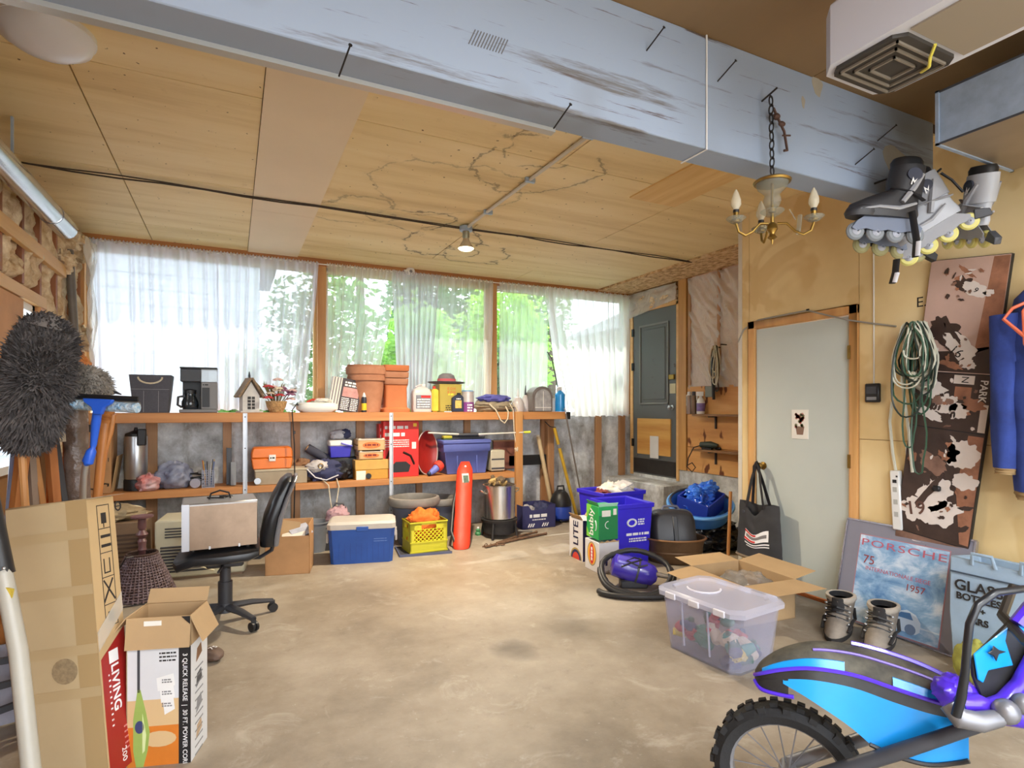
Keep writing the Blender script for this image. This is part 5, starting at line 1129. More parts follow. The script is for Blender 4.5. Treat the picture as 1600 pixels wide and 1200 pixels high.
# ================================================================= the heap by the right wall
RX = 'recycling by the corner'
rblue = M('recycling_blue', (52,40,206), .45, var=.12, sc=4)
def recycling_bin(label, x, y, w, d, h, rz, tilt=None):
    t = thing('recycling_bin', label, 'recycling bin', (x,y,0), rz=rz, group='blue recycling bins')
    k = .86; th = .012
    def q(f, z, ins=0): return [(-w/2*f+ins,-d/2*f+ins,z),(w/2*f-ins,-d/2*f+ins,z),(w/2*f-ins,d/2*f-ins,z),(-w/2*f+ins,d/2*f-ins,z)]
    ob('body', MB().rings([q(k,0), q(1,h), q(1,h,th), q(k,.02,th)]), rblue, t, bevel=.006)
    ob('rim', MB().rings([[(a*1.05,b*1.05,c) for a,b,c in q(1,h-.035)], [(a*1.06,b*1.06,c) for a,b,c in q(1,h+.004)], q(1,h+.004,.002), q(1,h-.035,.002)], loop=True), rblue, t, bevel=.004)
    return t, w, d, h
p = PZ(965,888)
t, w, d, h = recycling_bin('tall blue recycling bin with white logo behind the drink cartons', p.x+.205, p.y+.22, .37, .42, .525, R(-4))
ob('logo_ring', MB().at((-.03,-.2085,h*.70), (R(94),0,0), (1,.72,1)).tube([(.042*cos(a),.042*sin(a),0) for a in [k*pi/12 for k in range(24)]], .010, 6, loop=True), inkw, t, smooth=True)
for (x0,x1,z,hh,rw,sd) in [(.035,.10,.385,.012,3,1),(-.08,.15,.255,.022,1,2),(-.05,.13,.22,.012,2,3)]:
    o = lines(t, x0,x1,0,hh,inkw,0,rw,hh*1.7,sd); o.location = (0,-.21*(.86+.14*z/.525)-.004,z); o.rotation_euler = (R(4),0,0)
p = PY(990,770,4.75); t, w, d, h = recycling_bin('second blue recycling bin full of papers behind the first', 3.42, 4.72, .50, .42, .535, R(3))
t2 = thing('waste_paper', 'white and red crumpled papers heaped in the rear blue bin', 'papers', (3.42,4.72,.30), group=RX)
ob('paper_heap', MB().blob((.05,-.0,.17), (.20,.17,.13), 5, .5, 3), pale, t2, smooth=True, ang=70); ob('red_wrapper', MB().blob((-.13,-.05,.21), (.07,.09,.05), 6, .5), M('maroon_paper', (130,60,58), .7, var=.3), t2, smooth=True); ob('newspaper', MB().box((.08,-.08,.29), (.2,.12,.006), (R(14),R(-12),R(20))), M('grey_news', (206,204,206), .8, var=.2, sc=40), t2)
# drink cartons
def carton(name, label, x, y, z, w, d, h, rz, m, grp=RX):
    t = thing(name, label, 'carton', (x,y,z), rz=rz, group=grp)
    ob('body', MB().bx(0,w,0,d,0,h), m, t, bevel=.002); return t
p = PZ(911,878); wht = M('white_carton', (216,216,220), .5, var=.04)
t = carton('beer_carton', 'tall white and navy beer carton reading Lite', p.x, p.y, 0, .16, .24, .36, R(-2), wht)
ob('navy_front', MB().bx(.03,.161,-.001,.001,.15,.355), M('navy_card', (52,52,98)), t); ob('navy_corner', MB().bx(-.0008,.03,-.0012,.002,0,.36), M('navy_card', (52,52,98)), t)
text('LITE', .12, M('navy_ink', (34,36,70), .6), t, (-.0012,.12,.23), (0,-pi/2,-pi/2) if False else (pi/2,-pi/2,-pi/2), bold=.002)
for k, (r0, c_) in enumerate([(.10,(170,150,90)),(.085,(40,44,90)),(.06,(206,60,44))]):
    ob('round_emblem', MB().prism([(.12+r0*cos(a), .0+r0*sin(a)) for a in [j*pi/12 for j in range(13)]], -.0011-.0004*k, -.0006-.0004*k, 'x'), M('emblem%d' % k, c_, .5), t)
for (a, b_) in ((.0,-70),(.16,70)): ob('torn_flap', MB().box((a,.12,.375), (.003,.2,.06), (0,R(b_*.5),0)), card, t)
p = PZ(936,897); t = carton('snack_carton', 'white carton with round red logo at the floor front', p.x, p.y, 0, .19, .23, .25, R(-4), wht)
for k, (r0, r1, c_) in enumerate([(.075,.10,(150,140,120)),(.065,.09,(236,176,60)),(.035,.085,(206,40,46))]):
    ob('round_logo', MB().prism([(.115+r0*cos(a), .14+r1*sin(a)) for a in [j*pi/12 for j in range(24)]], -.0010-.0004*k, -.0006-.0004*k, 'x'), M('logo%d' % k, c_, .5), t)
ob('logo_lettering', MB().bx(-.0030,-.0020,.103,.127,.085,.11).bx(-.0030,-.0020,.103,.127,.115,.14).bx(-.0030,-.0020,.103,.127,.145,.165).bx(-.0030,-.0020,.103,.127,.17,.195), inkw, t)
for k in (0,1): ob('side_icon', MB().bx(.06+.055*k,.08+.055*k,-.0012,0,.06,.15), M('navy_card', (52,52,98)), t)
lines(t, .145,.175,.04,.008,M('pale_blue_ink', (120,150,210)),0,1); lines(t, .03,.045,.06,.01,M('pale_blue_ink', (120,150,210)),0,6,.02)
ob('torn_edge', MB().prism([(0,.25),(.03,.262),(.05,.252),(.08,.268),(.1,.255),(.14,.27),(.17,.256),(.19,.262),(.19,.25)], -.002,.002), card, t)
grn = M('lime_green_card', (24,160,84), .45, var=.05)
t = carton('seltzer_carton', 'green seltzer carton reading bubly on the white carton', p.x+.0, p.y+.005, .2725, .18, .21, .27, R(-6), grn)
text('bubly', .105, inkw, t, (-.0012,.075+.05,.13), (pi/2,-pi/2,-pi/2), bold=.001)
ob('smile', MB().tube([(-.0012,.055-.02*sin(a)*0-.018*sin(a)+.0,.11+.04*cos(a)) for a in [k*pi/8 for k in range(9)]], .005, 4), inkw, t)
ob('lime_corner', MB().prism([(.21,.27),(.12,.27),(.21,.14)], -.0012,-.0004, 'x'), M('lime_print', (126,206,70), .5), t); ob('lime_corner', MB().prism([(.21,0),(.14,0),(.21,.08)], -.0012,-.0004, 'x'), M('lime_print', (126,206,70)), t)
ob('dark_front', MB().bx(.002,.178,-.0008,.0,.0,.2), M('dark_green_card', (20,120,66), .5), t); ob('label', MB().bx(.03,.11,-.0016,-.0008,.19,.24), pale, t); ob('label', MB().bx(.135,.165,-.0016,-.0008,.2,.25), pale, t)
ob('smile', MB().tube([(.09+.03*cos(a),-.0014,.12+.03*sin(a)) for a in [pi/2+k*pi/8 for k in range(9)]], .003, 4), inkw, t)
ob('open_flap', MB().box((.0,.1,.285), (.002,.19,.05), (0,R(-25),0)), grn, t); ob('open_flap', MB().box((.09,.0,.282), (.17,.002,.045), (R(35),0,0)), M('mint_inside', (170,226,196), .6), t)
# black roaster in a bronze tub
p = PZ(1056,882); t = thing('bronze_tub', 'oval bronze metal tub on the floor', 'tub', (p.x+.07,p.y+.10,0), rz=R(-30), group=RX)
brz = M('bronze_metal', (112,88,66), .45, .6, var=.3, sc=6)
ob('body', MB().lathe([(.21,0),(.23,.02),(.25,.15),(.265,.2),(.275,.205),(.275,.215),(.26,.215),(.235,.14),(.21,.02),(.01,.015)], 36, sy=.72), brz, t, smooth=True); ob('rim', MB().tube([(.275*cos(a),.275*.72*sin(a),.212) for a in [k*pi/18 for k in range(36)]], .009, 6, loop=True), M('bronze_bright', (150,112,78), .4, .6), t, smooth=True)
ob('band', MB().lathe([(.240,.085),(.247,.095),(.247,.10),(.242,.11)], 36, sy=.72, caps=False), brz, t, smooth=True)
q_ = Vector((p.x+.05,p.y+.06,0)); t = thing('roasting_pan', 'black ribbed plastic case standing in the bronze tub', 'case', (q_.x,q_.y,.03), rot=(R(-16),0,R(-24)), group=RX)
bp_ = M('black_shell', (46,46,50), .42, var=.25, sc=5)
def rsq(w, z, y, n=28): return [(w*math.copysign(abs(cos(a))**.45, cos(a)), y, z*math.copysign(abs(sin(a))**.45, sin(a))) for a in [2*pi*k/n for k in range(n)]]
ob('half_shell', MB().at((0,0,.22)).rings([rsq(.155,.15,-.075), rsq(.185,.185,-.06), rsq(.2,.205,.0), rsq(.205,.21,.03)]), bp_, t, smooth=True, ang=50)
ob('lip', MB().at((0,0,.22)).rings([rsq(.215,.22,.03), rsq(.215,.22,.045)]), bp_, t, smooth=True); ob('half_shell', MB().at((0,0,.22)).rings([rsq(.2,.205,.045), rsq(.18,.18,.1)]), bp_, t, smooth=True, ang=50)
ob('centre_rib', MB().bx(-.02,.02,-.085,-.07,.05,.36), black, t, bevel=.004); ob('handle', MB().tube([(-.08,.03,.43),(-.06,.03,.46),(.06,.03,.46),(.08,.03,.43)], .012, 6), M('blue_grey_handle', (96,100,116), .5), t, smooth=True)
# black rubbish bag with the round blue tub on it
p = PZ(1118,860); t = thing('rubbish_bag', 'shiny black rubbish bag under the round blue tub', 'rubbish bag', (p.x+.02,p.y+.08,0), group=RX)
bag_m = M('bin_liner', (26,26,28), .22, var=.3, sc=10, bump=.9, bsc=9)
ob('bag', MB().blob((.02,0,.125), (.27,.24,.145), 7, .4, 2.8, 48, 32, flat=-.86), bag_m, t, smooth=True, ang=80); ob('bag_fold', MB().blob((.10,-.16,.12), (.12,.10,.10), 8, .5, 3, 30, 20), bag_m, t, smooth=True, ang=80)
c_ = PD(1094,790,5.5); t = thing('round_tub', 'round blue tub tipped forward on the rubbish bag', 'tub', (c_.x,c_.y,c_.z), rot=(R(18),R(-6),R(-20)), group=RX); t.scale = (1.14,1.14,1.14)
tubb = M('tub_blue', (60,120,200), .45, var=.1); tubd = M('tub_dark_blue', (36,60,160), .5)
ob('body', MB().lathe([(.22,-.10),(.25,-.02),(.262,.0),(.262,.03),(.245,.03),(.235,0),(.21,-.08),(.01,-.085)], 36), tubb, t, smooth=True); ob('rim', MB().tube([(.265*cos(a),.265*sin(a),.018) for a in [k*pi/20 for k in range(40)]], .013, 8, loop=True), M('tub_rim', (96,156,220), .45), t, smooth=True)
ob('dark_rim', MB().tube([(.245*cos(a),.245*sin(a),.04) for a in [k*pi/20 for k in range(22)]], .010, 6), dkgrey, t, smooth=True); [ob('inner_bin_wall', MB().box((cx_*.145,cy_*.135,.03), (.012 if cx_ else .29,.27 if cx_ else .012,.15), (0,0,0)), tubd, t, rot=(R(4),0,R(38))) for cx_, cy_ in ((1,0),(-1,0),(0,1),(0,-1))]
t2 = thing('blue_plastic_bag', 'bright blue crumpled plastic bag inside the round tub', 'plastic bag', tuple(c_), rot=(R(18),R(-6),R(-20)), group=RX); t2.scale = (1.14,1.14,1.14)
ob('bag', MB().blob((.0,.0,.02), (.125,.125,.09), 9, .5, 2.4, 48, 32), M('blue_film', (40,90,206), .25, var=.4, sc=8), t2, smooth=True, ang=75); ob('bag_ear', MB().blob((.09,.06,.12), (.08,.06,.06), 10, .5, 2, 36, 24), M('blue_film2', (60,120,226), .25), t2, smooth=True); ob('bag_ear', MB().blob((-.05,.02,.11), (.08,.07,.05), 12, .5, 2, 36, 24), M('blue_film2', (60,120,226)), t2, smooth=True)
tool('broom_handle', 'wooden handle leaning in the corner behind the rubbish bag', 'handle', (3.83,3.60,.0), (3.93,3.66,.62), .014, pine_z, None, RX)
# vacuum cleaner with coiled hose
c_ = PZ(1012,928); c_ = Vector((c_.x,c_.y+.16,0)); t = thing('handheld_vacuum', 'purple canister vacuum ringed by its black hose', 'vacuum', tuple(c_), rz=R(-28))
pur = M('vac_purple', (66,52,170), .25, coat=.4, var=.08)
b_ = [(-.17,.05),(-.15,.085),(-.05,.095),(.08,.09),(.15,.075),(.18,.04)]
ob('body', MB().at((0,.03,.125), (0,R(14),R(-8))).rings([[(x,r*cos(a)*.95,r*sin(a)) for a in [2*pi*k/22 for k in range(22)]] for x,r in b_]), pur, t, smooth=True)
ob('top_cover', MB().at((-.03,.01,.175), (0,R(14),R(-8))).rings([[(x,r*cos(a)*.9,r*.8*sin(a)) for a in [2*pi*k/20 for k in range(20)]] for x,r in [(-.11,.03),(-.09,.06),(.05,.065),(.1,.03)]]), M('vac_purple_light', (96,84,196), .22, coat=.4), t, smooth=True)
ob('band', MB().at((.03,.03,.118), (0,R(14),R(-8))).rings([[(x,.099*cos(a)*.95,.099*sin(a)) for a in [2*pi*k/22 for k in range(22)]] for x in (-.008,.008)], caps=False), dkgrey, t, smooth=True); ob('wand_end', MB().tube([(.16,-.02,.11),(.26,-.07,.10)], [.02,.014], 10), steel, t, smooth=True); ob('stand', MB().bx(-.1,.1,-.03,.09,0,.06), dkgrey, t, bevel=.01)
ob('power_cord', MB().tube([(-.1,-.05,.17),(-.02,-.07,.21),(.05,-.06,.225),(.0,-.03,.235),(-.06,-.06,.22),(.03,-.08,.18),(.09,-.07,.19)], .006, 6), black, t, smooth=True)
def hp(a, R0, dy=0): return (R0*1.12*cos(a), -.08+dy+R0*sin(a)*.80, .155+R0*sin(a)*.50)
pts = [hp(a*pi/24, .225+.004*sin(a*.7)) for a in range(0, 48)]
pts = [(x, y, max(.022, z-.012)) for x, y, z in pts]
ob('hose', MB().tube(pts, [.022 if k % 2 else .019 for k in range(48)], 10, loop=True), M('hose_black', (36,36,38), .5), t, smooth=True)
ob('hose', MB().tube([(x*1.06, y*1.05-.012, max(.022, z*.93-.004)) for x, y, z in pts[22:48]+pts[:3]], .02, 10), M('hose_black', (36,36,38)), t, smooth=True)
ob('hose', MB().tube([(.28*cos(a)*1.0,-.16+.13*sin(a),.024) for a in [pi+k*pi/14 for k in range(15)]], .021, 10), M('hose_black', (36,36,38)), t, smooth=True)
# open cardboard box by the door
ow, od, oh = .42, .50, .25
bxp = PZ(1243,986); t = thing('open_carton', 'wide open brown carton with spread flaps near the pale door', 'box', (3.07,2.77,0), rz=R(-5))
open_box(t, ow, od, oh, card, [('L', 97, .21), ('B', 86, .19), ('F', 88, .24), ('R', 80, .19)])
lines(t, .10,.17,.19,.02,ink,-od/2-.0001,2,.03); ob('warning_print', MB().prism([(-.13,.17),(-.05,.17),(-.09,.23)], -od/2-.001,-od/2), ink, t)
t2 = thing('bubble_wrap', 'sheet of clear bubble wrap inside the open carton', 'packaging', (3.07,2.77,.01), rz=R(-5))
ob('sheet', MB().blob((.06,-.02,.15), (.13,.18,.09), 3, .35, 2, 36, 20), glassy('bubble_film', (206,200,192), .72, .18), t2, smooth=True, ang=80); ob('sheet_fold', MB().blob((.0,.1,.10), (.14,.10,.09), 5, .35, 2, 28, 16), glassy('bubble_film2', (200,196,190), .7, .18), t2, smooth=True)
# clear tote full of toys
A_ = PZ(1152,1065); t = thing('clear_tote', 'clear plastic lidded tote full of toys on the floor', 'storage tote', (A_.x,A_.y,0), rz=R(6))
cl = glassy('clear_tote_plastic', (226,228,244), .80, .2); cll = glassy('clear_lid_plastic', (228,230,246), .60, .25)
W_, D_, H_ = .385, .52, .30
def tq(i, z, c=.04): return rr(i, W_-i, i, D_-i, z, c)
ob('body', MB().rings([tq(.028,0), tq(.0,H_), tq(.006,H_), tq(.034,.008)]), cl, t, smooth=True, ang=30)
ob('lid', MB().rings([tq(-.022,H_+.002,.05), tq(-.024,H_+.026,.05), tq(-.006,H_+.042,.05), tq(.03,H_+.042,.05), tq(.042,H_+.030,.05)]), cll, t, smooth=True, ang=30)
for y in (.09,.25,.41): ob('lid_clip', MB().bx(-.031,-.018,y-.035,y+.035,H_-.002,H_+.032), M('clip_white', (226,226,236), .4), t, bevel=.004); ob('lid_clip', MB().bx(W_+.018,W_+.031,y-.035,y+.035,H_-.002,H_+.032), M('clip_white', (226,226,236)), t, bevel=.004)
ob('lid_arc', MB().tube([(W_/2+.09*cos(a),.36+.09*sin(a),H_+.034) for a in [pi*.75+k*pi/14 for k in range(15)]], .006, 6), M('clip_white', (226,226,236)), t, smooth=True)
for y in (.18,.35): ob('wall_rib', MB().box((.008,y,.17), (.006,.008,.24), (0,R(-5),0)), cll, t)
rnd = random.Random(21); TM = [M('toy_red2', (196,50,60), .55), M('toy_green2', (44,130,96), .55), M('toy_teal', (60,150,130), .55), M('toy_navy', (50,58,100), .55), M('toy_cream', (226,206,170), .55), M('toy_yellow', (220,190,60), .55), M('toy_dgreen', (34,90,66), .6)]
Mt = Matrix.LocRotScale(Vector((A_.x,A_.y,0)), Euler((0,0,R(6))), None)
for k in range(26):
    lx, ly, lz = .07+rnd.random()*(W_-.14), .07+rnd.random()*(D_-.14), .03+rnd.random()*.13
    if k < 9: lx = .075
    if 9 <= k < 14: ly = .075
    g = Mt @ Vector((lx, ly, lz)); kind = k % 4
    t2 = thing('toy', '%s %s toy piece inside the clear tote' % (['red','green','teal','navy','cream','yellow','dark green'][k % 7], ['lumpy','long','upright','round flat'][k % 4]), 'toy', tuple(g), group='toys in the clear tote', rot=(rnd.uniform(-.6,.6), rnd.uniform(-.6,.6), rnd.uniform(0,6)))
    m_ = TM[k % 7]
    if kind == 0: b = MB().blob((0,0,0), (.055,.04,.035), k, .3)
    elif kind == 1: b = MB().tube([(-.05,0,0),(0,.02,.01),(.05,0,.0)], [.02,.032,.018], 10)
    elif kind == 2: b = MB().lathe([(.02,-.05),(.035,-.03),(.03,.02),(.018,.03),(.024,.05),(.005,.065)], 12)
    else: b = MB().ball((0,0,0), (.045,.045,.028), 12, 8)
    ob('toy_body', b, m_, t2, smooth=True); ob('toy_detail', MB().ball((.02,.0,.03), .018, 8, 6), TM[(k+3) % 7], t2, smooth=True)
# tote bag hanging on the door knob
t = thing('shopping_bag', 'black fabric shopping bag hanging on the door knob', 'bag', (XR-.07, KY, KZ))
bgm = M('black_woven_fabric', (52,52,54), .75, var=.18, sc=12)
z1, z0 = PX(1180,785,XR-.1).z-KZ, PX(1190,875,XR-.1).z-KZ
yl, yr = PX(1150,830,XR-.1).y-KY, PX(1222,830,XR-.1).y-KY
def sb(u, v, s):
    y = yl+(yr-yl)*(u*(.86+.14*(1-v)) + .07*v); z = z0+(z1-z0)*v - (.10*math.exp(-((u-.45)/.2)**2) if s > 0 else .02*math.exp(-((u-.45)/.2)**2))*v
    bul = .045*sin(pi*min(1,max(0,u)))**.6*(1-.35*v) + .008*noise.noise(Vector((u*6, v*5, s)))
    return (-s*bul-.02, y, z)
ob('front_cloth', MB().sheet(lambda u, v: sb(u, v, 1), 22, 18), bgm, t, smooth=True, ang=180); ob('back_cloth', MB().sheet(lambda u, v: sb(u, v, -1), 22, 18), bgm, t, smooth=True, ang=180)
ob('hem', MB().tube([tuple(Vector(sb(k/16, 0.0, 1))+Vector((0,0,.0))) for k in range(17)], .012, 6), M('tan_hem', (120,104,84), .8), t, smooth=True)
for s, du in ((1,.0),(-1,.04)):
    a, b_ = Vector(sb(.24+du,.97,s)), Vector(sb(.68+du,.97,s))
    ob('strap', MB().tube([tuple(a), (a.x*.4-.0,a.y*.35+.012,z1*.4), (.008*s,.016,-.004), (.005*s,.0,.031), (.008*s,-.016,-.004), (b_.x*.4,b_.y*.35-.012,z1*.4), tuple(b_)], .014, 6, flat=.35), black, t, smooth=True)
c = [Vector(sb(u, v, 1))+Vector((-.003,0,0)) for u, v in ((.22,.50),(.72,.46),(.72,.66),(.22,.70))]
def patch(name, u0, u1, v0, v1, m_, off=.004): ob(name, MB().sheet(lambda u, v: tuple(Vector(sb(u0+(u1-u0)*u, v0+(v1-v0)*v, 1))+Vector((-off,0,0))), 10, 4), m_, t, smooth=True, ang=180)
patch('white_print', .24,.78,.36,.56, inkw); patch('red_band', .24,.5,.37,.41, redp, .0055); patch('red_band', .24,.5,.51,.55, redp, .0055); patch('grey_lettering', .27,.74,.43,.49, M('print_grey', (120,116,116), .7), .0055)
patch('small_print', .26,.8,.30,.325, inkw); patch('small_print', .3,.8,.255,.275, inkw)
ob('snap_button', MB().at(tuple(Vector(sb(.16,.83,1))+Vector((-.004,0,0))), (0,-pi/2,0)).lathe([(.014,0),(.012,.004)], 12), dkgrey, t, smooth=True)
# framed poster leaning on the wall
FW, FH = .72, .64
Yl, Yr = 2.41, 1.69
t = thing('framed_poster', 'silver framed poster with cloud picture leaning on the yellow wall', 'picture', (XR-.16, (Yl+Yr)/2, .0), rot=(0, R(13), 0))
frm = M('silver_grey_mat', (128,128,142), .5, var=.05); sil = M('silver_edge', (190,190,200), .25, .9)
ob('backing', MB().bx(.0,.018,-FW/2,FW/2,0,FH), black, t); ob('mat_board', MB().bx(-.003,.0,-FW/2+.004,FW/2-.004,.004,FH-.004), frm, t)
ob('frame_edge', MB().bx(-.008,.018,-FW/2-.006,-FW/2+.004,0,FH).bx(-.008,.018,FW/2-.004,FW/2+.006,0,FH).bx(-.008,.018,-FW/2,FW/2,FH-.004,FH+.006).bx(-.008,.018,-FW/2,FW/2,-.006+.006,.008), sil, t)
n = NT('cloud_print', .35); cc = n.ramp(n.noise(5.5, 8, .62, stretch=(1,1,1.5), dist=.5), [(.32, (70,120,176)), (.5, (140,178,214)), (.62, (206,222,240)), (.75, (230,236,246))]); sky_print = n.color(cc)
pz0, pz1, py0, py1 = .02, FH-.085, -FW/2+.115, FW/2-.10
ob('red_border', MB().bx(-.0042,-.003,py0-.006,py1+.006,pz0-.006,pz1+.006), M('dusty_rose', (170,120,130), .5), t); pr = ob('cloud_picture', MB().bx(-.0052,-.0042,py0,py1,pz0,pz1), sky_print, t)
pm = M('rose_ink', (186,96,116), .5); rm = M('brick_ink', (150,60,60), .5)
text('PORSCHE', .060, pm, t, (-.0058,(py0+py1)/2,pz1-.045), LEFT, sx=1.75, sp=1.12); text('75', .075, rm, t, (-.0058,py1-.07,pz1-.15), LEFT); text('INTERNATIONALE SIEGE', .034, pm, t, (-.0058,(py0+py1)/2+.01,pz1-.20), LEFT, sx=1.0); text('1957', .055, rm, t, (-.0058,(py0+py1)/2-.10,pz1-.255), LEFT)
carm = M('car_print', (196,212,230), .4); ob('car_print', MB().prism([(py0+.12,pz0+.03),(py0+.30,pz0+.03),(py0+.315,pz0+.06),(py0+.30,pz0+.09),(py0+.25,pz0+.105),(py0+.22,pz0+.14),(py0+.18,pz0+.155),(py0+.13,pz0+.14),(py0+.10,pz0+.10),(py0+.10,pz0+.05)], -.0062,-.0052, 'x'), carm, t); ob('car_window_print', MB().prism([(py0+.14,pz0+.105),(py0+.235,pz0+.105),(py0+.21,pz0+.135),(py0+.16,pz0+.142)], -.0070,-.0062, 'x'), M('car_window_print', (84,124,170), .4), t)
for yy in (.15,.27): ob('wheel_print', MB().prism([(py0+yy+.03*cos(a),pz0+.05+.03*sin(a)) for a in [j*pi/8 for j in range(16)]], -.0072,-.0062, 'x'), M('wheel_print', (110,130,160), .4), t)
ob('white_line_print', MB().bx(-.0060,-.0052,py0+.0,py0+.1,pz0+.07,pz0+.078), carm, t)
# hiking boots
def boot(label, px, py, rz):
    p = PZ(px, py); t = thing('hiking_boot', label, 'boot', (p.x,p.y,0), rz=rz, group='pair of hiking boots')
    t.scale = (1.25,1.35,.95); lm = M('boot_leather', (140,130,118), .8, var=.3, sc=14); dk = M('boot_dark', (44,42,42), .8)
    def ring(x, w, l, z, n=22): return [(x+l*cos(a), w*sin(a)*(1-.12*cos(a)), z) for a in [2*pi*k/n for k in range(n)]]
    ob('sole', MB().rings([ring(.05,.05,.150,0), ring(.05,.054,.156,.03)]), dk, t, smooth=True, ang=50)
    ob('upper', MB().rings([ring(.05,.051,.15,.03), ring(.04,.05,.135,.07), ring(.01,.05,.10,.11), ring(-.02,.052,.075,.15), ring(-.025,.056,.08,.19)]), lm, t, smooth=True, ang=60)
    ob('padded_collar', MB().rings([ring(-.025,.056,.08,.19), ring(-.025,.062,.086,.205), ring(-.025,.06,.084,.222), ring(-.025,.048,.07,.224), ring(-.02,.042,.062,.16), ring(-.02,.035,.05,.12)]), M('boot_collar', (176,166,152), .85, var=.15, sc=20), t, smooth=True, ang=60)
    ob('lining', MB().rings([ring(-.025,.046,.068,.2215), ring(-.02,.036,.052,.125)], caps=False), M('boot_lining', (30,30,32), .95), t, smooth=True)
    ob('tongue', MB().tube([(.06,0,.12),(.045,0,.17),(.055,0,.225)], [.022,.026,.022], 8, flat=.4), dk, t, smooth=True)
    for k in range(5):
        f = k/4; x, z = .10-.055*f, .09+.10*f
        ob('lace', MB().tube([(x-.01,-.045,z-.012),(x+.012,0,z+.012),(x-.01,.045,z-.012)], .004, 5).tube([(x-.02,-.045,z+.006),(x+.012,.0,z+.008),(x-.01,.045,z-.012)], .004, 5), black, t, smooth=True)
    for s in (-1,1):
        for k in range(4): ob('lace_hook', MB().ball((.085-.05*k/4,s*.046,.085+.033*k), .007, 8, 5), steel, t, smooth=True)
        ob('side_panel', MB().tube([(.12,s*.05,.05),(.04,s*.056,.09),(-.05,s*.054,.07),(-.08,s*.045,.13)], .007, 6), dk, t, smooth=True)
boot('grey brown hiking boot nearer the pale door', 1312, 985, R(205)); boot('grey brown hiking boot in front of the poster', 1378, 1003, R(200))
# glass recycling bag
p = PX(1560,900,XR-.14); t = thing('glass_recycling_bag', 'pale blue bag reading GLASS BOTTLES and JARS behind the poster', 'bag', (XR-.17, 1.42, 0))
gb = M('pale_blue_woven', (150,172,192), .7, var=.1, sc=10)
ob('body', MB().rings([[(-.13,-.24,0),(.13,-.24,0),(.13,.24,0),(-.13,.24,0)],[(-.15,-.25,.3),(.14,-.25,.3),(.14,.25,.3),(-.15,.25,.3)],[(-.14,-.25,.565),(.13,-.25,.55),(.13,.25,.56),(-.14,.25,.585)],[(-.125,-.235,.565),(.115,-.235,.55),(.115,.235,.56),(-.125,.235,.585)],[(-.12,-.23,.3),(.12,-.23,.3),(.12,.23,.3),(-.12,.23,.3)]]), gb, t, bevel=.006)
ob('fold_line', MB().bx(-.151,-.147,-.245,.245,.505,.512), M('dark_slate_line', (60,72,86), .7), t); 
for s in (-.1,.1): ob('handle', MB().tube([(-.146,s-.05,.56),(-.16,s-.04,.62),(-.165,s+.04,.62),(-.146,s+.05,.56)], .010, 6, flat=.4), gb, t, smooth=True)
for k, (s_, sz) in enumerate([('GLASS', .075), ('BOTTLES', .048), ('+', .04), ('JARS', .045)]): text(s_, sz, ink, t, (-.1525,.12-.02*(k == 2),.445-.055*k), LEFT, bold=.0015)
ob('leaf_emblem', MB().prism([(-.07,.22),(-.02,.22),(-.02,.228),(-.07,.228)], -.1525,-.1515, 'x').prism([(-.045,.24),(-.03,.255),(-.045,.275),(-.06,.255)], -.1525,-.1515, 'x'), ink, t)
t = thing('green_bag', 'yellow green net bag on the floor in front of the glass bag', 'bag', (XR-.42, 1.50, 0)); ob('body', MB().blob((0,0,.10), (.06,.10,.12), 3, .15, flat=-.83), M('yellow_green', (156,156,70), .7, var=.4, sc=20), t, smooth=True); ob('tie', MB().ball((0,0,.21), .02, 8, 6), M('yellow_green', (176,176,60)), t, smooth=True)

# ================================================================= on the right wall
# control box and its wire
p = PX(1366,614,XR); t = thing('door_opener_button', 'small black door opener button box on the yellow wall', 'switch box', (XR,p.y,p.z))
ob('case', MB().bx(-.028,0,-.045,.045,-.06,.06), black, t, bevel=.006); ob('button_panel', MB().bx(-.031,-.027,-.032,.032,-.005,.04), dkgrey, t); ob('label', MB().bx(-.0315,-.027,-.03,.03,-.045,-.025), grey, t)
ob('wire', MB().tube([(-.004,.0,.06),(-.004,.0,.4),(-.004,.002,1.0),(-.004,.004,1.55)], .004, 5), white, t, smooth=True)
def wp(px, py, off=.006): return tuple(PX(px, py, XR-off))
t = thing('wall_cable', 'grey cable draped over the door casing towards the cord bundle', 'cable', (0,0,0))
ob('cable', MB().tube([wp(1153,535), wp(1162,515), wp(1185,500), wp(1225,492,.024), wp(1262,485,.024), wp(1290,492,.022), wp(1325,500,.022), wp(1360,505), wp(1400,510)], .006, 6), M('grey_cable', (150,146,136), .6), t, smooth=True)
ob('staple', MB().box(wp(1262,484,.028), (.006,.02,.012)), nail_m, t)
# sepia photo panel
TL, TR_, BR_, BL_ = [Vector(wp(*q)) for q in ((1462,411),(1582,393),(1519,850),(1402,832))]
upv = ((TL+TR_)/2-(BL_+BR_)/2); L = upv.length; upv.normalize(); ct = (TL+TR_)/2
W = .385; tilt = math.atan2(upv.y, upv.z)
t = thing('photo_panel', 'long tilted sepia photo panel of motor sport scenes on the wall', 'picture panel', (XR-.03, ct.y, ct.z), rot=(-tilt, 0, 0))
sep = M('sepia_mid', (150,116,100), .45, var=.35, sc=7, rgb2=(96,70,58)); sd = M('sepia_dark', (66,50,44), .45, var=.3, sc=9); sl = M('sepia_light', (222,212,204), .45, var=.06); sk = M('sepia_track', (196,166,152), .45, var=.12, sc=3); sbr = M('sepia_brown', (160,110,84), .45, var=.35, sc=12)
ob('board', MB().bx(0,.026,-W/2,W/2,-L-.12,0), black, t)
hs_ = [0, .40, .60, 1.0, 1.24]
names = ['photo_print']*4
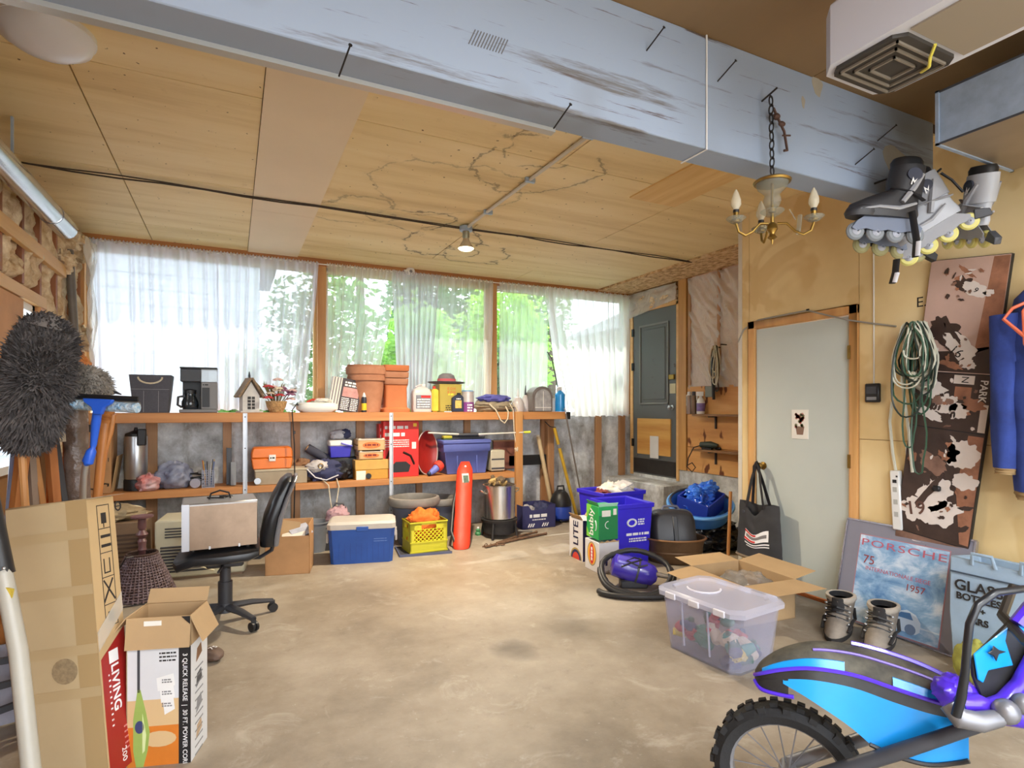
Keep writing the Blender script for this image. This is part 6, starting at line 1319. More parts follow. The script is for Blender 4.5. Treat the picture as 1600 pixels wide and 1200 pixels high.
for k, m_ in enumerate([sk, sd, sd, sep]):
    ob('photo_print', MB().bx(-.0012,0,-W/2+.002,W/2-.002,-L*hs_[k+1]+.003 if k < 3 else -L-.118,-L*hs_[k]-.003), m_, t)
# within a print: y grows to the left of the picture (towards +y), z downwards
def pp(poly, m_, lay=1, name='print_shape'):
    ob(name, MB().prism([(W/2-a*W, -b*L) for a, b in poly], -.0012-.0006*lay, -.0012-.0006*(lay-1), 'x'), m_, t)
def el(cx, cy, rx, ry, m_, lay=1, rot=0, name='print_shape', n=40, j_=.42):
    k = L/W; rx *= 1.0
    P = []
    for j in range(n):
        a = 2*pi*j/n; q = 1+j_*noise.noise(Vector((cos(a)*2.3+cx*31, sin(a)*2.3+cy*47, 1)))+j_*.4*noise.noise(Vector((cos(a)*5+cx*31, sin(a)*6+cy*47, 5))); x, y = rx*cos(a)*q, ry*sin(a)*q
        P.append((cx+(x*cos(rot)-y*sin(rot)), cy+(x*sin(rot)+y*cos(rot))/k))
    pp(P, m_, lay, name)
pp([(.80,.005),(.99,.005),(.99,.30),(.72,.33)], sbr); pp([(.55,.32),(.99,.30),(.99,.395),(.01,.395),(.01,.33)], sd)
el(.48,.09,.16,.09,sd,2,.5); el(.62,.11,.17,.09,sl,3,.5); el(.80,.125,.06,.05,sl,3); el(.40,.07,.05,.03,sbr,3); el(.50,.05,.14,.03,sbr,2,.7)
el(.30,.25,.22,.17,sd,2,.6); el(.53,.30,.27,.13,sl,3,.75); el(.66,.365,.11,.075,sl,4); el(.22,.235,.10,.07,sd,4); el(.42,.26,.2,.03,sd,4,.9); el(.45,.37,.16,.05,sbr,3,.3)
text('16', .07, ink, t, (-.0042,W/2-.50*W,-.325*L), (pi/2,R(35),-pi/2)); text('9', .04, ink, t, (-.0042,W/2-.64*W,-.115*L), (pi/2,R(35),-pi/2))
# second print
pp([(.52,.405),(.78,.405),(.78,.435),(.52,.435)], sl, 2); text('N', .05, ink, t, (-.0034,W/2-.66*W,-.42*L), (pi/2,pi/2,-pi/2)); text('PARK', .05, inkw, t, (-.0034,W/2-.90*W,-.455*L), (pi/2,pi/2,-pi/2), bold=.001)
pp([(.55,.445),(.76,.445),(.76,.49),(.55,.49)], sbr, 2); pp([(.90,.50),(.99,.50),(.99,.595),(.90,.595)], sl, 2)
el(.22,.455,.22,.14,sl,2,.3); el(.45,.51,.17,.14,sl,3); el(.63,.53,.13,.11,sl,3); el(.80,.505,.15,.09,sbr,3); el(.25,.55,.2,.07,sl,2,.4); el(.34,.50,.07,.07,sep,4); el(.50,.5,.06,.05,sep,4); el(.84,.585,.025,.025,sl,3)
for k in range(3): el(.28+.05*k,.525,.016,.05,sd,5,.2)
for k in range(2): el(.55+.04*k,.545,.012,.045,ink,5)
# third print
pp([(.80,.61),(.99,.61),(.99,.99),(.88,.99),(.74,.8)], sbr, 2); el(.76,.68,.21,.20,sl,3); el(.58,.68,.13,.14,sbr,3); el(.40,.73,.22,.13,sep,2,.6); el(.84,.77,.16,.12,sl,3); el(.48,.66,.14,.06,sd,4,.8)
el(.46,.84,.30,.20,sl,4,-1.0); el(.62,.90,.24,.16,sl,4,-.8); el(.24,.91,.24,.17,sl,5,.3); el(.40,.83,.05,.34,sd,6,.5); el(.34,.79,.06,.09,sd,6); text('19', .11, M('sepia_ink', (96,66,56), .5), t, (-.0060,W/2-.25*W,-.905*L), (pi/2,R(-15),-pi/2), bold=.001); el(.86,.94,.12,.04,sd,4,-.5); el(.9,.86,.1,.03,sd,4,-.3); el(.1,.72,.06,.1,sbr,3); el(.62,.63,.06,.02,sl,4,.8)
# fourth
el(.55,1.07,.16,.10,sl,2,.3); el(.62,1.12,.24,.12,sbr,3); el(.3,1.12,.12,.13,sbr,3,.6); el(.78,1.06,.2,.08,sl,2,.3); el(.25,1.18,.24,.10,sl,3,.3); pp([(.5,1.16),(.99,1.18),(.99,1.20),(.5,1.19)], sl, 3); el(.42,1.03,.2,.03,sl,3)
for k in range(4): el(.12+.09*k,1.17,.018,.09,sd,4,.3)
rs_ = random.Random(8)
for k in range(70):
    v = [rs_.uniform(.03,.17), rs_.uniform(.22,.38), rs_.uniform(.42,.59), rs_.uniform(.62,.99), rs_.uniform(1.02,1.2)][k % 5]; u = rs_.uniform(.22,.70) if k % 5 == 0 else rs_.uniform(.07,.90)
    if k % 5 == 1: u = rs_.uniform(.15,.7)
    el(u, v, rs_.uniform(.012,.05), rs_.uniform(.01,.028), [sd, sbr, sl, sep, sd][(k//5) % 5], 8 + k % 3, rs_.uniform(0,3), j_=.7, n=16)
# coil of extension cords
hk = Vector(wp(1432,512,.09)); t = thing('extension_cords', 'tangled bundle of white and green extension cords on a wall hook', 'cords', tuple(hk))
ob('hook', MB().tube([(.09,0,.02),(.0,0,.0),(-.03,0,.03)], .006, 6), nail_m, t, smooth=True)
rnd = random.Random(4); gcm = M('green_cord', (52,84,64), .5); wcm = M('white_cord', (206,206,188), .5); bcm = M('dark_cord', (40,52,46), .5)
def loop_(w, h, x, dz, dy, seed):
    P = []
    for k in range(28):
        a = 2*pi*k/28; s = sin(a)
        ww = w*(.65+.35*(-cos(a)))+.012*noise.noise(Vector((k*.3, seed, 0)))
        P.append((x+.012*noise.noise(Vector((seed, k*.35, 2))), dy+ww*s+.02*noise.noise(Vector((seed*2, k*.3, 5))), dz-h/2+h/2*cos(a)))
    return P
for k in range(22):
    grn_ = k % 2 == 0
    w_, h_ = rnd.uniform(.06,.13), rnd.uniform(.28,.62) if grn_ else rnd.uniform(.2,.42)
    ob('cord_loop', MB().tube(loop_(w_, h_, -.035+.003*k-.02, .03, rnd.uniform(-.05,.05), k), .0055 if grn_ else .005, 5, loop=True), [gcm, wcm, bcm, wcm][k % 4], t, smooth=True)
for dy, L_ in ((-.02,.85),(.03,.7)): ob('cord_loop', MB().tube(loop_(.05, L_, -.02, .0, dy, 40+L_), .005, 5, loop=True), gcm, t, smooth=True)
ob('hanging_cord', MB().tube([(-.02,.05,.0),(-.01,.075,-.3),(.03,.06,-.6),(.05,.05,-.85)], .009, 6), wcm, t, smooth=True); ob('plug', MB().box((-.03,.0,-.28), (.03,.03,.045), (.3,.2,0)), wcm, t, bevel=.006); ob('plug', MB().box((.05,-.08,-.93), (.025,.04,.03)), black, t, bevel=.006)
# power strip
p0, p1 = Vector(wp(1400,735,.02)), Vector(wp(1406,800,.02)); t = thing('power_strip', 'white power strip hanging beside the sepia panel', 'power strip', (XR-.022,p0.y,p0.z), rot=(R(-3),0,0))
ob('case', MB().bx(-.02,.02,-.028,.028,-.36,.0), white, t, bevel=.006); 
for k in range(3): ob('socket', MB().bx(-.0215,-.0195,-.012,.012,-.13-.075*k,-.10-.075*k), M('socket_grey', (176,176,170), .5), t)
ob('switch', MB().bx(-.023,-.0195,-.012,.010,-.075,-.055), black, t); ob('lamp', MB().bx(-.022,-.0195,-.02,-.01,-.04,-.03), black, t); ob('cable', MB().tube([(0,0,.0),(.0,.012,.1),(.0,.02,.3),(.0,.0,.42)], .009, 6), wcm, t, smooth=True)
ob('wall_socket', MB().bx(.0,.02,-.12,-.06,.05,.15), white, t, bevel=.003)
# blue overalls on the wall with an orange cord
p = Vector(wp(1588,480,.1)); t = thing('blue_overalls', 'dark blue work overalls hanging at the right edge of the wall', 'clothing', (XR-.13, p.y-.13, 2.0))
ovm = M('navy_denim', (44,66,140), .85, var=.3, sc=8, bump=.4, bsc=12)
def cone(cy, w0, w1, z0, z1, x=0, seed=0, th=.06):
    return [[(x+th*(1+.2*noise.noise(Vector((cos(a)*2,f*4,seed))))*cos(a), cy+(w0+(w1-w0)*f)*(1+.14*noise.noise(Vector((cos(a)*1.5,sin(a)*1.5+seed,f*3))))*sin(a)*(1+.10*sin(5*a+seed+3*f)), z0+(z1-z0)*f) for a in [2*pi*k/26 for k in range(26)]] for f in [j/14 for j in range(15)]]
ob('body', MB().rings([[(.03*cos(a)*0+.02*cos(a),.03*sin(a),0) for a in [2*pi*k/26 for k in range(26)]]] + cone(0,.12,.21,-.10,-.45,0,1,.08)), ovm, t, smooth=True, ang=70)
ob('sleeve', MB().rings(cone(.14,.075,.055,-.18,-.95,-.03,2)), ovm, t, smooth=True, ang=70); ob('leg', MB().rings(cone(.04,.11,.07,-.42,-1.06,-.02,3)), ovm, t, smooth=True, ang=70); ob('leg', MB().rings(cone(-.12,.11,.08,-.42,-1.10,.0,4)), ovm, t, smooth=True, ang=70)
tan_ = M('tan_cuff', (150,124,84), .85); ob('cuff', MB().rings(cone(.04,.068,.064,-1.06,-1.10,-.02,5)), tan_, t, smooth=True); ob('cuff', MB().rings(cone(.14,.05,.05,-.95,-.98,-.03,6)), tan_, t, smooth=True)
ob('hanging_nail', MB().cyl((.13,0,.0), (-.02,0,.01), .005, n=6), nail_m, t)
t = thing('hanging_rope_loop', 'looped orange cord hung over the blue overalls', 'cord', (XR-.235, p.y-.14, 1.82))
ob('loop', MB().tube([(.11,0,.18),(.03,.02,.06),(.0,.1,.02),(-.012,.13,-.03),(-.016,.05,-.12),(-.016,-.04,-.19),(-.014,-.2,-.22),(-.012,-.2,-.12),(-.008,-.06,.0),(.03,-.01,.07)], .0085, 8, loop=True), M('coral_cord', (222,110,76), .5), t, smooth=True); ob('loop', MB().tube([(.1,0,.17),(.01,.06,-.0),(-.024,.04,-.16),(-.02,-.02,-.3),(-.02,-.12,-.33),(-.016,-.12,-.1),(.03,-.02,.06)], .0085, 8, loop=True), M('coral_cord', (222,110,76)), t, smooth=True)

# ---- shelves on the far right plywood
SH2 = 'things on the small plywood shelves'
fw_ = XF-.016
for z, lab in ((1.285,'upper small shelf on the plywood by the grey door'), (.895,'lower small shelf on the plywood by the grey door')):
    t = thing('wall_shelf', lab, 'shelf', (fw_-.075,4.4,z), group='small wall shelves'); ob('board', MB().bx(-.07,.073,-.62,.48,-.022,0), wood('grey_shelf', (150,112,74), (112,80,52), 'y'), t, bevel=.003)
    for y in (-.4,.25): ob('bracket', MB().bx(.05,.072,y-.008,y+.008,-.16,-.022).bx(-.05,.072,y-.008,y+.008,-.034,-.022), dkgrey, t)
def fp(px, z=1.287): r = ray(px, 640); k = (fw_-.075)/r.x; return (fw_-.075, r.y*k, z)
t = thing('trigger_bottle', 'white trigger spray bottle with purple label on the upper wall shelf', 'bottle', fp(1095), rz=R(-60), group=SH2)
ob('body', MB().lathe([(.042,0),(.045,.01),(.045,.13),(.03,.17),(.016,.19),(.016,.2)], 18), white, t, smooth=True); ob('label', MB().lathe([(.0455,.03),(.0455,.12)], 18, caps=False), M('violet_label', (120,100,160), .5, var=.3, sc=30), t, smooth=True); ob('trigger_head', MB().bx(-.05,.03,-.014,.014,.2,.25).bx(-.05,-.035,-.008,.008,.15,.2), white, t, bevel=.004)
for px, c_, lab in ((1077,(150,130,120),'tall aerosol can left of the trigger bottle'), (1084,(120,96,76),'brown aerosol can touching the trigger bottle')):
    t = thing('aerosol_can', lab, 'can', fp(px), group=SH2); ob('body', MB().lathe([(.031,0),(.032,.01),(.032,.19),(.024,.21)], 16), M('can%d' % px, c_, .35, .4, var=.2), t, smooth=True); ob('cap', MB().lathe([(.022,.21),(.022,.25),(.01,.255)], 14), white if px == 1077 else dkgrey, t, smooth=True)
t = thing('price_tag', 'white paper note pinned to the plywood', 'note', (fw_-.001, fp(1067)[1], 1.40)); ob('paper', MB().bx(-.001,0,-.065,.055,-.02,.11), pale, t); lines(t, -.05,.04,.08,.008,M('grey_ink', (130,130,130), .8),-.0011,5,.018,ax='x')
t = thing('power_drill', 'dark tool with coiled black cord on the lower wall shelf', 'tool', fp(1108,.897), rz=R(-70), group=SH2); ob('body', MB().tube([(-.1,0,.05),(.02,0,.05),(.1,0,.045)], [.03,.042,.02], 12), M('dark_green_tool', (44,58,52), .5), t, smooth=True); ob('handle', MB().tube([(.03,0,.04),(.07,.02,.015),(.12,.02,.015)], .015, 8), black, t, smooth=True); ob('foot', MB().bx(-.08,.03,-.02,.02,0,.02), black, t)
ob('cord', MB().tube([(-.1,0,.04),(-.14,-.08,.02),(-.2,-.09,-.1),(-.22,-.08,-.2),(-.16,-.08,-.25),(-.12,-.08,-.2),(-.16,-.08,-.15),(-.21,-.08,-.18)], .006, 6), black, t, smooth=True)
hp_ = PX(1122,545,fw_-.06); t = thing('hanging_cables', 'pale coiled cables hanging from hooks on the plastic film', 'cables', tuple(hp_))
ob('hook', MB().cyl((.06,.03,.02), (-.02,.03,.02), .007, n=6), nail_m, t); ob('hook', MB().cyl((.06,-.06,.04), (-.02,-.06,.04), .007, n=6), nail_m, t)
for k in range(7): ob('cable_loop', MB().tube(loop_(.05+.012*(k % 3), .28+.07*(k % 4), -.02-.005*k, .03, -.01+.02*(k % 3), 60+k), .007, 5, loop=True), [wcm, M('tan_cord', (190,170,140), .6), wcm, black][k % 4], t, smooth=True)
ob('black_tail', MB().tube([(-.03,.05,.0),(-.035,.05,-.25),(-.03,.03,-.55)], .016, 6), black, t, smooth=True); ob('grey_box', MB().bx(-.03,.02,.06,.16,-.52,-.40), M('grey_box', (120,126,120), .6), t, bevel=.003)

# ================================================================= overhead
# ceiling flood lamp with its conduit and the cable along the ceiling
t = thing('flood_lamp', 'reflector bulb in a metal socket on the ceiling', 'ceiling lamp', (1.78,4.52,ZC-.012))
ob('junction_box', MB().lathe([(.055,0),(.055,-.035),(.045,-.04)], 18), galv, t, smooth=True); ob('socket', MB().lathe([(.03,-.04),(.03,-.09),(.024,-.10)], 16), M('aged_metal', (150,150,130), .4, .6), t, smooth=True)
ob('bulb', MB().lathe([(.024,-.10),(.03,-.12),(.06,-.17),(.065,-.185)], 22, caps=False), M('silvered_glass', (214,206,190), .2, .6), t, smooth=True)
ob('lens', MB().lathe([(.064,-.184),(.05,-.195),(.002,-.2)], 22), M('lamp_lens', (255,236,200), .4, emit=14), t, smooth=True)
ld = bpy.data.lights.new('flood_light', 'SPOT'); ld.energy = 190; ld.color = (1,.86,.66); ld.spot_size = R(150); ld.spot_blend = .8; ld.shadow_soft_size = .06
lo = bpy.data.objects.new('flood_light', ld); COL.objects.link(lo); lo.parent = t; lo.location = (0,0,-.21)
t = thing('ceiling_conduit', 'white conduit from the flood lamp to the beam', 'conduit', (0,0,0)); ob('pipe', MB().tube([(1.78,4.50,ZC-.028),(1.785,4.2,ZC-.018),(1.80,3.0,ZC-.014),(1.81,1.93,ZC-.014)], .012, 8), M('conduit_white', (206,200,186), .5), t, smooth=True)
for y in (4.1,3.4,2.7,2.1): ob('pipe_clip', MB().bx(1.765,1.835,y-.012,y+.012,ZC-.03,ZC-.0005), galv, t)
t = thing('ceiling_cable', 'twin black cable stapled across the whole ceiling', 'cable', (0,0,0)); ob('cable', MB().tube([(XL+.02+.25*k, 4.55+.012*sin(k*1.3), ZC-.016-.008*abs(sin(k*.9))) for k in range(23)], .006, 5), M('dark_cable', (58,44,32), .6), t, smooth=True); ob('cable', MB().tube([(XL+.02+.25*k, 4.53+.012*cos(k*1.1), ZC-.014-.006*abs(cos(k*.7))) for k in range(23)], .005, 5), M('dark_cable', (58,44,32)), t, smooth=True)
# round white ceiling fitting
p = PZ(72,60,2.86); t = thing('dome_light', 'white dome ceiling light in the upper left', 'ceiling lamp', (p.x,p.y,ZC-.001)); ob('base', MB().lathe([(.17,0),(.17,-.02)], 32), white, t, smooth=True); ob('dome', MB().lathe([(.165,-.02),(.155,-.05),(.11,-.08),(.05,-.095),(.002,-.098)], 32), M('opal_glass', (226,228,236), .3), t, smooth=True)
# round metal pipe along the left wall
t = thing('metal_duct', 'shiny round metal duct along the left wall top', 'duct', (0,0,0))
shin = M('shiny_tin', (206,208,212), .22, .95, var=.1, sc=5)
ob('pipe_section', MB().cyl((-1.05,2.2,2.60), (-1.05,4.62,2.61), .066, n=28), shin, t, smooth=True); ob('pipe_section', MB().cyl((-1.05,4.615,2.61), (-1.05,4.99,2.612), .069, n=28), shin, t, smooth=True); ob('seam', MB().tube([(-1.05+.0675*cos(a),4.62,2.61+.0675*sin(a)) for a in [k*pi/14 for k in range(28)]], .003, 5, loop=True), dkgrey, t)
for y in (2.6,3.9): ob('strap', MB().bx(-1.055,-1.045,y-.01,y+.01,2.66,ZC), galv, t)
# white gadget above the middle window
p = PY(641,421,6.17); t = thing('window_sensor', 'small round white gadget on the header above the middle window', 'sensor', (p.x,6.185,2.86)); ob('case', MB().at((0,0,0),(pi/2,0,0)).lathe([(.05,0),(.052,.02),(.045,.04),(.02,.045)], 20), white, t, smooth=True); ob('eye', MB().at((0,-.045,0),(pi/2,0,0)).lathe([(.018,0),(.01,.008)], 12), grey, t, smooth=True); ob('side_arm', MB().cyl((-.07,-.02,-.005), (-.04,-.02,0), .02, n=10), white, t, smooth=True)
# chandelier on a chain from a nail in the beam
NX, NZ = PY(1199,152,1.75).x, PY(1199,152,1.75).z
t = thing('chandelier', 'small brass and glass chandelier hanging by a chain from the beam', 'chandelier', (NX,1.735,NZ))
ob('nail', MB().cyl((0,.05,-.005), (.02,-.02,.03), .004, n=6), nail_m, t)
zc = -.36
for k in range(9):
    ob('chain_link', MB().at((.004+.001*k,0,-.022-.038*k), (pi/2, 0, pi/2*(k % 2)), (1,1.9,1)).tube([(.011*cos(a),.011*sin(a),0) for a in [j*pi/6 for j in range(12)]], .0032, 5, loop=True), nail_m, t, smooth=True)
ob('hook_tangle', MB().tube([(.02,0,-.05),(.06,.01,-.08),(.1,.01,-.13),(.115,.01,-.19),(.12,.01,-.21),(.10,.01,-.215)], .006, 6).tube([(.09,.01,-.15),(.14,.01,-.14)], .004, 5).ball((.05,.01,-.075), (.02,.015,.015), 8, 6).ball((.085,.01,-.10), (.02,.012,.012), 8, 6), M('rusty_hook', (84,60,50), .6, .4), t, smooth=True)
ob('canopy', MB().at((.012,0,zc)).lathe([(.012,0),(.07,-.005),(.078,-.012),(.074,-.02),(.012,-.014)], 24), brass, t, smooth=True)
gl = glassy('chandelier_glass', (206,208,196), .8, .06)
ob('glass_bell', MB().at((.012,0,zc-.02)).lathe([(.066,0),(.06,-.02),(.04,-.038),(.03,-.05),(.036,-.068),(.036,-.082),(.028,-.10),(.018,-.108)], 22), gl, t, smooth=True)
ob('stem', MB().at((.012,0,zc)).lathe([(.006,-.02),(.006,-.125),(.016,-.13),(.016,-.145),(.008,-.15),(.008,-.19),(.020,-.20),(.024,-.22),(.012,-.235),(.012,-.245),(.02,-.255),(.006,-.265),(.003,-.285)], 16), brass, t, smooth=True)
ob('centre_dish', MB().at((.012,0,zc-.145)).lathe([(.014,-.02),(.03,-.012),(.05,.004),(.047,.008),(.026,-.004)], 20), gl, t, smooth=True)
bulb_m = glassy('clear_bulb', (226,220,200), .5, .08)
for k, (a, rr_) in enumerate([(R(160),.165),(R(-40),.165),(R(62),.12)]):
    c_, s_ = cos(a), sin(a); zb = zc-.215
    ob('arm', MB().tube([(.012+.02*c_,.02*s_,zb+.02),(.012+rr_*.35*c_,rr_*.35*s_,zb+.018),(.012+rr_*.55*c_,rr_*.55*s_,zb-.018),(.012+rr_*.75*c_,rr_*.75*s_,zb-.035),(.012+rr_*.93*c_,rr_*.93*s_,zb-.02),(.012+rr_*c_,rr_*s_,zb+.015)], .0055, 7), brass, t, smooth=True)
    cx, cy = .012+rr_*c_, rr_*s_
    ob('glass_dish', MB().at((cx,cy,zb+.02)).lathe([(.010,-.006),(.025,.002),(.042,.018),(.039,.021),(.02,.006)], 18), gl, t, smooth=True); ob('candle_socket', MB().at((cx,cy,zb+.02)).lathe([(.016,0),(.02,.012),(.012,.02),(.012,.045)], 14), brass, t, smooth=True); ob('socket_collar', MB().at((cx,cy,zb+.062)).lathe([(.013,0),(.013,.012)], 12), black, t, smooth=True)
    ob('candle_bulb', MB().at((cx,cy,zb+.074)).lathe([(.010,0),(.021,.022),(.021,.04),(.012,.07),(.003,.088)], 16), bulb_m, t, smooth=True)
ob('crystal_drop', MB().tube([(.16,.03,zc-.10),(.20,.03,zc-.14)], .003, 4).box((.225,.03,zc-.16), (.014,.014,.09), (0,R(8),0)), gl, t)
# garage door opener
t = thing('garage_opener', 'white garage door opener hanging from the ceiling', 'door opener', (0,0,0))
pl = M('opener_white', (206,210,222), .4); 
ob('body', MB().rings([rr(1.80,2.16,.55,1.30,2.50,.05), rr(1.80,2.16,.55,1.30,2.70,.05), rr(1.84,2.12,.6,1.26,2.745,.05)]), pl, t, smooth=True, ang=30)
ob('bottom_plate', MB().bx(1.84,2.13,.60,1.02,2.494,2.502), M('opener_beige', (150,140,124), .5), t)
ob('lens_tray', MB().rings([rr(1.825,2.135,1.035,1.275,2.488,.03), rr(1.825,2.135,1.035,1.275,2.502,.03)]), M('opener_dark', (58,54,50), .5), t, smooth=True, ang=30)
for i, k in enumerate((.0,.035,.075)): ob('lens_rib', MB().bx(1.845+k,2.115-k,1.06+k*.7,1.066+k*.7,2.480,2.490).bx(1.845+k,2.115-k,1.244-k*.7,1.25-k*.7,2.480,2.490).bx(1.845+k,1.851+k,1.06+k*.7,1.25-k*.7,2.480,2.490).bx(2.109-k,2.115-k,1.06+k*.7,1.25-k*.7,2.480,2.490), M('lens_clear', (130,122,110), .3), t)
ob('wire', MB().tube([(1.97,1.02,2.485),(2.0,1.05,2.47),(2.05,1.08,2.468),(2.08,1.12,2.48)], .005, 6), M('yellow_wire', (226,216,90), .5), t, smooth=True)
for x in (1.86,2.10): ob('hanger_strap', MB().bx(x-.012,x+.012,.9,.904,2.74,ZC), galv, t)
ob('rail', MB().bx(1.96,2.0,-1.2,.56,2.60,2.64), galv, t)
# rectangular galvanised duct
t = thing('air_duct', 'boxy galvanised air duct in the upper right corner', 'duct', (0,0,0))
ob('duct_side', MB().bx(2.756,2.758,-1.2,1.418,2.50,2.72), galv, t); ob('duct_bottom', MB().bx(2.756,3.38,-1.2,1.418,2.498,2.50), M('duct_bottom', (156,140,118), .5, .4, var=.12, sc=3), t); ob('duct_top', MB().bx(2.756,3.38,-1.2,1.418,2.72,2.722), galv, t); ob('duct_side', MB().bx(3.378,3.38,-1.2,1.418,2.50,2.72), galv, t); ob('duct_end', MB().bx(2.756,3.38,1.416,1.418,2.5,2.72), galv, t)
ob('flange', MB().bx(2.748,3.388,1.41,1.424,2.492,2.50).bx(2.748,3.388,1.41,1.424,2.72,2.728).bx(2.748,2.756,1.41,1.424,2.492,2.728).bx(3.38,3.388,1.41,1.424,2.492,2.728), galv, t); ob('corner_seam', MB().bx(2.752,2.758,-1.2,1.41,2.494,2.502).bx(2.752,2.758,-1.2,1.41,2.718,2.726), dkgrey, t)
for y in (-.6,.6): ob('hanger_strap', MB().bx(2.8,2.83,y,y+.004,2.72,ZC).bx(3.3,3.33,y,y+.004,2.72,ZC), galv, t)
# unseen fill lights added to brighten the room, shaped as ceiling strips
for x, lab in ((.35,'added white fill light on the brown ceiling boards near the left wall'), (2.0,'added white fill light on the brown ceiling boards beside the opener rail')):
    t = thing('fill_strip', lab, 'ceiling lamp', (x,-.9,ZC-.002), group='added fill lights'); ob('housing', MB().bx(-.07,.07,-.6,.6,-.05,0), white, t, bevel=.006)
    for s in (-.035,.035): ob('tube', MB().cyl((s,-.57,-.065), (s,.57,-.065), .013, n=10), M('fill_tube', (240,244,255), .4, emit=6), t, smooth=True)
    ld = bpy.data.lights.new('fill_strip_glow', 'AREA'); ld.shape = 'RECTANGLE'; ld.size = .14; ld.size_y = 1.15; ld.energy = 32; ld.color = (.95,.97,1)
    lo = bpy.data.objects.new('fill_strip_glow', ld); COL.objects.link(lo); lo.parent = t; lo.location = (0,0,-.085)
# inline skates
def skate(label, loc, rot, boot_m, trim_m, frame_m, wheel_m, sc_=1.0, kind=0):
    t = thing('inline_skate', label, 'inline skate', loc, rot=rot, group='inline skates hanging from the beam')
    def rg(x, w, l, z, n=20): return [((x+l*cos(a))*sc_, w*sin(a)*sc_, z*sc_) for a in [2*pi*k/n for k in range(n)]]
    # toe towards -x
    ob('shoe', MB().rings([rg(-.02,.04,.145,.095), rg(-.02,.046,.15,.115), rg(-.015,.046,.14,.145), rg(.02,.046,.105,.18), rg(.06,.046,.07,.21)]), boot_m, t, smooth=True, ang=60)
    ob('cuff', MB().rings([rg(.062,.052,.072,.19), rg(.068,.054,.072,.25), rg(.075,.052,.068,.31), rg(.075,.044,.058,.312), rg(.07,.04,.05,.22)]), trim_m, t, smooth=True, ang=60)
    ob('liner', MB().rings([rg(.072,.043,.058,.26), rg(.07,.047,.064,.33), rg(.07,.04,.056,.345), rg(.07,.032,.045,.30)]), black, t, smooth=True, ang=60)
    ob('toe_cap', MB().rings([rg(-.10,.038,.068,.094), rg(-.10,.045,.073,.11), rg(-.095,.043,.068,.13), rg(-.09,.03,.05,.142)]), black if kind == 0 else trim_m, t, smooth=True)
    for s in (-1,1): ob('wheel_frame', MB().prism([(x*sc_, z*sc_) for x, z in [(-.15,.045),(-.13,.075),(-.10,.097),(.10,.097),(.14,.06),(.13,.035),(.09,.045),(.05,.035),(0,.045),(-.04,.035),(-.09,.045),(-.13,.033)]], s*.016*sc_, s*.02*sc_), frame_m, t, bevel=.001)
    for k in range(4):
        wx_ = (-.125+.083*k)*sc_; w_ = ob('wheel', MB().at((wx_,0,.036*sc_),(pi/2,0,0)).lathe([(.016*sc_,-.012),(.03*sc_,-.012),(.037*sc_,-.004),(.037*sc_,.004),(.03*sc_,.012),(.016*sc_,.012)], 20), wheel_m, t, smooth=True)
        ob('hub', MB().at((wx_,0,.036*sc_),(pi/2,0,0)).lathe([(.018*sc_,-.0135),(.006*sc_,-.0235),(.006*sc_,.0235),(.018*sc_,.0135)], 14), M('hub_grey', (170,176,190), .4, .3), w_, smooth=True)
    if kind == 0 or kind == 2: ob('heel_brake', MB().prism([(x*sc_, z*sc_) for x, z in [(.14,.03),(.20,.01),(.205,.04),(.16,.07)]], -.016,.016), black if kind == 0 else dkgrey, t, bevel=.003)
    for s in (-1,1): ob('side_stripe', MB().tube([(-.13*sc_,s*.036*sc_,.118*sc_),(-.06*sc_,s*.047*sc_,.128*sc_),(.02*sc_,s*.048*sc_,.125*sc_),(.09*sc_,s*.046*sc_,.15*sc_)], [.004,.007,.010,.006], 6), gy, t, smooth=True); ob('ankle_panel', MB().tube([(.03*sc_,s*.05*sc_,.15*sc_),(.07*sc_,s*.054*sc_,.21*sc_),(.11*sc_,s*.045*sc_,.27*sc_)], [.012,.014,.008], 6), gy, t, smooth=True)
    for k in range(5): ob('lace', MB().tube([((-.06+.025*k)*sc_,-.04*sc_,(.135+.012*k)*sc_),((-.07+.025*k)*sc_,0,(.158+.014*k)*sc_),((-.05+.025*k)*sc_,.04*sc_,(.14+.012*k)*sc_)], .004, 5), M('pale_blue_lace', (160,180,206), .7), t, smooth=True)
    ob('buckle_strap', MB().tube([(.13*sc_,-.03*sc_,.17*sc_),(.06*sc_,-.058*sc_,.19*sc_),(-.01*sc_,-.03*sc_,.215*sc_)], .011, 6, flat=.35), trim_m, t, smooth=True)
    if kind == 2 or kind == 1: ob('cuff_emblem', MB().prism([((.07+.03*cos(a))*sc_, (.265+.026*sin(a))*sc_) for a in [k*pi/8 for k in range(16)]], -.0575*sc_,-.05*sc_), M('emblem_navy', (50,54,70), .4), t); ob('cuff_emblem_mark', MB().prism([(.06,.25),(.066,.25),(.07,.27),(.076,.255),(.09,.28),(.076,.266),(.07,.285)], -.0585*sc_,-.057*sc_), inkw, t)
    return t
bk = M('skate_black', (40,40,44), .5, var=.2); gy = M('skate_grey', (150,152,158), .45, var=.08); lg = M('skate_light', (172,176,184), .45, var=.05); wg = M('wheel_smoke', (120,126,132), .35); wy = M('wheel_yellow', (206,200,120), .4); fgr = M('frame_silver', (104,114,134), .4)
D0 = 2.68
def at_px(px, py, d): return tuple(PD(px, py, d))
FACE = -YAW
skate('black inline skate facing left with silver frame', at_px(1382,378,D0), (0, R(4), FACE), bk, bk, fgr, wg, 1.13, 1)
skate('lower black inline skate with yellowish wheels and heel brake', at_px(1388,402,D0+.14), (0, R(9), FACE), bk, bk, fgr, M('wheel_olive', (150,146,104), .4), 1.13, 0)
skate('light grey inline skate hanging beside the black pair', at_px(1474,385,D0+.06), (R(6), R(-30), FACE-R(35)), lg, gy, gy, wy, 1.08, 2)
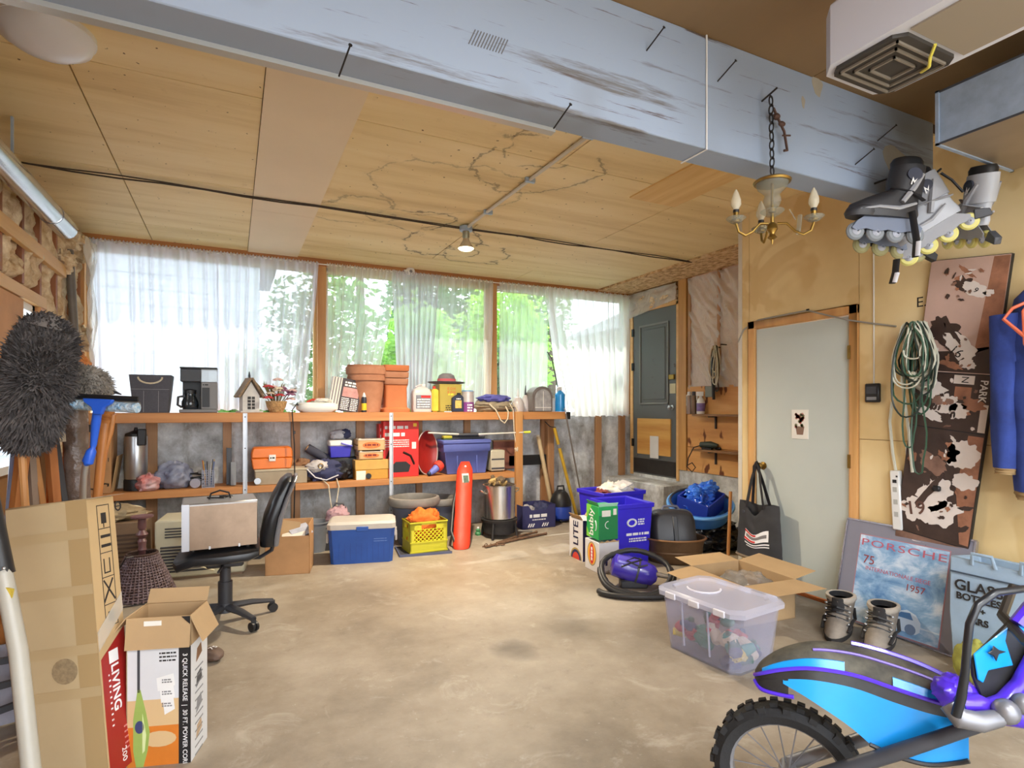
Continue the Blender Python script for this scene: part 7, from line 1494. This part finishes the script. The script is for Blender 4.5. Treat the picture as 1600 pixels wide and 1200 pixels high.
skate('light grey inline skate furthest towards the yellow wall', at_px(1508,388,D0+.16), (R(4), R(14), FACE-R(95)), lg, lg, gy, wy, 1.08, 2)
t = thing('skate_straps', 'black laces and buckle straps tying the skates to the beam', 'straps', (0,0,0))
for a, b in (((1420,300),(1412,262)),((1436,300),(1470,264)),((1440,292),(1400,276)),((1470,300),(1440,268)),((1505,300),(1470,270)),((1390,315),(1425,280)),((1425,290),(1446,262))):
    P0, P1 = PD(*a,D0+.03), PD(*b,D0+.06); ob('lace', MB().tube([tuple(P0), tuple((P0+P1)/2+Vector((0,0,.012))), tuple(P1)], .006, 5), black, t, smooth=True)
P0, P1 = PD(1434,268,D0+.05), PD(1434,300,D0+.05); ob('knot', MB().blob(tuple(PD(1430,285,D0+.04)), (.04,.03,.03), 4, .6), black, t, smooth=True); ob('hanging_nail', MB().cyl(tuple(PD(1420,268,D0+.05)), (PD(1420,268,D0+.05).x, 1.79, PD(1420,268,D0+.05).z), .005, n=6), nail_m, t)
for a, b, c_ in (((1425,330),(1432,375),(1430,402)),((1401,405),(1399,425),(1394,443))):
    P = [PD(*q, D0-.06) for q in (a, b, c_)]; ob('strap', MB().tube([tuple(q) for q in P], .016, 6, flat=.3), black, t, smooth=True); ob('buckle', MB().tube([tuple(P[1]+(P[2]-P[1])*f-Vector((.0,.008,0))) for f in (.1,.95)], .013, 6, flat=.4), M('buckle_white', (206,206,210), .4), t, smooth=True)

# ================================================================= the near left: cartons, mop, poles
# tall leaning carton
CR = Matrix.Rotation(R(-7), 3, Vector((SY_,CY_,0))) @ Matrix.Rotation(R(-3), 3, Vector((CY_,-SY_,0))) @ Matrix.Rotation(R(-24), 3, 'Z'); c0 = PD(170,1222,2.02)
t = thing('tall_carton', 'tall taped cardboard carton with red printed panel leaning at the left', 'box', (c0.x, c0.y, 0.03), rot=CR.to_euler())
cw, cd, ch = .29, .15, 1.0
# near vertical edge at local (0,0): wide face spans -x, narrow face spans +y
tc_ = M('carton_tan', (184,162,124), .8, var=.07, sc=3); tc2 = M('carton_tan_face', (190,162,118), .8, var=.05, sc=3)
ob('body', MB().bx(-cw,0,0,cd,0,ch), tc_, t, bevel=.006)
ob('tape', MB().bx(-cw*.25,.0008,-.0008,.0,0,ch), M('glossy_tape', (172,146,104), .25, coat=.5), t)
for z in (.30,.45,.66,.86): ob('crease_band', MB().bx(-cw,0,-.0012,0,z,z+.035), M('carton_band', (178,155,116), .5), t)
ob('round_stamp', MB().prism([(-.12+.045*cos(a), .40+.045*sin(a)) for a in [k*pi/10 for k in range(20)]], -.0018,-.0012), M('stamp_grey', (150,130,98), .8, var=.3, sc=60), t)
# the narrow face: pictogram column and red panel
ob('narrow_face', MB().bx(0,.001,.002,cd-.002,.004,ch-.004), tc2, t)
ob('red_panel', MB().prism([(.01,0),(cd-.005,0),(cd-.005,.50),(.01,.42)], .001,.0018, 'x'), M('carton_red', (160,34,30), .5, var=.12, sc=3), t)
RF = (pi/2, 0, pi/2)
text('LIVING', .055, inkw, t, (.0024,.075,.30), (pi/2, pi/2, pi/2), bold=.001); ob('square_logo', MB().bx(.0018,.0024,.05,.10,.39,.435), inkw, t)
lines(t, .04,.05,.35,.006,inkw,.0022,10,.02,ax='x'); lines(t, .10,.15,.14,.006,M('pink_ink', (206,140,136), .7),.0022,5,.02,ax='x'); text('200', .035, inkw, t, (.0024,.09,.05), (pi/2, pi/2, pi/2))
bx0, bx1 = .05, .115
ob('pictogram_frame', MB().bx(.001,.0016,bx0,bx0+.003,.52,.97).bx(.001,.0016,bx1,bx1+.003,.52,.97), ink, t)
for z in (.52,.60,.70,.79,.88,.967): ob('pictogram_frame', MB().bx(.001,.0016,bx0,bx1+.003,z,z+.003), ink, t)
ob('pictogram', MB().bx(.001,.0018,.07,.098,.90,.94).bx(.001,.0018,.08,.084,.885,.90), ink, t); text('11', .07, ink, t, (.002,.083,.835), (pi/2,pi/2,pi/2), bold=.002)
ob('pictogram', MB().bx(.001,.0018,.065,.07,.72,.77).bx(.001,.0018,.095,.10,.72,.77).bx(.001,.0018,.065,.1,.715,.72), ink, t); ob('pictogram', MB().prism([(.055,.61),(.11,.69),(.104,.694),(.052,.62)], .001,.0018,'x').prism([(.055,.69),(.11,.61),(.114,.616),(.06,.694)], .001,.0018,'x'), ink, t); ob('pictogram', MB().bx(.001,.0018,.068,.1,.535,.575), ink, t)
ob('round_mark', MB().at((.0016,.17,.955),(0,pi/2,0)).tube([(.016*cos(a),.016*sin(a),0) for a in [k*pi/8 for k in range(16)]], .003, 4, loop=True).bx(-.002,.002,-.014,.014,-.001,.001), ink, t)
ob('clear_tape', MB().prism([(.002,.45),(cd-.002,.56),(cd-.002,.63),(.002,.52)], .0022,.0026,'x'), glassy('clear_tape', (240,236,226), .7, .08), t); ob('top_tape', MB().bx(-.04,.04,-.002,cd+.002,ch+.0002,ch+.0012), glassy('clear_tape2', (240,236,226), .6, .08), t)
# steam mop carton with open flaps
p = PD(262,1150,2.28); t = thing('mop_carton', 'open steam mop carton with green mop picture in front of the chair', 'box', (PD(298,1188,2.18).x, PD(298,1188,2.18).y, 0), rz=R(-17))
mw, md, mh = .225, .17, .56
wp_ = M('white_gloss_card', (206,208,210), .4, var=.04)
# near vertical edge at local origin: front spans -x, right side spans +y
ob('front_panel', MB().bx(-mw,0,0,.004,0,mh), card, t); ob('back_panel', MB().bx(-mw,0,md-.004,md,0,mh), card, t); ob('side_panel', MB().bx(-.004,0,0,md,0,mh), card, t); ob('side_panel', MB().bx(-mw,-mw+.004,0,md,0,mh), card, t)
MH = .445
ob('picture_sky', MB().bx(-mw+.004,-.042,-.001,0,.25,MH), wp_, t); ob('picture_wall', MB().bx(-mw+.004,-.042,-.001,0,.15,.25), M('tan_print', (206,176,130), .5), t); ob('picture_floor', MB().bx(-mw+.004,-.042,-.001,0,.0,.15), M('orange_print', (206,120,40), .5, var=.12), t)
ob('picture_rug', MB().prism([(-.11+.06*cos(a),.1+.03*sin(a)) for a in [k*pi/8 for k in range(16)]], -.0016,-.001), M('tan_print', (206,176,130)), t)
ob('black_band', MB().bx(-.042,0,-.0012,0,0,MH), black, t); text('3 QUICK RELEASE  |  30 FT. POWER CORD  |  CLEANING', .023, inkw, t, (-.02,-.0018,.13), (pi/2, pi/2, 0) if False else (pi/2, pi/2, 0))
mg = M('mop_green', (150,176,90), .4, var=.12)
ob('mop_body_picture', MB().prism([(-.19,.0),(-.165,.0),(-.15,.06),(-.143,.13),(-.155,.2),(-.175,.29),(-.185,.29),(-.2,.18),(-.2,.06)], -.0022,-.0014), mg, t); ob('mop_handle_picture', MB().bx(-.186,-.177,-.0022,-.0014,.28,MH-.004), dkgrey, t); ob('mop_dial_picture', MB().prism([(-.178+.016*cos(a),.15+.024*sin(a)) for a in [k*pi/8 for k in range(16)]], -.0030,-.0022), M('dial_navy', (60,70,110), .4), t); ob('mop_highlight_picture', MB().prism([(-.168,.05),(-.160,.06),(-.155,.12),(-.168,.2)], -.0030,-.0022), M('pale_green', (206,220,160), .4), t)
for k in range(3): ob('mop_pad_picture', MB().prism([(-.12+.012*k,.33-.045*k),(-.06,.345-.045*k),(-.055,.30-.045*k),(-.115+.012*k,.28-.045*k)], -.002-.0004*k,-.0015-.0004*k), white, t); lines(t, -.10,-.065,.32-.045*k,.005,M('grey_ink', (130,130,130)),-.0026,2)
lines(t, -.11,-.05,.42,.006,ink,-.0011,3,.014)
ob('white_side', MB().bx(-.0005,.001,.002,md-.002,0,MH), wp_, t)
for k in range(4): ob('side_icon', MB().prism([(.05,.36-.1*k),(.11,.38-.1*k),(.10,.42-.1*k),(.06,.41-.1*k)], .001,.0018,'x'), [M('brown_icon', (120,86,60), .6), dkgrey, grey, M('tan_icon', (176,150,120), .6)][k], t)
lines(t, .04,.12,.33,.006,M('grey_ink', (130,130,130)),.0018,12,.03,ax='x')
th = .004
def flap(A, B, v, m_): A, B, v = Vector(A), Vector(B), Vector(v); n_ = (B-A).cross(v).normalized()*th; ob('flap', MB().rings([[tuple(A),tuple(B),tuple(B+v),tuple(A+v)],[tuple(A+n_),tuple(B+n_),tuple(B+v+n_),tuple(A+v+n_)]]), m_, t)
flap((-mw,0,mh), (0,0,mh), (0,-.015,-.115), card); flap((0,0,mh), (0,md,mh), (.045,0,-.10), card); flap((-mw,md,mh), (0,md,mh), (0,.03,.05), card); flap((-mw,0,mh), (-mw,md,mh), (-.04,0,-.05), card)
ob('tab_slot', MB().bx(-mw*.72,-mw*.45,-.006,-.003,mh-.03,mh-.012), pale, t); ob('black_corner', MB().prism([(-.03,mh),(0,mh),(0,mh-.03)], -.007,-.005), black, t)
# white tube frame at the very left
A, B = PD(-6,840,1.78), PD(66,1205,1.66)
t = thing('white_rail', 'white tubular rail with black bracket and yellow sticker at the left edge', 'rail', (0,0,0)); ob('tube', MB().tube([tuple(A), tuple((A+B)/2), tuple((B.x, B.y, 0.0))], .024, 14), M('enamel_white', (170,166,154), .4, var=.06), t, smooth=True)
ob('bracket', MB().tube([tuple(PD(-24,760,1.77)), tuple(PD(5,898,1.765))], .030, 10), black, t, smooth=True); ob('rivet', MB().ball(tuple(PD(6,888,1.73)), .005, 8, 6), steel, t, smooth=True); q = PD(12,930,1.737); ob('sticker', MB().box(tuple(q), (.03,.004,.045), (0,R(12),-YAW)), M('sticker_yellow', (206,180,70), .5, var=.3, sc=50), t)
t = thing('sawhorse', 'dark metal stand half hidden behind the white rail', 'stand', (PD(-30,1190,2.3).x,PD(-30,1190,2.3).y,0)); 
for k in range(3): ob('bar', MB().box((.06,.0,.12+.1*k), (.5,.02,.025), (0,R(-8+6*k),.3)), dkgrey, t)
ob('leg', MB().box((-.12,0,.2), (.03,.03,.4)), black, t); ob('leg', MB().box((.22,.1,.2), (.03,.03,.4)), black, t); ob('wrapped_sheet', MB().box((.05,.12,.18), (.4,.01,.34), (0,0,.3)), M('grey_sheet', (176,176,190), .5, var=.3, sc=6), t)
# big fluffy dust mop
def tuft_body(c, axes, n, seed, L, m, parent, name='yarn'):
    rnd = random.Random(seed); vs = []; fs = []
    X, Y, Z = axes
    for i in range(n):
        u, a = rnd.uniform(-1,1), rnd.uniform(0,2*pi); s = math.sqrt(max(0,1-u**4))
        d = X*(cos(a)*s) + Y*(sin(a)*s) + Z*u
        p_ = c + d*(1+.08*noise.noise(d*9)); nn = d.normalized()
        tip = p_ + (nn*.6+Vector((rnd.uniform(-1,1),rnd.uniform(-1,1),rnd.uniform(-1.4,.3)))*.55)*L
        sd_ = nn.cross(Vector((rnd.uniform(-1,1),rnd.uniform(-1,1),rnd.uniform(-1,1)))).normalized()*L*.075; sd2 = nn.cross(sd_).normalized()*L*.075
        k = len(vs); mid = (p_+tip)/2 + nn*L*.22
        vs += [tuple(p_-nn*L*.2+sd_), tuple(p_-nn*L*.2-sd_*.5+sd2), tuple(p_-nn*L*.2-sd_*.5-sd2), tuple(mid+sd_), tuple(mid-sd_*.5+sd2), tuple(mid-sd_*.5-sd2), tuple(tip)]
        fs += [(k,k+1,k+4,k+3),(k+1,k+2,k+5,k+4),(k+2,k,k+3,k+5),(k+3,k+4,k+6),(k+4,k+5,k+6),(k+5,k+3,k+6)]
    o = ob(name, MB().add(vs, fs), m, parent, smooth=True, ang=80); o['kind'] = 'stuff'; return o
fur = M('mop_yarn', (100,94,92), .95, var=.5, sc=22, rgb2=(56,52,52)); fur2 = M('mop_yarn_grey', (150,142,132), .95, var=.35, sc=14)
t = thing('dust_mop', 'big fluffy dark grey dust mop head held up on its pole', 'mop', (0,0,0))
ctr = PD(55,598,2.3); up_ = (PD(78,500,2.3)-PD(30,695,2.3)).normalized(); rt = Vector((CY_,-SY_,0)); rt = (rt-up_*rt.dot(up_)).normalized(); dp = rt.cross(up_)
def mop_core(c, X, Y, Z): return [[tuple(c+X*(cos(a)*s)+Y*(sin(a)*s)+Z*u) for a in [2*pi*k/20 for k in range(20)]] for u, s in [(j/8-1, math.sqrt(max(.02,1-(j/8-1)**4))) for j in range(17)]]
ob('core', MB().rings(mop_core(ctr, rt*.118, dp*.05, up_*.25)), M('mop_core', (84,78,74), .95, var=.3), t, smooth=True)
tuft_body(ctr, (rt*.125, dp*.06, up_*.265), 7500, 1, .042, fur, t)
ob('backing_cloth', MB().rings([[tuple(ctr+up_*(.23+.016*j)+rt*(.085*cos(a)*(1-.25*j))+dp*(.06*sin(a)*(1-.25*j))) for a in [2*pi*k/20 for k in range(20)]] for j in range(4)]), M('mop_backing', (124,118,114), .9, var=.2, sc=30), t, smooth=True)
ft = ctr-up_*.24; ob('pole', MB().tube([tuple(ft), (ft.x+.05,ft.y+.05,0.0)], .014, 8), pine_z, t, smooth=True)
t = thing('duster_head', 'smaller grey lambswool duster beside the big mop', 'duster', (0,0,0)); c2 = PD(128,592,2.55)
ob('core', MB().rings(mop_core(c2, Vector((0,0,.06)), dp*.05, rt*.12)), fur2, t, smooth=True); tuft_body(c2, (Vector((0,0,.058)), dp*.055, rt*.115), 2200, 3, .026, fur2, t); ob('pole', MB().tube([tuple(c2-rt*.08), tuple(PZ(98,1010)+Vector((0,.3,0)))], .012, 8), stud_m, t, smooth=True)
# window squeegee on a pole
t = thing('squeegee', 'window squeegee with blue head on a metal pole', 'squeegee', (0,0,0)); dS = 2.35
a, b = PD(94,626,dS), PD(216,632,dS-.02); ax_ = (b-a).normalized()
ob('rubber_blade', MB().tube([tuple(a+Vector((0,0,.022))), tuple(b+Vector((0,0,.022)))], .006, 6, flat=2), black, t); ob('channel', MB().tube([tuple(a), tuple(b)], .016, 10, flat=.8), M('steel_channel', (150,150,150), .3, .8), t, smooth=True)
ob('washer_sleeve', MB().tube([tuple(a+Vector((.01,-.022,-.014))), tuple(b+Vector((.0,-.022,-.014)))], .021, 12), M('blue_white_fleece', (110,160,196), .95, var=.6, sc=60, rgb2=(206,214,216), bump=.8, bsc=60), t, smooth=True)
bl2 = M('squeegee_blue', (36,92,206), .4); m0 = PD(154,628,dS-.075)
ob('yoke', MB().rings([[tuple(m0+ax_*(w*sx_)+Vector((0,0,z))+dp*(.010*sy_)) for sx_, sy_ in ((-1,-1),(1,-1),(1,1),(-1,1))] for w, z in ((.062,.012),(.055,-.004),(.026,-.022),(.015,-.05))]), bl2, t, bevel=.003)
pts = [PD(154,632,dS-.07), PD(150,660,dS-.04), PD(146,695,dS-.03), PD(145,700,dS-.03), PD(143,705,dS-.03), PD(137,722,dS-.03), PD(134,723,dS-.03)]
ob('blue_grip', MB().tube([tuple(q) for q in pts], [.016,.017,.012,.009,.018,.021,.016], 12), bl2, t, smooth=True); bt_ = PD(110,800,dS-.0); ob('metal_pole', MB().tube([tuple(PD(134,722,dS-.03)), tuple(PD(131,745,dS-.02)), (bt_.x-.02,bt_.y+.12,0)], .012, 10), steel, t, smooth=True)
# turned wooden fork
t = thing('wooden_fork', 'glossy orange turned wooden bed post beside the squeegee', 'post', (0,0,0)); vw = wood('varnished_wood', (196,134,76), (156,92,44), 'z', rough=.25)
a, b = PD(166,640,2.5), PD(150,800,2.5); dv = (b-a)
ob('shaft', MB().tube([tuple(a+dv*.12), tuple(a+dv*.5), tuple(b), (b.x-.05,b.y,0)], [.030,.019,.018,.018], 12), vw, t, smooth=True); ob('turned_top', MB().tube([tuple(a+dv*f) for f in (-.01,.02,.04,.06,.08,.1,.13)], [.022,.034,.03,.034,.026,.034,.03], 14), vw, t, smooth=True)
for s in (-1,1): ob('prong', MB().tube([tuple(a+dv*.03+rt*s*.032), tuple(a+dv*.2+rt*s*.028), tuple(a+dv*.45+rt*s*.012)], [.012,.012,.006], 8), vw, t, smooth=True)
# plastic wrapped roll
t = thing('wrapped_roll', 'tall roll wrapped in shiny brown plastic behind the poles', 'roll', (0,0,0)); a, b = PD(117,640,2.7), PD(122,800,2.7)
ob('roll', MB().tube([tuple(a+Vector((0,0,.0))), tuple((a+b)/2), tuple(b), (b.x+.02,b.y,0)], [.052,.05,.052,.052], 20), M('brown_wrap', (112,96,86), .2, var=.35, sc=12, bump=.9, bsc=18), t, smooth=True); ob('rope', MB().tube([tuple(PD(88,640,2.66)), tuple(PD(100,655,2.66)), tuple(PD(102,690,2.66))], .016, 8), rope_m, t, smooth=True); ob('roll_end', MB().tube([tuple(a), tuple(a+Vector((0,0,.02)))], .04, 16), card, t)
# leaning boards and poles behind the tall carton
LB = 'boards and poles leaning at the left'
brd = [(38,690,20,840,.02,wood('orange_board', (186,122,66), (150,88,42), 'z'),'dark orange post leaning behind the tall carton',2.45), (45,665,57,840,.014,M('grey_wood', (150,130,112), .7, var=.2),'grey weathered slat next to the dark orange post',2.5), (52,700,72,830,.012,pine_z,'thin pine slat leaning in the middle of the bundle',2.52), (75,655,90,830,.018,wood('orange_board', (186,122,66), (150,88,42), 'z'),'bright orange wood bar nearest the wrapped roll',2.55), (66,660,66,830,.011,stud_m,'slim brown stake in the middle of the bundle',2.6), (82,660,106,830,.013,dkgrey,'dark grey slat beside the wrapped roll',2.62)]
for x0, y0, x1, y1, r_, m_, lab, d_ in brd:
    a, b = PD(x0,y0,d_), PD(x1,y1,d_); k = b.z/(a.z-b.z); f = b+(b-a)*k; t = thing('leaning_board', lab, 'board', (f.x,f.y,0), group=LB)
    ob('board', MB().tube([(0,0,0.0), tuple(a-Vector((f.x,f.y,0)))], r_*1.3, 4), m_, t); ob('end_cap', MB().tube([tuple(a-Vector((f.x,f.y,0))), tuple(a-Vector((f.x,f.y,0))+Vector((0,0,.01)))], r_*1.32, 4), m_, t)
for x0, x1, lab in ((22,8,'pale blue metal track leaning at the left edge'), (44,35,'second pale blue metal track half behind the orange post')):
    a, b = PD(x0,690,2.62), PD(x1,850,2.62); k = b.z/(a.z-b.z); f = b+(b-a)*k; t = thing('metal_track', lab, 'track', (f.x,f.y,0), group=LB); v = a-Vector((f.x,f.y,0))
    ob('track', MB().tube([(0,0,0), tuple(v)], .036, 4, flat=.3), M('pale_blue_metal', (176,186,214), .35, .5), t); ob('track_lip', MB().tube([(.03,0,0), tuple(v+Vector((.03,0,0)))], .009, 6), M('pale_metal', (206,212,224), .3, .6), t)
t = thing('orange_rag', 'bright orange cloth bundle stuffed between the leaning boards', 'cloth', tuple(PD(68,735,2.7))); ob('cloth', MB().blob((0,0,0), (.06,.06,.16), 4, .5, 3, 30, 24), orange, t, smooth=True, ang=70); ob('cloth_tail', MB().blob((.01,0,-.2), (.045,.045,.14), 6, .4), orange, t, smooth=True); ob('hanging_cord', MB().cyl((0,0,.1), (.02,.03,.35), .004, n=5), rope_m, t)
t = thing('salt_bag', 'small brown labelled bag on the floor behind the mop carton', 'bag', (PZ(332,1030).x,PZ(332,1030).y,0), rz=.4); ob('body', MB().blob((0,0,.03), (.05,.08,.032), 3, .1, flat=-.92), M('brown_bag', (104,84,72), .7, var=.3), t, smooth=True); text('75', .045, inkw, t, (.0,-.01,.066), (0,0,.3))

# ================================================================= the small dirt bike at the lower right
t = thing('dirt_bike', 'blue and purple dirt bike with long front mudguard at the lower right', 'dirt bike', (0,0,0))
bb = M('bike_blue', (24,150,232), .3, coat=.3, var=.05); bpur = M('bike_purple', (84,50,214), .3, coat=.3); bblk = M('bike_black', (50,50,50), .45, var=.4, sc=9, rgb2=(24,24,26)); dusty = M('dusty_black', (104,100,86), .75, var=.5, sc=12, rgb2=(48,46,42)); alu2 = M('bike_alloy', (130,130,134), .4, .5)
# mudguard spine: (px, py of the crest, depth, half width)
sp_ = [(1180,1046,1.78,.012),(1192,1030,1.77,.035),(1225,1012,1.75,.055),(1270,1003,1.72,.066),(1330,1008,1.69,.072),(1390,1024,1.65,.076),(1440,1042,1.61,.072),(1482,1062,1.57,.06),(1505,1078,1.54,.05)]
KS = 5
def crom(a, b, c, d, t): return .5*((2*b)+(-a+c)*t+(2*a-5*b+4*c-d)*t*t+(-a+3*b-3*c+d)*t*t*t)
raw = [tuple(PD(a,b,d))+(w,) for a,b,d,w in sp_]; fin = []
for i in range(len(raw)-1):
    q = [raw[max(0,i-1)], raw[i], raw[i+1], raw[min(len(raw)-1,i+2)]]
    for s in range(KS): fin.append(tuple(crom(*[q[m][c] for m in range(4)], s/KS) for c in range(4)))
fin.append(raw[-1])
cr_ = [Vector(q[:3]) for q in fin]; hw = [q[3] for q in fin]
fwd = (cr_[0]-cr_[-1]).normalized(); lat = fwd.cross(Vector((0,0,1))).normalized()    # lat: towards the camera side
if lat.dot(Vector((SY_,CY_,0))) > 0: lat = -lat
def sec_(i, f, drop): return cr_[i] + lat*hw[i]*f + Vector((0,0,-drop*hw[i]))
prof = [(-1.0,.75),(-.8,.38),(-.5,.13),(0,0),(.5,.13),(.8,.38),(1.0,.75)]
nS = len(cr_)
ob('mudguard_top', MB().rings([[tuple(sec_(i,f,d)) for f,d in prof] + [tuple(sec_(i,f,d)+Vector((0,0,-.006))) for f,d in reversed(prof)] for i in range(nS)]), dusty, t, smooth=True, ang=60)
# near flank: black band then blue panel, with purple edging lines
def strip(name, f0, d0, f1, d1, i0, i1, m_, lift=.003, tp=0):
    dq = lambda i: d1 if not tp else d0+.2+(d1-d0-.2)*min(1,(i-i0)/tp)
    ob(name, MB().rings([[tuple(sec_(i,f0,d0)+lat*lift), tuple(sec_(i,f1,dq(i))+lat*lift), tuple(sec_(i,f1,dq(i))-lat*.002), tuple(sec_(i,f0,d0)-lat*.002)] for i in range(i0,i1)]), m_, t, smooth=True, ang=50)
strip('flank_band', 1.0,.75, 1.12,1.25, 0, nS, bblk); 
strip('blue_panel', 1.13,1.25, 1.25,3.1, 2*KS, nS, bb, .002, 12); strip('blue_flash', .82,.42, 1.0,.72, KS, 4*KS, bb, .005); strip('blue_flash', .84,.46, 1.01,.74, 5*KS, 7*KS+3, bb, .005)
strip('black_flank', 1.13,1.25, 1.16,2.1, 0, 2*KS+2, bblk, .0035)
def edge(name, f, d, i0, i1, r, m_, off=.004): ob(name, MB().tube([tuple(sec_(i,f,d)+lat*off) for i in range(i0,i1)], r, 6), m_, t, smooth=True)
edge('purple_edge', 1.02,.78, 0, nS, .006, bpur); edge('purple_edge', 1.16,2.1, 0, 2*KS+3, .006, bpur); edge('purple_edge', -.15,-.02, 4*KS, nS, .008, bpur, 0); edge('purple_edge', .55,.14, 3*KS, nS, .004, M('bike_violet_line', (120,100,190), .4), 0); edge('black_edge', 1.25,3.1, 4*KS+2, nS, .006, bblk)
# purple collar, number plate
e = cr_[-1]
c0 = PD(1492,1082,1.50); ob('purple_collar', MB().blob(tuple(c0), (.05,.05,.045), 3, .2), bpur, t, smooth=True)
def plate(pts, d, m_, name, th=.012):
    P = [PD(a,b,dd) for (a,b),dd in zip(pts, d)]; nrm = (P[1]-P[0]).cross(P[2]-P[0]).normalized()*th
    ob(name, MB().rings([[tuple(q) for q in P], [tuple(q+nrm) for q in P]]), m_, t, bevel=.002)
dd = lambda n, d: [d+.012*k for k in range(n)]
plate([(1522,1058),(1520,1030),(1590,962),(1640,930),(1650,1000),(1572,1090),(1538,1100)], [1.46]*7, bblk, 'plate_back')
plate([(1522,1022),(1560,992),(1576,980),(1572,1002),(1584,1040),(1545,1048),(1537,1068),(1528,1062)], [1.452]*8, bb, 'plate_blue_panel', .004)
plate([(1582,980),(1640,926),(1645,960),(1596,1000)], [1.452]*4, bb, 'plate_blue_panel', .004)
plate([(1551,1008),(1560,1015),(1572,1018),(1560,1022),(1556,1034),(1551,1024),(1542,1020),(1549,1016)], [1.445]*8, black, 'plate_star', .003)
ob('purple_frame', MB().tube([tuple(PD(*q,1.44)) for q in ((1500,1100),(1525,1098),(1545,1108),(1570,1098),(1595,1070),(1615,1030),(1640,990))], [.02,.024,.026,.024,.022,.02,.02], 10), bpur, t, smooth=True)
ob('purple_frame', MB().tube([tuple(PD(*q,1.44)) for q in ((1590,975),(1610,950),(1650,915))], .018, 8), bpur, t, smooth=True)
ob('brake_hose', MB().tube([tuple(PD(a,b,d)) for a,b,d in ((1494,1118,1.38),(1502,1090,1.37),(1508,1050,1.36),(1511,1010,1.35),(1515,975,1.35),(1528,945,1.35),(1555,926,1.36),(1600,920,1.38),(1660,918,1.42))], [.011,.011,.009,.009,.009,.009,.009,.009,.009], 10), M('hose_gloss', (30,32,36), .3), t, smooth=True)
ob('fork_clamp', MB().tube([tuple(PD(1482,1100,1.42)), tuple(PD(1500,1122,1.40)), tuple(PD(1530,1128,1.39)), tuple(PD(1560,1122,1.4))], [.022,.026,.024,.02], 10).ball(tuple(PD(1572,1112,1.40)), .03, 12, 8).ball(tuple(PD(1598,1100,1.40)), .025, 12, 8), alu2, t, smooth=True)
# wheel under the mudguard
wc = PD(1230,1218,1.76)
ax_w = lat
wheel_r = .222; WS = .222/.272; wc = Vector((wc.x, wc.y, wheel_r+.001))
fw2 = Vector((fwd.x, fwd.y, 0)).normalized(); upz = Vector((0,0,1))
def wr(r, o, n=40): return [tuple(wc + fw2*WS*r*cos(2*pi*k/n) + upz*WS*r*sin(2*pi*k/n) + ax_w*o) for k in range(n)]
ob('tyre', MB().rings([wr(.20,-.03), wr(.235,-.042), wr(.258,-.028), wr(.262,0), wr(.258,.028), wr(.235,.042), wr(.20,.03)], loop=True), rubber, t, smooth=True)
kb = MB()
for k in range(36):
    a = 2*pi*k/36
    for o in ((-.03,.03) if k % 2 else (-.014,.014)):
        rr_ = WS*(.262 if abs(o) < .02 else .252)
        c_ = wc + fw2*rr_*cos(a) + upz*rr_*sin(a) + ax_w*o
        M_ = Matrix((tuple(fw2*-sin(a)+upz*cos(a)), tuple(ax_w), tuple(fw2*cos(a)+upz*sin(a)))).transposed().to_4x4(); M_.translation = c_
        kb.M = M_; kb.bx(-.011,.011,-.009,.009,-.006,.010)
ob('tread_knobs', kb, rubber, t)['kind'] = 'stuff'
ob('rim', MB().rings([wr(.2,-.022), wr(.19,-.018), wr(.19,.018), wr(.2,.022)], loop=True), alu2, t, smooth=True)
for k in range(18):
    a = 2*pi*k/18; ob('spoke', MB().cyl(tuple(wc+ax_w*(.02 if k % 2 else -.02)), tuple(wc+(fw2*cos(a)+upz*sin(a))*.192*WS), .0022, n=5), alu2, t)
ob('hub', MB().cyl(tuple(wc-ax_w*.05), tuple(wc+ax_w*.05), .026, n=14), alu2, t, smooth=True)
hd = PD(1545,1110,1.47)
for s in (-1,1): ob('fork_leg', MB().tube([tuple(wc+ax_w*.062*s), tuple(wc+ax_w*.062*s+(hd-wc)*.55), tuple(hd+ax_w*.05*s)], [.02,.02,.016], 10), dkgrey if s > 0 else alu2, t, smooth=True)
# rest of the bike beyond the frame edge
tail = hd - fw2*.75
ob('frame_spine', MB().tube([tuple(hd), tuple(hd-fw2*.3+upz*.02), tuple(tail+upz*-.02)], [.03,.035,.03], 10), bpur, t, smooth=True); ob('tank', MB().blob(tuple(hd-fw2*.25+upz*.08), (.16,.1,.08), 5, .1), bb, t, smooth=True); ob('saddle', MB().blob(tuple(hd-fw2*.62+upz*.10), (.25,.09,.05), 6, .1), black, t, smooth=True); ob('engine', MB().blob(tuple(Vector((hd.x,hd.y,.33))-fw2*.35), (.15,.1,.14), 7, .2), alu2, t, smooth=True)
wc2 = Vector((tail.x, tail.y, 0)) - fw2*.1; wc2.z = .252; ob('rear_tyre', MB().rings([[tuple(wc2 + fw2*r*cos(2*pi*k/32) + upz*r*sin(2*pi*k/32) + ax_w*o) for k in range(32)] for r,o in ((.18,-.04),(.23,-.05),(.25,0),(.23,.05),(.18,.04))], loop=True), rubber, t, smooth=True)
ob('rear_hub', MB().cyl(tuple(wc2-ax_w*.05), tuple(wc2+ax_w*.05), .17, n=20), alu2, t, smooth=True); ob('swing_arm', MB().tube([tuple(wc2+ax_w*.07), tuple(Vector((hd.x,hd.y,.3))-fw2*.35+ax_w*.06)], .02, 8), alu2, t, smooth=True); ob('handlebar', MB().tube([tuple(hd+ax_w*-.3+upz*.25-fw2*.12), tuple(hd+ax_w*-.1+upz*.22-fw2*.05), tuple(hd+ax_w*.1+upz*.22-fw2*.05), tuple(hd+ax_w*.14+upz*.23-fw2*.07)], .012, 8), black, t, smooth=True)
